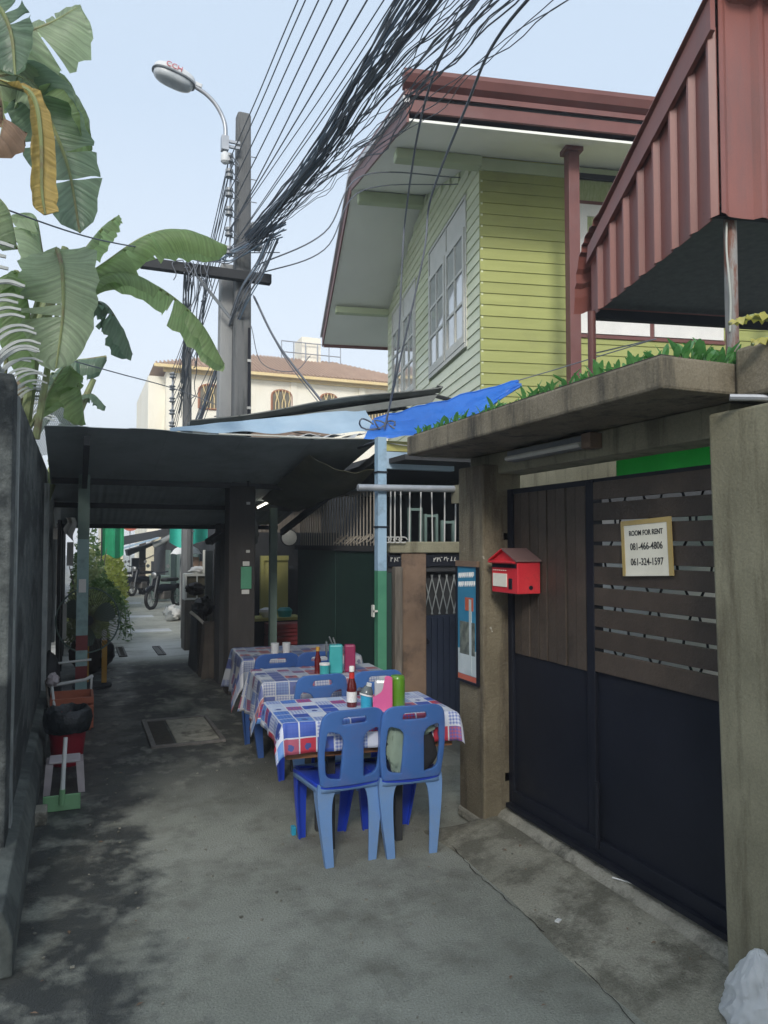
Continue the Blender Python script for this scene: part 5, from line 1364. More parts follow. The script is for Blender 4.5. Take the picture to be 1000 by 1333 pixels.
def chair(mback, mseat, mleg, label, group):
    t = thing('plastic_chair', label, 'chair', (0, 0, 0), 0, group)
    # front of the chair looks to +y, the backrest stands at -y
    def bend(x, z, d): 
        lean = -.02 - .12 * max(0, (z - .42)) ** 1.0 * .9
        return Vector((x, -.19 + lean + .28 * x * x * 0 - .9 * (x * x) * -1.0 * .55 + d, z))
    out = rounded([(-.165, .42), (.165, .42), (.187, .60), (.172, .818), (-.172, .818), (-.187, .60)], [.02, .02, .1, .075, .075, .1], 6)
    holes = [rounded([(-.078, .742), (.078, .742), (.068, .788), (-.068, .788)], .022, 5),
             rounded([(-.148, .462), (-.062, .447), (-.052, .665), (-.075, .70), (-.148, .722), (-.160, .6)], [.04, .012, .02, .02, .03, .03], 5),
             rounded([(.148, .462), (.160, .6), (.148, .722), (.075, .70), (.052, .665), (.062, .447)], [.04, .03, .03, .02, .02, .012], 5)]
    plate(out, holes, .013, mback, 'backrest', t, bend, [i * .03 for i in range(-6, 7)], [.42 + .05 * i for i in range(1, 8)], bev=.004)
    def bs(x, y, d): return Vector((x, y, .425 - .02 * (1 - (x / .2) ** 2) * 1 + .015 * max(0, (y) / .2) ** 2 * -1 + d))
    so = rounded([(-.18, -.2), (.18, -.2), (.2, .2), (-.2, .2)], [.05, .05, .07, .07], 6)
    plate(so, [], .014, mseat, 'seat', t, bs, [i * .05 for i in range(-4, 5)], [i * .05 for i in range(-4, 5)], bev=.004)
    mb = MB(); n_ = len(so)
    vs = [(p[0], p[1], .428) for p in so] + [(p[0] * 1.015, p[1] * 1.015, .385) for p in so]
    mb.add(vs, [(i, (i + 1) % n_, (i + 1) % n_ + n_, i + n_) for i in range(n_)])
    o = part('seat_skirt', mb, mleg, t, local=True, smooth=True); o.modifiers.new('thickness', 'SOLIDIFY').thickness = .008
    for sx in (-1, 1):
        for sy in (-1, 1):
            mb = MB()
            xo, xi = sx * .178, sx * .085
            yo = sy * .195; bx = sx * .142; bxi = sx * .098; by = sy * (.235 if sy > 0 else .215)
            # panel facing front or back, curved into the seat
            pts_o = [(xo, yo, .43), (sx * .182, yo, .37), (sx * .172, (yo * 2 + by) / 3, .24), (bx, by, .0)]
            pts_i = [(sx * .06, yo, .415), (sx * .095, yo, .355), (sx * .105, (yo * 2 + by) / 3, .24), (bxi, by, .0)]
            vs = []; fs = []
            O = bezier(pts_o, 5); I = bezier(pts_i, 5)
            for p, q in zip(O, I):
                vs += [p, q, q - Vector((0, sy * .009, 0)), p - Vector((0, sy * .009, 0))]
            for k in range(len(O) - 1):
                a = 4 * k
                for j in range(4): fs.append((a + j, a + (j + 1) % 4, a + 4 + (j + 1) % 4, a + 4 + j))
            fs += [(0, 1, 2, 3), tuple(len(vs) - 4 + j for j in (3, 2, 1, 0))]
            mb.add(vs, fs)
            # side flange
            vs = []; fs = []
            for k, p in enumerate(O):
                wd_ = .055 * (1 - k / len(O)) + .022
                p = p + Vector((0, -sy * .0005, 0))
                q = p - Vector((0, sy * wd_, 0)); ii = Vector((-sx * .008, 0, 0))
                vs += [p, q, q + ii, p + ii]
            for k in range(len(O) - 1):
                a = 4 * k
                for j in range(4): fs.append((a + j, a + (j + 1) % 4, a + 4 + (j + 1) % 4, a + 4 + j))
            fs += [(0, 1, 2, 3), tuple(len(vs) - 4 + j for j in (3, 2, 1, 0))]
            mb.add(vs, fs)
            part('leg', mb, mleg if sy < 0 else mseat, t, local=True, smooth=True)
    return t
GC = 'blue plastic chairs at the tables'
c1 = chair(M_chairb, M_seat, M_chairl, 'blue plastic chair with an empty bright blue seat at the nearest table', GC)
c1.location = (1.37, 4.06, 0); c1.rotation_euler = (0, 0, R(3)); c1.scale = (1.02, 1.02, 1.0)
c2 = dup(c1, (1.735, 4.03, 0), R(-3), 'blue plastic chair with a sage green cloth bag on its seat at the nearest table', GC)
T2 = [((1.53, 5.14, 0), R(4), 'faded blue plastic chair behind the red sauce bottle, at the middle table'), ((1.97, 5.15, 0), R(-3), 'blue plastic chair at the right of the middle table behind the green holder'),
      ((1.50, 6.2, 0), R(2), 'left one of two blue plastic chairs coloured for shade at the farthest table'), ((1.86, 6.18, 0), R(-2), 'right one of two blue plastic chairs coloured for shade at the farthest table'),]
M_chaird = mat('shaded_chair_plastic', (.03, .075, .24), (.04, .095, .28), .35, 3)  # shaded copy of the chair blue, darkened for the canopy shade
for i, (loc, rz, lab) in enumerate(T2):
    q = dup(c1, loc, rz, lab, GC)
    if i >= 2:
        for ch in q.children: ch.data = ch.data.copy(); ch.data.materials[0] = M_chaird
t = thing('cloth_bag', 'sage green cloth draped over a black bag on the right near chair', 'bag', (1.74, 4.02, .43))
def blob(cx, cy, cz_, rx, ry, rz_, seed, amp=.12, nu=20, nv=14, floor_=None):
    mb = MB(); vs = []; fs = []
    for i in range(nu):
        for j in range(nv + 1):
            a = 2 * math.pi * i / nu; b = math.pi * j / nv
            d = Vector((math.cos(a) * math.sin(b), math.sin(a) * math.sin(b), math.cos(b)))
            k = 1 + amp * noise.noise(d * 2.2 + Vector((seed, 0, 0))) + amp * .5 * noise.noise(d * 5 + Vector((0, seed, 0)))
            p = Vector((cx + rx * d.x * k, cy + ry * d.y * k, cz_ + rz_ * d.z * k))
            if floor_ is not None: p.z = max(p.z, floor_)
            vs.append(p)
    for i in range(nu):
        for j in range(nv): fs.append((i * (nv + 1) + j, ((i + 1) % nu) * (nv + 1) + j, ((i + 1) % nu) * (nv + 1) + j + 1, i * (nv + 1) + j + 1))
    return mb.add(vs, fs)
part('bag_body', blob(1.775, 3.855, .55, .115, .032, .125, 2, .15, floor_=.432), M_bagk, t, smooth=True)
part('cloth', blob(1.655, 3.846, .575, .07, .034, .135, 5, .22, 30, 22, .432), M_bagg, t, smooth=True)
part('cloth_flap', blob(1.80, 3.842, .675, .075, .03, .035, 9, .25), M_bagg, t, smooth=True)

# things on the tables
t = thing('sauce_bottle', 'dark red sauce bottle with a white cap on the nearest table', 'bottle', (1.51, 4.2, .746))
part('glass', MB().lathe((1.51, 4.2, .746), [(.028, 0), (.03, .006), (.03, .10), (.027, .13), (.016, .165), (.0135, .215)], 18), M_sauce, t, smooth=True)
part('label', MB().lathe((1.51, 4.2, .746), [(.0306, .03), (.0306, .09)], 18), M_white, t, smooth=True)
part('neck_label', MB().lathe((1.51, 4.2, .746), [(.0165, .166), (.0148, .2)], 16), M_redlab, t, smooth=True)
part('cap', MB().lathe((1.51, 4.2, .746), [(.0155, .205), (.0155, .232), (.013, .236)], 16), M_white, t, smooth=True)
def cup(name, label, x, y, r, h, m_, z=.746):
    t = thing(name, label, 'cup', (x, y, z))
    part('cup', MB().lathe((x, y, z), [(r * .9, 0), (r, .01), (r * 1.04, h), (r * .9, h + .001), (r * .86, .02)], 18), m_, t, smooth=True)
    return t
t = cup('cutlery_cup', 'cyan plastic cup with a grey flip lid on the nearest table', 1.565, 4.10, .034, .085, M_cyan)
lidm = Matrix.Translation((1.565, 4.10, .838)) @ Matrix.Rotation(R(14), 4, 'Y')
b_ = MB().lathe((0, 0, 0), [(.038, -.006), (.038, .006), (.03, .025), (.018, .042)], 18); b_.v = [tuple(lidm @ Vector(v)) for v in b_.v]; part('lid', b_, M_smoke, t, smooth=True)
b_ = MB().lathe((0, 0, -.01), [(.0395, -.003), (.0395, .006)], 18); b_.v = [tuple(lidm @ Vector(v)) for v in b_.v]; part('rim', b_, M_white, t, smooth=True)
b_ = MB().bb(-.01, .016, -.012, .012, .03, .062); b_.v = [tuple(lidm @ Vector(v)) for v in b_.v]; part('spoon_tip', b_, M_handle, t, bev=.004)
t = thing('tissue_holder', 'pink plastic holder with a curved cut-out on the nearest table', 'holder', (1.65, 4.05, .746), R(-22))
sidep = rounded([(-.06, 0), (.045, 0), (.05, .185), (.005, .19), (-.005, .11), (-.06, .08)], [.004, .004, .02, .03, .03, .012], 5)
for (yy, nm) in ((-.036, 'side'), (.036, 'side')):
    part(nm, MB().prism(sidep, lambda u, v, s, yy=yy: (u, yy + (-.0025 if s == 0 else .0025), v)), M_pink, t, local=True)
part('back', MB().bb(.046, .051, -.034, .034, 0, .182), M_pink, t, local=True)
part('front', MB().bb(-.06, -.055, -.034, .034, .0, .08), M_pink, t, local=True)
part('clear_insert', MB().bb(-.052, .044, -.03, .03, .004, .175), M_clear, t, local=True, bev=.015)
t = thing('straw_holder', 'tall rounded green plastic holder on the nearest table', 'holder', (1.755, 4.09, .746))
part('body', MB().lathe((1.755, 4.09, .746), [(.042, 0), (.043, .005), (.044, .165), (.039, .182), (.036, .184)], 24), M_lime, t, smooth=True)
part('lid_ring', MB().lathe((1.755, 4.09, .746), [(.0445, .158), (.0445, .163)], 24), M_lime, t, smooth=True)
t = thing('cutlery_holder', 'teal plastic cutlery holder on the middle table', 'holder', (1.79, 5.33, .746), R(-15))
part('body', MB().bb(-.05, .05, -.04, .04, 0, .21), M_teal, t, local=True, bev=.012)
part('handles', MB().tube([(-.02, 0, .2), (-.05, -.02, .27)], .006, 6).tube([(.0, 0, .2), (-.02, .0, .26)], .006, 6), M_chrome, t, local=True)
part('lid', MB().lathe((-.07, -.01, .18), [(.055, -.006), (.06, 0), (.055, .006)], 18, 'X'), M_smoke, t, local=True, smooth=True)
t = thing('napkin_holder', 'maroon plastic holder beside the teal holder on the middle table', 'holder', (1.905, 5.36, .746), R(-15))
part('body', MB().bb(-.035, .045, -.04, .04, 0, .2), M_magenta, t, local=True, bev=.01)
t = cup('condiment_cup', 'small teal cup with a pale rim on the middle table', 1.685, 5.27, .035, .085, M_teal)
part('rim', MB().lathe((1.685, 5.27, .746), [(.0385, .075), (.0385, .088)], 18), M_white, t, smooth=True)
t = thing('small_bottle', 'small dark bottle with a yellow cap on the middle table', 'bottle', (1.66, 5.36, .746))
part('glass', MB().lathe((1.66, 5.36, .746), [(.024, 0), (.024, .1), (.012, .15), (.012, .17)], 14), M_sauce, t, smooth=True)
part('cap', MB().lathe((1.66, 5.36, .746), [(.014, .165), (.014, .195)], 14), M_ochre, t, smooth=True)
for k, (x, y) in enumerate(((1.58, 6.33), (1.68, 6.33))):
    solo('drinking_glass', MB().lathe((x, y, .746), [(.03, 0), (.036, .11), (.033, .11)], 14), M_clear, ('left' if k == 0 else 'right') + ' one of two clear glasses on the farthest table', 'glass', smooth=True)
for k, (x, y) in enumerate(((1.2, 4.32), (1.3, 3.4), (1.95, 3.15), (1.35, 4.2), (.6, 2.6), (1.1, 2.3), (1.95, 2.6))):
    pass
mb = MB(); rl = random.Random(9)
for k in range(170):
    x = rl.uniform(-.2, 2.3); y = rl.uniform(1.6, 6.5) if k % 3 else rl.uniform(3.5, 6); z = apron_z(x, y) if y < 4 and x > 1.95 else .002
    q = rl.uniform(.002, .006); a = rl.uniform(0, 6)
    mb.box((x, y, z + q * .5), (q * 2, q * rl.uniform(1, 3), q), a)
struct('gravel_specks', mb, M_sill); bpy.data.objects['gravel_specks']['kind'] = 'stuff'
mb = MB()
for k in range(26):
    x = rl.uniform(-.15, .5) if k % 2 else rl.uniform(1.6, 2.3); y = rl.uniform(2, 6.5) if k % 2 else rl.uniform(2, 4); z = apron_z(x, y) if y < 4 and x > 1.95 else .002
    a = rl.uniform(0, 6); q = rl.uniform(.008, .02); d = Vector((math.cos(a), math.sin(a), 0)); e = Vector((-d.y, d.x, 0)); c_ = Vector((x, y, z + .003))
    mb.add([c_ - d * q, c_ + e * q * .4 + Vector((0, 0, .004)), c_ + d * q, c_ - e * q * .4 + Vector((0, 0, .003))], [(0, 1, 2, 3)])
struct('dry_leaves', mb, M_deadb); bpy.data.objects['dry_leaves']['kind'] = 'stuff'
solo('paper_scrap', MB().box((2.0, 2.86, .035), (.03, .02, .006), R(30)), M_white, 'tiny white scrap of litter on the apron crease', 'litter')
solo('straw', MB().tube([(2.37, 2.95, .125), (2.42, 2.84, .13)], .004, 5), M_white, 'white drinking straw lying on the gate sill', 'litter')
solo('cyan_cap', MB().bb(1.19, 1.215, 4.33, 4.37, 0, .05), M_cyan, 'small cyan plastic piece by the left chair foot', 'litter', bev=.004)

# ------------------------------------------------------------------ clutter along the left wall
t = thing('rubbish_bin', 'dark red plastic bin lined with a black bag by the left wall', 'bin', (-.04, 6.4, 0))
part('bucket', MB().lathe((-.04, 6.4, 0), [(.105, 0), (.11, .01), (.145, .36), (.15, .36), (.15, .375), (.135, .375), (.1, .03)], 24), M_bin, t, smooth=True)
mb = MB(); vs = []; fs = []
prf = [(.128, .26), (.15, .31), (.162, .325), (.17, .29), (.18, .35), (.17, .41), (.15, .425), (.138, .40), (.12, .30)]
prf = [(.158, .255), (.172, .29), (.182, .345), (.172, .41), (.15, .43), (.137, .405), (.12, .30)]
for (r_, h_) in prf:
    for k in range(40):
        a = 2 * math.pi * k / 40; q = .5 * noise.noise((math.cos(a) * 4, math.sin(a) * 4, h_ * 9))
        vs.append((-.04 + (r_ + .03 * q) * math.cos(a), 6.4 + (r_ + .03 * q) * math.sin(a), h_ + .035 * q))
for i in range(len(prf) - 1):
    for k in range(40): fs.append((i * 40 + k, i * 40 + (k + 1) % 40, (i + 1) * 40 + (k + 1) % 40, (i + 1) * 40 + k))
part('bin_liner', mb.add(vs, fs), M_liner, t, smooth=True)
t = thing('dustpan', 'pale green dustpan with a long white handle leaning on the bin', 'dustpan', (-.06, 5.35, 0))
part('pan', MB().prism([(0, 0), (.15, .012), (.15, .022), (.012, .012), (.012, .1), (0, .1)], lambda u, v, s: (-.165 if s == 0 else .045, 5.28 + u, v + .002)), M_dust, t, bev=.004)
part('pan_side', MB().prism([(0, 0), (.15, .012), (.012, .1), (0, .1)], lambda u, v, s: (-.17 if s == 0 else -.165, 5.28 + u, v + .002)), M_dust, t)
part('pan_side', MB().prism([(0, 0), (.15, .012), (.012, .1), (0, .1)], lambda u, v, s: (.045 if s == 0 else .05, 5.28 + u, v + .002)), M_dust, t)
part('socket', MB().tube([(-.06, 5.272, .045), (-.058, 5.27, .14)], .018, 8), M_dust, t, smooth=True)
part('handle', MB().tube([(-.058, 5.27, .11), (-.055, 5.3, .2), (-.045, 5.38, .44)], [.016, .014, .013], 10), M_handle, t, smooth=True)
t = thing('plastic_stool', 'small pinkish grey plastic stool standing behind the dustpan', 'stool', (-.05, 5.75, 0))
part('seat', MB().bb(-.15, .05, 5.65, 5.85, .2, .215), M_stoolp, t, bev=.02)
for sx in (0, 1):
    for sy in (0, 1):
        x = -.145 + .19 * sx; y = 5.655 + .19 * sy; dx = (-.015 if sx == 0 else .015); dy = (-.015 if sy == 0 else .015)
        part('leg', MB().add([(x - .024, y - .005, .2), (x + .024, y - .005, .2), (x + .024, y + .005, .2), (x - .024, y + .005, .2), (x - .022 + dx, y - .005 + dy, 0), (x + .022 + dx, y - .005 + dy, 0), (x + .022 + dx, y + .005 + dy, 0), (x - .022 + dx, y + .005 + dy, 0)], [(0, 1, 2, 3), (7, 6, 5, 4), (0, 4, 5, 1), (1, 5, 6, 2), (2, 6, 7, 3), (3, 7, 4, 0)]), M_stoolp, t)
t = thing('orange_crate', 'orange brown plastic crate on the ground behind the red bin', 'crate', (-.02, 7.6, 0))
for k in range(4): part('slat', MB().bb(-.2, .17, 7.45, 7.47, .02 + k * .075, .075 + k * .075), M_orange, t, bev=.004)
part('side', MB().bb(-.2, -.18, 7.47, 7.85, .02, .3), M_orange, t); part('side', MB().bb(.15, .17, 7.47, 7.85, .02, .3), M_orange, t); part('base', MB().bb(-.18, .15, 7.47, 7.85, 0, .03), M_orange, t)
part('back', MB().bb(-.18, .15, 7.85, 7.87, .02, .3), M_orange, t)
t = thing('tool_sticks', 'broom and mop sticks leaning in the orange crate', 'sticks', (-.18, 7.5, 0))
part('stick', MB().tube([(-.13, 7.3, .05), (-.2, 7.6, .5)], .012, 8), M_handle, t, smooth=True)
part('stick', MB().tube([(-.17, 7.3, .05), (-.24, 7.6, .45)], .01, 8), M_wood2, t, smooth=True)
part('mop_head', blob(-.18, 7.55, .46, .05, .05, .06, 4, .4), M_stoolp, t, smooth=True)
t = thing('white_rail_trolley', 'low trolley with white tube rails beside the banded post', 'trolley', (0, 8.1, 0))
part('rail', MB().tube([(-.22, 8.0, .33), (.1, 8.0, .37), (.17, 8.03, .40)], .016, 8), M_handle, t, smooth=True)
part('rail', MB().tube([(-.15, 8.3, .5), (.16, 8.3, .52)], .012, 8), M_handle, t, smooth=True)
part('deck', MB().bb(-.2, .17, 8.0, 8.45, .1, .14), M_dark, t)
for sx in (-.18, .15): part('wheel', MB().lathe((sx, 8.1, .05), [(.05, -.015), (.05, .015)], 14, 'X'), M_tyre, t)
part('frame', MB().tube([(.15, 8.02, .1), (.16, 8.02, .4)], .012, 6).tube([(-.2, 8.02, .1), (-.2, 8.02, .34)], .012, 6), M_handle, t)
t = thing('pedestal_fan', 'big round wire guarded fan standing behind the banded post', 'fan', (.14, 9.6, 0))
fc_ = Vector((.14, 9.6, .80))
part('rim', MB().tube([fc_ + Vector((.35 * math.cos(a * .2), 0, 0.38 * math.sin(a * .2))) for a in range(33)], .009, 8, False), M_postdk, t, smooth=True)
mb = MB()
for k in range(72):
    a = k * math.pi / 36
    mb.tube([fc_ + Vector((.06 * math.cos(a), -.05, .06 * math.sin(a))), fc_ + Vector((.22 * math.cos(a), -.06, .24 * math.sin(a))), fc_ + Vector((.35 * math.cos(a), 0, 0.38 * math.sin(a)))], .003, 4)
part('guard', mb, M_olive, t)
for k in range(3):
    a = k * 2.094 + .4
    mb = MB(); mb.sheet(6, 6, lambda u, v, a=a: fc_ + Vector(((.06 + .25 * u) * math.cos(a + (v - .5) * (.6 + .9 * u * (1 - u) * 2)), .02 + .06 * (v - .5), (.06 + .25 * u) * math.sin(a + (v - .5) * (.6 + .9 * u * (1 - u) * 2)))), (0, .004, 0))
    part('blade', mb, M_dust if k == 9 else M_postdk, t, smooth=True)
part('hub', MB().lathe(fc_, [(.06, -.07), (.07, 0), (.06, .14), (.02, .16)], 16, 'Y'), M_dark, t, smooth=True)
part('stand', MB().bb(.30, .36, 9.62, 9.68, .05, .55).bb(.13, .16, 9.68, 9.72, .05, .8), M_ochre, t, bev=.005)
part('base', MB().lathe((.2, 9.68, 0), [(.22, 0), (.22, .03), (.05, .06)], 18), M_dark, t)
t = thing('dark_sack', 'full dark sack leaning against the left wall behind the bin', 'sack', (-.2, 7.95, 0))
part('body', blob(-.22, 8.3, .3, .1, .12, .32, 12, .15, floor_=.0), M_drape, t, smooth=True)
t = thing('covered_cart', 'cart of black and brown bundles standing at the left beyond the fan', 'cart', (.35, 11.2, 0))
part('bundle', blob(.36, 11.2, .2, .16, .2, .2, 15, .3, floor_=0), M_drape, t, smooth=True)
part('bundle', blob(.14, 10.6, .26, .2, .18, .26, 17, .3, floor_=0), M_drapeb, t, smooth=True)
for k in range(4): part('bottle', MB().lathe((.34, 10.1, .28 + k * .09), [(.03, 0), (.03, .06), (.012, .08)], 8), M_white, t)
t = thing('hanging_cloth', 'white cloth and boards hung on the left wall by the banded post', 'cloth', (-.2, 9.3, 1.6))
mb = MB(); mb.sheet(6, 8, lambda u, v: Vector((-.12 + .1 * u + .02 * math.sin(v * 6), 9.3 + .04 * math.sin(u * 8), 2.0 - .28 * v * (.6 + .4 * u))), (0, .01, 0)); part('cloth', mb, M_white, t, smooth=True)
part('board', MB().bb(-.1, -.03, 9.35, 9.38, 1.45, 1.72), M_bar, t)
part('board', MB().bb(-.13, -.09, 9.3, 9.33, .62, 1.02), M_bar, t)
part('pipe', MB().tube([(-.22, 9.2, 1.75), (-.23, 9.25, .6)], .02, 8), M_netting, t, smooth=True)
t = thing('inner_fence', 'dark metal sheet fence continuing along the left beyond the wall', 'fence', (-.1, 12.5, 0))
for k in range(5): part('sheet', MB().bb(-.22 + .02 * (k % 2), -.18 + .02 * (k % 2), 10.25 + k * .75, 10.98 + k * .75, 0, 2.0), M_darkwood, t)

# white plastic bag at the bottom right corner
t = thing('plastic_bag', 'crumpled white plastic bag at the foot of the right pillar', 'bag', (2.24, 1.93, .0))
mb = MB(); vs = []; fs = []; nn_ = 110
prf = bezier([(.0, 0, 0), (.10, 0, 0), (.125, 0, .03), (.12, 0, .08), (.105, 0, .12), (.085, 0, .16), (.055, 0, .20), (.028, 0, .24), (.004, 0, .255)], 5)
rid = lambda v, f: 1 - 2 * abs(noise.noise(v * f))
for i, p in enumerate(prf):
    for k in range(nn_):
        a = 2 * math.pi * k / nn_; d = Vector((math.cos(a), math.sin(a), p.z * 7))
        cr = .22 * noise.noise(d * 1.6 + Vector((4, 1, 2))) + .13 * rid(d + Vector((1, 2, 3)), 2.3) + .06 * rid(d, 5.5)
        rr_ = p.x * (.86 + cr) * (1 if p.x < .03 else 1)
        vs.append((2.21 + rr_ * math.cos(a), 1.985 + rr_ * math.sin(a) * .9, .042 + p.z + (.025 * cr if 5 < i < 36 else 0)))
for i in range(len(prf) - 1):
    for k in range(nn_): fs.append((i * nn_ + k, i * nn_ + (k + 1) % nn_, (i + 1) * nn_ + (k + 1) % nn_, (i + 1) * nn_ + k))
part('body', mb.add(vs, fs), M_bag, t, smooth=True)
part('handle_loop', MB().tube(bezier([(2.24, 1.94, .2), (2.27, 1.9, .25), (2.29, 1.88, .18)], 6), .012, 6), M_bag, t, smooth=True)

# ------------------------------------------------------------------ the food stall in the shade
t = thing('stall_cabinet', 'dark wooden stall cabinet standing by the foot of the utility pole', 'cabinet', (1.6, 10.2, 0))
part('body', MB().bb(1.62, 1.95, 9.25, 9.6, 0, 1.95), M_dark, t)
part('plank', MB().bb(1.93, 2.04, 11.5, 11.54, .1, 1.62), M_wood2, t); part('plank', MB().bb(1.80, 1.91, 11.52, 11.56, .2, 1.6), M_grey, t); part('plank', MB().bb(1.84, 1.9, 11.3, 11.33, .1, .8), M_wood2, t)
part('roof', MB().prism([(1.5, 1.75), (2.0, 2.08), (2.0, 2.0), (1.52, 1.69)], lambda u, v, s: (u, 9.2 if s == 0 else 9.7, v)), M_dark, t)
t = thing('covered_stall', 'stall draped in black and brown covers on the right of the sunlit alley', 'stall', (1.45, 10.2, 0))
def skirt(x0, x1, y0, y1, z0, z1, m_, seed, nm):
    mb = MB(); n = 36; vs = []; fs = []
    per = []
    for k in range(n):
        q = k / n * 4; e = int(q); f = q - e
        per.append([(x0 + (x1 - x0) * f, y0), (x1, y0 + (y1 - y0) * f), (x1 - (x1 - x0) * f, y1), (x0, y1 - (y1 - y0) * f)][e])
    cx, cy = (x0 + x1) / 2, (y0 + y1) / 2
    for j in range(7):
        q = j / 6
        for k, (x, y) in enumerate(per):
            s = 1 + .35 * q ** 1.5 + (.06 + .3 * q) * noise.noise((k * .55, q * 1.3, seed)); vs.append((cx + (x - cx) * s, cy + (y - cy) * s, z1 + (z0 - z1) * q + .02 * noise.noise((k * .5, 2, seed))))
    for j in range(6):
        for k in range(n): fs.append((j * n + k, j * n + (k + 1) % n, (j + 1) * n + (k + 1) % n, (j + 1) * n + k))
    fs.append(tuple(range(n)))
    part(nm, mb.add(vs, fs), m_, t, smooth=True)
skirt(1.50, 1.62, 10.2, 10.8, 0.0, .86, M_drape, 1, 'black_cover'); skirt(1.52, 1.72, 9.75, 9.95, 0.0, .7, M_drapeb, 6, 'brown_cover')
part('bundle', blob(1.6, 10.3, .86, .12, .26, .13, 8, .35), M_drape, t, smooth=True)
part('bundle', blob(1.58, 11.0, 1.06, .13, .16, .09, 18, .4), M_drapeb, t, smooth=True)
part('pale_cord', MB().tube(bezier([(1.38, 10.0, .82), (1.46, 9.9, .75), (1.53, 9.85, .68)], 6), .02, 6), M_bar, t, smooth=True)
t = thing('glass_cabinet', 'pale framed glass cabinet standing on the stall beyond the covers', 'cabinet', (1.75, 12.4, 0))
x0, x1, y0, z0, z1 = 1.62, 1.98, 12.4, .8, 1.22
part('frame', MB().bb(x0, x0 + .03, y0, y0 + .3, z0, z1).bb(x1 - .03, x1, y0, y0 + .3, z0, z1).bb(x0 + .03, x1 - .03, y0, y0 + .3, z1 - .04, z1).bb(x0 + .03, x1 - .03, y0, y0 + .3, z0, z0 + .03).bb((x0 + x1) / 2, (x0 + x1) / 2 + .02, y0, y0 + .02, z0 + .03, z1 - .04), M_offwhite, t)
part('pane', MB().bb(x0 + .03, x1 - .03, y0 + .05, y0 + .06, z0 + .03, z1 - .04), M_glassd, t)
part('stand', MB().bb(x0, x1, y0, y0 + .4, 0, .79), M_wood2, t)
part('top_goods', blob(1.85, 12.5, 1.27, .15, .1, .06, 3, .5), M_bar, t, smooth=True)
part('upright', MB().bb(1.9, 1.94, 12.4, 12.44, 1.2, 1.6), M_offwhite, t)
t = thing('yellow_screen', 'yellow painted panel lit at the back of the dark food stall', 'panel', (3.1, 12.5, 0))
part('panel', MB().bb(2.86, 3.34, 12.5, 12.53, .5, 1.5), M_yel, t); part('stile', MB().bb(2.86, 2.92, 12.46, 12.5, .5, 1.5), M_yel, t); part('rail', MB().bb(2.92, 3.34, 12.46, 12.5, 1.42, 1.5), M_yel, t)
t = thing('stall_counter', 'low counter with pots in front of the yellow panel', 'counter', (2.9, 11.6, 0))
part('top', MB().bb(2.5, 3.3, 11.4, 11.9, .52, .56), M_yel, t); part('body', MB().bb(2.52, 3.28, 11.45, 11.88, 0, .52), M_dark, t)
part('pot', MB().lathe((3.05, 11.6, .56), [(.1, 0), (.12, .1), (.08, .14)], 16), M_teal, t, smooth=True); part('bowl', MB().lathe((2.75, 11.6, .56), [(.05, 0), (.11, .08), (.1, .12), (.03, .15)], 16), M_white, t, smooth=True)
for k in range(3):
    t = thing('drink_crate', ('bottom', 'middle', 'top')[k] + ' one of three dark red drink crates stacked behind the farthest table', 'crate', (2.85, 10.7, .18 * k + .02), group='stacked drink crates')
    zc = .18 * k + .02
    for q in range(3): part('slat', MB().bb(2.56, 3.12, 10.6, 10.62, zc + q * .055, zc + q * .055 + .042), M_crate, t)
    part('body', MB().bb(2.57, 3.11, 10.63, 10.95, zc, zc + .165), M_crate, t)
t = thing('tube_light', 'small lit fluorescent tube under the canopy beside the pole', 'light', (2.22, 9.5, 2.2))
part('tube', MB().tube([(2.13, 9.5, 2.16), (2.30, 9.5, 2.25)], .014, 8), M_tubelamp, t, smooth=True)
part('fitting', MB().tube([(2.12, 9.53, 2.19), (2.31, 9.53, 2.285)], .018, 6), M_dark, t)
part('hanger', MB().tube([(2.2, 9.53, 2.22), (2.2, 9.53, 2.42)], .004, 5), M_dark, t)
t = thing('opening_disc', 'round white disc standing in for a bright opening at the back of the stall', 'opening', (3.17, 11.8, 1.8))  # disc made up in place of an opening to the bright outdoors
part('glass', MB().lathe((3.17, 11.8, 1.8), [(.13, -.006), (.13, .006)], 24, 'Y'), M_offwhite, t); part('frame', MB().tube([(3.17 + .133 * math.cos(a * .2618), 11.8, 1.8 + .133 * math.sin(a * .2618)) for a in range(25)], .012, 6, False), M_dark, t)  # face and rim of the stand-in disc, not real glass in a frame
t = thing('grey_bundle', 'grey bag hanging from the canopy above the yellow panel', 'bag', (2.1, 10, 1.8))
part('body', blob(2.15, 9.9, 1.85, .09, .08, .17, 33, .25), M_netting, t, smooth=True); part('strap', MB().tube([(2.15, 9.9, 2.0), (2.15, 9.9, 2.3)], .006, 5), M_dark, t)
t = thing('stall_back_wall', 'dark back wall of the roofed food stall', 'wall', (3, 13, 0))
part('wall_face', MB().bb(2.3, 4.4, 12.9, 13.0, 0, 1.9), M_dark, t)
part('side_panel', MB().bb(2.05, 2.1, 10.9, 12.9, 0, 2.4), M_dark, t)
t = thing('stall_shelter', 'dark sheet roof over the food stall behind the canopy', 'roof', (3, 11, 2.4))
part('sheet', MB().bb(2.1, 4.4, 9.3, 10.7, 2.42, 2.45), M_canopy, t)
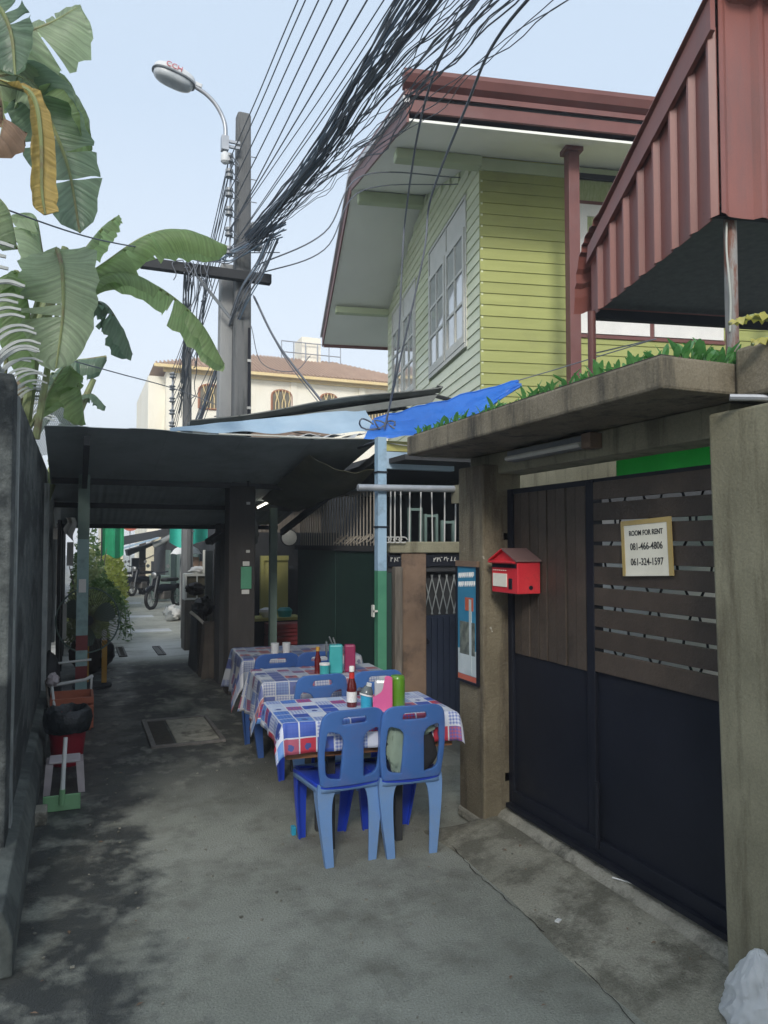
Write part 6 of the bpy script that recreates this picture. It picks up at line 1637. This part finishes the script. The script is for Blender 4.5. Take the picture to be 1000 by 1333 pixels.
def foliage(x0, x1, y0, y1, z0, z1, n, s, seed, shape=None):
    rr = random.Random(seed); mb = MB()
    while n > 0:
        u, v, w = rr.random(), rr.random(), rr.random()
        if shape and not shape(u, v, w, rr): continue
        n -= 1
        c = Vector((x0 + (x1 - x0) * u, y0 + (y1 - y0) * v, z0 + (z1 - z0) * w))
        d = Vector((rr.gauss(0, 1), rr.gauss(0, 1), rr.gauss(0, .7))).normalized(); e = d.orthogonal().normalized(); e = (e * math.cos(rr.random() * 6) + d.cross(e) * math.sin(rr.random() * 6)); q = s * rr.uniform(.6, 1.3)
        mb.add([c - d * q, c + e * q * .42, c + d * q, c - e * q * .42], [(0, 1, 2, 3)])
    return mb
t = thing('olive_sheet', 'sagging olive cloth sheet hung under the canopy before the barred wall', 'sheet', (2.5, 8, 2.3))
mb = MB(); mb.sheet(24, 20, lambda u, v: Vector((2.15 + .75 * u, 7.25 + 2.1 * v, 2.60 - .37 * v * .9 - .10 * math.sin(u * 3.14) - .16 * u * (1 - abs(v - .35)) + .05 * noise.noise((u * 4, v * 5, 1)))), .004)
part('cloth', mb, M_olive, t, smooth=True)

# ------------------------------------------------------------------ far end of the alley
def lump(seed):
    def f(u, v, w, rr):
        d = math.hypot(u - .5, v - .5) * 2
        top = 1 - .55 * d * d + .35 * noise.noise((u * 3 + seed, v * 3, seed))
        return w < top and (d < 1.05 + .2 * noise.noise((u * 6, v * 6, w * 5 + seed))) and noise.noise((u * 5 + seed, v * 6, w * 5)) > -.25
    return f
def bush(label, x0, x1, y0, y1, h, n, s, m_, seed, name='bush'):
    t = thing(name, label, 'bush', ((x0 + x1) / 2, (y0 + y1) / 2, 0), group='bushes along the left of the alley')
    part('foliage', foliage(x0, x1, y0, y1, .1, h, n, s, seed, lump(seed)), m_, t, kind='stuff')
    rr = random.Random(seed)
    for k in range(3):
        x = (x0 + x1) / 2 + rr.uniform(-.2, .2); y = (y0 + y1) / 2 + rr.uniform(-.4, .4)
        part('stem', MB().tube([(x, y, 0), (x + .05, y, h * .4), (x + rr.uniform(-.2, .2), y, h * .8)], [.03, .022, .008], 6), M_wood2, t)
bush('nearest grey green bush spilling into the alley past the banded post', -.15, .52, 12.4, 15.0, 1.65, 2000, .055, M_bush, 3)
bush('tall dark green bush behind the nearest one', -.1, .6, 15.2, 18.5, 2.0, 2600, .06, M_vine, 5)
bush('bright yellow green bush at the left far down the alley', .4, 1.3, 20.0, 24.0, 1.75, 2600, .075, M_bushy, 8)
t = thing('trailing_vine', 'trailing vine with small leaves hanging from the bushes over the alley', 'plant', (.85, 12.6, 0))
for k in range(9):
    a = Vector((.22 + .04 * k, 12.3 + .25 * k, 1.15 - .05 * k)); b = a + Vector((.25 + .07 * (k % 3), -.2, -.4 - .05 * k))
    pts = bezier([a, a.lerp(b, .5) + Vector((.12, 0, .18)), b], 6)
    part('stem', MB().tube(pts, .005, 4), M_vine, t)
    mb = MB()
    for p in pts:
        f_ = foliage(p.x - .05, p.x + .05, p.y - .05, p.y + .05, p.z - .06, p.z + .05, 5, .045, k * 31 + int(p.z * 100)); mb.add(f_.v, f_.f)
    part('leaves', mb, M_vine, t, kind='stuff')
t = thing('green_net_screen', 'green shade net hanging at the left far down the alley', 'net', (.7, 19, 1))
mb = MB(); mb.sheet(12, 10, lambda u, v: Vector((.55 + .5 * u, 19 + .12 * math.sin(u * 9), 2.7 - 1.3 * v + .05 * math.sin(u * 7))), (0, .01, 0)); part('net', mb, M_netg, t, smooth=True)
part('pole', MB().tube([(.55, 19, 0), (.55, 19, 2.7)], .02, 6), M_dark, t)
# houses far away
t = thing('yellow_house', 'pale yellow house far down the alley with a red dish', 'house', (1.9, 46, 0))
part('wall', MB().bb(1.25, 2.45, 45, 50, 0, 5.5), M_creamw, t); part('roof', MB().prism([(.9, 5.5), (2.8, 5.5), (1.85, 6.6)], lambda u, v, s: (u, 44.7 if s == 0 else 50.3, v)), M_tile, t)
part('window', MB().bb(1.55, 2.1, 44.95, 45, 2.6, 3.8), M_glassd, t)
t = thing('red_dish', 'round red dish on the roofs far down the alley', 'dish', (2.3, 36, 2))
part('dish', MB().lathe((2.25, 36, 2.7), [(.05, .1), (.3, .05), (.42, -.06), (.4, -.07)], 20, 'Y'), M_posterred, t, smooth=True); part('mount', MB().tube([(2.25, 36.1, 0), (2.25, 36.1, 2.7)], .03, 6), M_galv, t)
t = thing('cream_gable_house', 'cream white gabled wall facing the far end of the alley', 'house', (3.2, 34, 0))
part('wall', MB().prism([(2.72, 0), (4.6, 0), (4.6, 3.4), (3.9, 2.6), (2.72, 1.55)], lambda u, v, s: (u, 34 if s == 0 else 38, v)), M_creamw, t)
part('verge', MB().prism([(2.65, 1.5), (3.95, 2.66), (3.95, 2.74), (2.65, 1.58)], lambda u, v, s: (u, 33.9 if s == 0 else 38, v)), M_lightroof, t)
part('door', MB().bb(3.0, 3.12, 33.96, 34, 0, .95), M_dark, t)
part('cable', MB().tube([(2.75, 33.97, 1.05), (3.7, 33.97, 1.5)], .015, 5), M_dark, t)
t = thing('far_canopy', 'dark awning on a thick post over the far end of the alley', 'awning', (2.1, 26.5, 0))
part('sheet', MB().prism([(1.27, 1.62), (2.95, 2.02), (2.95, 2.24), (1.27, 1.92)], lambda u, v, s: (u, 26.0 if s == 0 else 26.1, v)), M_dark, t)
part('blue_sheet', MB().prism([(1.30, 1.50), (2.5, 1.88), (2.5, 1.93), (1.30, 1.56)], lambda u, v, s: (u, 25.6 if s == 0 else 26.0, v)), M_bluesheet, t)
part('under_sheet', MB().prism([(1.6, 1.3), (2.6, 1.75), (2.6, 1.8), (1.55, 1.5)], lambda u, v, s: (u, 26.2 if s == 0 else 27.6, v)), M_dark, t)
part('post', MB().bb(1.99, 2.2, 26.9, 27.1, 0, 1.75), M_wood, t)
part('roll', MB().tube([(2.35, 25.9, 1.62), (2.95, 25.9, 1.95)], .1, 10), M_netting, t, smooth=True)
t = thing('black_box_sign', 'black box standing behind the parked motorbikes', 'box', (2.0, 28, 0))
part('box', MB().bb(1.82, 2.2, 28, 28.3, .6, 1.2), M_black, t, bev=.02); part('legs', MB().bb(1.86, 1.9, 28.1, 28.14, 0, .6).bb(2.12, 2.16, 28.1, 28.14, 0, .6), M_black, t)
def motorbike(label, loc, rz, mcol):
    t = thing('motorbike', label, 'motorbike', (0, 0, 0), 0, 'motorbikes parked down the alley')
    for y in (-.62, .62):
        w_ = part('wheel', MB().tube([(0, y + .25 * math.cos(a * .3142), .28 + .25 * math.sin(a * .3142)) for a in range(21)], .045, 8, False), M_tyre, t, local=True, smooth=True)
        mb = MB()
        for k in range(6): a = k * 1.0472; mb.tube([(0, y, .28), (0, y + .23 * math.cos(a), .28 + .23 * math.sin(a))], .009, 4)
        part('spokes', mb, M_chrome, w_, local=True)
        part('mudguard', MB().tube([(0, y + .31 * math.cos(a), .28 + .31 * math.sin(a)) for a in (.5, .9, 1.3, 1.7, 2.1, 2.5)], .04, 6), mcol, t, local=True, smooth=True)
    part('fork', MB().tube([(-.07, -.62, .28), (-.07, -.45, .85)], .02, 6).tube([(.07, -.62, .28), (.07, -.45, .85)], .02, 6), M_chrome, t, local=True)
    part('body', MB().lathe((0, -.1, .52), [(.05, -.42), (.11, -.25), (.12, .1), (.09, .5), (.05, .62)], 10, 'Y'), mcol, t, local=True, smooth=True)
    part('seat', MB().box((0, .25, .74), (.2, .62, .09)), M_tyre, t, local=True, bev=.03)
    part('front_panel', MB().box((0, -.42, .72), (.2, .12, .36), Matrix.Rotation(R(-16), 3, 'X')), mcol, t, local=True, bev=.03)
    part('handlebar', MB().tube([(-.33, -.36, .98), (-.1, -.43, .94), (.1, -.43, .94), (.33, -.36, .98)], .018, 6), M_black, t, local=True)
    part('headlight', MB().lathe((0, -.5, .88), [(.04, .08), (.08, .03), (.085, -.03), (.06, -.05)], 12, 'Y'), M_chrome, t, local=True, smooth=True)
    for sx in (-1, 1):
        m_ = part('mirror', MB().lathe((sx * .3, -.33, 1.12), [(.05, -.01), (.05, .01)], 10, 'Y'), M_chrome, t, local=True)
    part('engine', MB().box((0, -.02, .34), (.22, .36, .22)), M_iron, t, local=True, bev=.03)
    t.location = loc; t.rotation_euler = (0, 0, rz); return t
b1 = motorbike('dark motorbike with a bright wheel parked before the grey doors', (2.2, 20.9, 0), R(-38), M_black)
dup(b1, (1.62, 26.2, 0), R(-60), 'left one of two dark motorbikes parked under the far awning')
dup(b1, (2.05, 26.35, 0), R(-35), 'right one of two dark motorbikes parked under the far awning')
t = thing('wheelie_bin', 'grey green wheelie bin beside the dark motorbike', 'bin', (2.25, 23.2, 0))
part('body', MB().add([(2.08, 23, 0.05), (2.5, 23, .05), (2.5, 23.4, .05), (2.08, 23.4, .05), (2.02, 22.95, .72), (2.56, 22.95, .72), (2.56, 23.45, .72), (2.02, 23.45, .72)], [(3, 2, 1, 0), (4, 5, 6, 7), (0, 1, 5, 4), (1, 2, 6, 5), (2, 3, 7, 6), (3, 0, 4, 7)]), M_postdk, t, bev=.02)
part('lid', MB().bb(2.0, 2.58, 22.93, 23.47, .72, .77), M_postdk, t, bev=.015)
t = thing('lockup_row', 'row of grey green doors and posts on the right of the far alley', 'doors', (2.9, 20.5, 0))
part('wall', MB().bb(2.75, 2.85, 15.8, 30, 0, 1.75), M_darkwood, t)
for k in range(5): part('door', MB().bb(2.70, 2.75, 18.4 + k * 1.5, 19.5 + k * 1.5, 0, 1.5), M_dkgreen if k % 2 else M_postdk, t)
part('post', MB().bb(2.3, 2.38, 18.5, 18.6, 0, 1.45), M_netting, t); part('post', MB().bb(2.45, 2.6, 18.2, 18.35, 0, 1.4), M_postdk, t)
t = thing('pale_concrete_pole', 'pale concrete pole on the right beside the white umbrella', 'pole', (2.15, 16, 0))
part('shaft', MB().tube([(2.15, 16, 0), (2.16, 16, 3.4)], [.1, .085], 12), M_polelt, t, smooth=True)
part('ties', MB().tube([(2.06, 15.93, 1.95), (2.16, 15.9, 1.9), (2.26, 15.93, 1.97)], .012, 5).tube([(2.06, 15.93, 2.05), (2.16, 15.9, 1.99), (2.26, 15.93, 2.02)], .01, 5), M_cable, t)
t = thing('teal_tarpaulin', 'bright teal tarpaulin hung across the right of the far alley', 'tarpaulin', (2.35, 17, 1.9))
mb = MB(); mb.sheet(20, 8, lambda u, v: Vector((1.88 + .95 * u, 17 + .1 * math.sin(u * 9) + .2 * u, 2.42 - (.62 + .1 * math.sin(u * 3.0 + .4) + .28 * max(0, .35 - abs(u - .25))) * v)), (0, .008, 0)); part('sheet', mb, M_tealt, t, smooth=True)
part('rope', MB().tube([(1.7, 17, 2.46), (2.9, 17.2, 2.42)], .008, 5), M_cable, t)
t = thing('white_umbrella', 'open white umbrella beside the pale concrete pole', 'umbrella', (2.38, 18, 0))
mb = MB(); vs = [(2.37, 18, 1.68)]; fs = []
for i, (r_, h_) in enumerate(((.15, 1.655), (.27, 1.58), (.36, 1.46))):
    for k in range(16):
        a = k * math.pi / 8; vs.append((2.37 + r_ * math.cos(a) * (1 if k % 2 == 0 else .95), 18 + r_ * math.sin(a), h_ + (.02 if k % 2 and i == 2 else 0)))
fs = [(0, 1 + k, 1 + (k + 1) % 16) for k in range(16)] + [(1 + i * 16 + k, 1 + i * 16 + (k + 1) % 16, 17 + i * 16 + (k + 1) % 16, 17 + i * 16 + k) for i in range(2) for k in range(16)]
o = part('canopy', mb.add(vs, fs), M_white, t); o.modifiers.new('thickness', 'SOLIDIFY').thickness = .004
part('pole', MB().tube([(2.37, 18, 0), (2.37, 18, 1.72)], .012, 6), M_galv, t)
t = thing('rubble_heap', 'heap of pale rags and rubble at the foot of the pale pole', 'heap', (2.1, 17, 0))
for k in range(7): part('rag', blob(1.95 + .1 * (k % 4), 17.2 + .25 * (k // 2), .1 + .05 * (k % 3), .12, .14, .12, 40 + k, .5, 12, 8, 0), M_bar if k % 2 else M_netting, t, smooth=True)
t = thing('brown_board', 'brown wooden boards leaning under the white umbrella', 'boards', (2.45, 17.6, 0))
for k in range(3): part('board', MB().bb(2.3 + .16 * k, 2.44 + .16 * k, 17.6, 17.64, 0, 1.5 - .1 * k), M_brown, t)
t = thing('right_far_house', 'dark timber house behind the stalls on the right of the alley', 'house', (5, 19, 0))
part('wall', MB().bb(3.2, 9, 14, 32, 0, 2.6), M_wood2, t); part('roof', MB().prism([(2.7, 2.5), (6, 3.2), (9.4, 2.5)], lambda u, v, s: (u, 13.6 if s == 0 else 32.4, v)), M_grey, t)
t = thing('left_far_house', 'grey rendered house behind the bushes on the left', 'house', (-4, 20, 0))
part('wall', MB().bb(-8, -.6, 14, 30, 0, 2.2), M_wood2, t); part('roof', MB().prism([(-8.4, 2.2), (-4.3, 3.0), (-.35, 2.2)], lambda u, v, s: (u, 13.6 if s == 0 else 30.4, v)), M_grey, t)

# ------------------------------------------------------------------ cream apartment building in the distance
t = thing('apartment_building', 'cream apartment building with arched grilled windows and a tiled hip roof', 'building', (9, 36, 0))
BX0, BX1, BY = 3.15, 17.5, 36.0
part('wall', MB().bb(BX0 + .6, BX1, BY, BY + 9, 0, 9.75), M_bgwall, t)
part('side_bay', MB().bb(BX0 - .15, BX0 + .6, BY + .6, BY + 8, 0, 9.6), M_bgwall, t)
part('cornice', MB().bb(BX0 + .45, BX1, BY - .2, BY, 9.7, 9.95), M_bgtrim, t)
part('string_course', MB().bb(BX0 + .6, BX1, BY - .06, BY - .001, 6.9, 7.05), M_bgtrim, t)
for x in (BX0 + .62, 9.7, 13.3): part('pilaster', MB().bb(x, x + .3, BY - .08, BY - .002, 0, 9.7), M_bgwall, t)
# hip roof built from tiled strips
ex0, ex1, ey0, ey1, ez, rz_ = BX0, BX1 + .5, BY - .55, BY + 9.5, 9.95, 12.0
rx0, rx1, ry = 8.0, 13.5, BY + 4.5
rf = part('roof', MB().add([(ex0, ey0, ez), (ex1, ey0, ez), (ex1, ey1, ez), (ex0, ey1, ez), (rx0, ry, rz_), (rx1, ry, rz_)], [(0, 1, 5, 4), (1, 2, 5), (2, 3, 4, 5), (3, 0, 4), (3, 2, 1, 0)]), M_tile, t)
mb = MB()
for k in range(75):
    x = ex0 + .1 + k * (ex1 - ex0 - .2) / 74
    # end on the ridge or on the hip
    if x < rx0: q = (x - ex0) / (rx0 - ex0)
    elif x > rx1: q = (ex1 - x) / (ex1 - rx1)
    else: q = 1
    mb.tube([(x, ey0 - .02, ez + .04), (x, ey0 + (ry - ey0) * q, ez + .04 + (rz_ - ez) * q)], .055, 4)
part('tile_rows', mb, M_tile, rf, kind='stuff')
part('eave', MB().bb(ex0, ex1, ey0 - .05, ey0 + .1, ez - .14, ez - .005), M_bgtrim, rf)
def archwin(x0, x1, z0, z1):
    xm = (x0 + x1) / 2; r_ = (x1 - x0) / 2; zs_ = z1 - r_ * .55
    arch = [(x0, z0)] + [(xm - r_ * math.cos(a * math.pi / 10), zs_ + r_ * .55 * math.sin(a * math.pi / 10)) for a in range(11)] + [(x1, z0)]
    w_ = part('window', MB().prism(arch, lambda u, v, s: (u, BY - .03 if s == 0 else BY + .05, v)), M_glassd, t)
    part('frame', MB().tube([(p[0], BY - .05, p[1]) for p in arch + [arch[0]]], .06, 4), M_grille, w_)
    mb = MB(); nb = max(5, int((x1 - x0) / .16))
    for k in range(1, nb):
        x = x0 + (x1 - x0) * k / nb; hgt = zs_ + r_ * .55 * math.sqrt(max(0, 1 - ((x - xm) / r_) ** 2))
        mb.tube([(x, BY - .12, z0), (x, BY - .12, z0 + (hgt - z0) * .45), (x + (.07 if k % 2 else -.07), BY - .12, z0 + (hgt - z0) * .7), (x, BY - .12, hgt)], .026, 4)
    part('grille', mb, M_bgtrim, w_)
for (x0, x1) in ((5.25, 6.3), (8.75, 9.75), (11.25, 12.1), (13.5, 15.0)): archwin(x0, x1, 8.1, 9.25)
for (x0, x1) in ((5.25, 6.3), (8.75, 9.75), (11.25, 12.1), (13.5, 15.0)): archwin(x0, x1, 4.9, 6.1)
tk = part('roof_tank_room', MB().bb(11.4, 12.5, 40, 41.5, 11.4, 13.2).bb(10.2, 13.6, 39.8, 41.8, 11.2, 11.7), M_bgwall, t)
mb = MB()
for zq in (12.2, 12.8): mb.tube([(10.2, 39.8, zq), (13.6, 39.8, zq)], .03, 4)
for k in range(6): mb.tube([(10.2 + k * .68, 39.8, 11.6), (10.2 + k * .68, 39.8, 12.8)], .03, 4)
part('railing', mb, M_galv, t)
t = thing('tin_shed', 'brown corrugated shed roof in front of the cream building', 'shed', (7, 28, 0))
mb = MB(); mb.sheet(60, 2, lambda u, v: Vector((5.05 + 4.2 * u, 28 + 2.5 * v, 6.55 - .08 * u + .3 * v + .04 * math.sin(u * 170))), .05); part('roof', mb, M_wood2, t, smooth=True)
part('wall', MB().bb(5.3, 9.2, 28.2, 30.4, 0, 6.5), M_brown, t)
part('gable', MB().prism([(4.9, 5.9), (5.29, 5.9), (5.29, 6.5), (5.15, 6.5)], lambda u, v, s: (u, 28.2 if s == 0 else 30, v)), M_ochre, t)

# ------------------------------------------------------------------ haze over the whole place
HAZE = .004
if HAZE:
    m = bpy.data.materials.new('haze_air'); m.use_nodes = True; N = m.node_tree.nodes; N.clear()
    v = N.new('ShaderNodeVolumePrincipled'); v.inputs['Color'].default_value = (.86, .92, 1, 1); v.inputs['Density'].default_value = HAZE; v.inputs['Anisotropy'].default_value = .3
    o_ = N.new('ShaderNodeOutputMaterial'); m.node_tree.links.new(v.outputs[0], o_.inputs['Volume'])
    hz = bpy.data.objects.new('haze', mesh('haze', MB().bb(-95, 95, -65, 125, -1, 15), m)); C.objects.link(hz); hz['kind'] = 'stuff'

# ------------------------------------------------------------------ unseen house behind the camera, added to shade the alley from the sun
t = thing('added_shade_house', 'unseen two storey house added behind the camera to shade the alley', 'house', (-3.5, -8, 0))
part('wall', MB().bb(-10, 1.2, -15, -6, 0, 6.0), M_creamw, t)
part('roof', MB().prism([(-5.6, 6.0), (-10.5, 8.0), (-15.4, 6.0)], lambda u, v, s: (-10.4 if s == 0 else 1.6, u, v)), M_tile, t)
for k in range(4):
    for zz in (1.0, 3.6):
        w_ = part('window', MB().bb(-9 + 2.7 * k, -7.7 + 2.7 * k, -6, -5.95, zz, zz + 1.4), M_offwhite, t)
        part('pane', MB().bb(-8.9 + 2.7 * k, -7.8 + 2.7 * k, -5.95, -5.94, zz + .1, zz + 1.3), M_paneglass, w_)
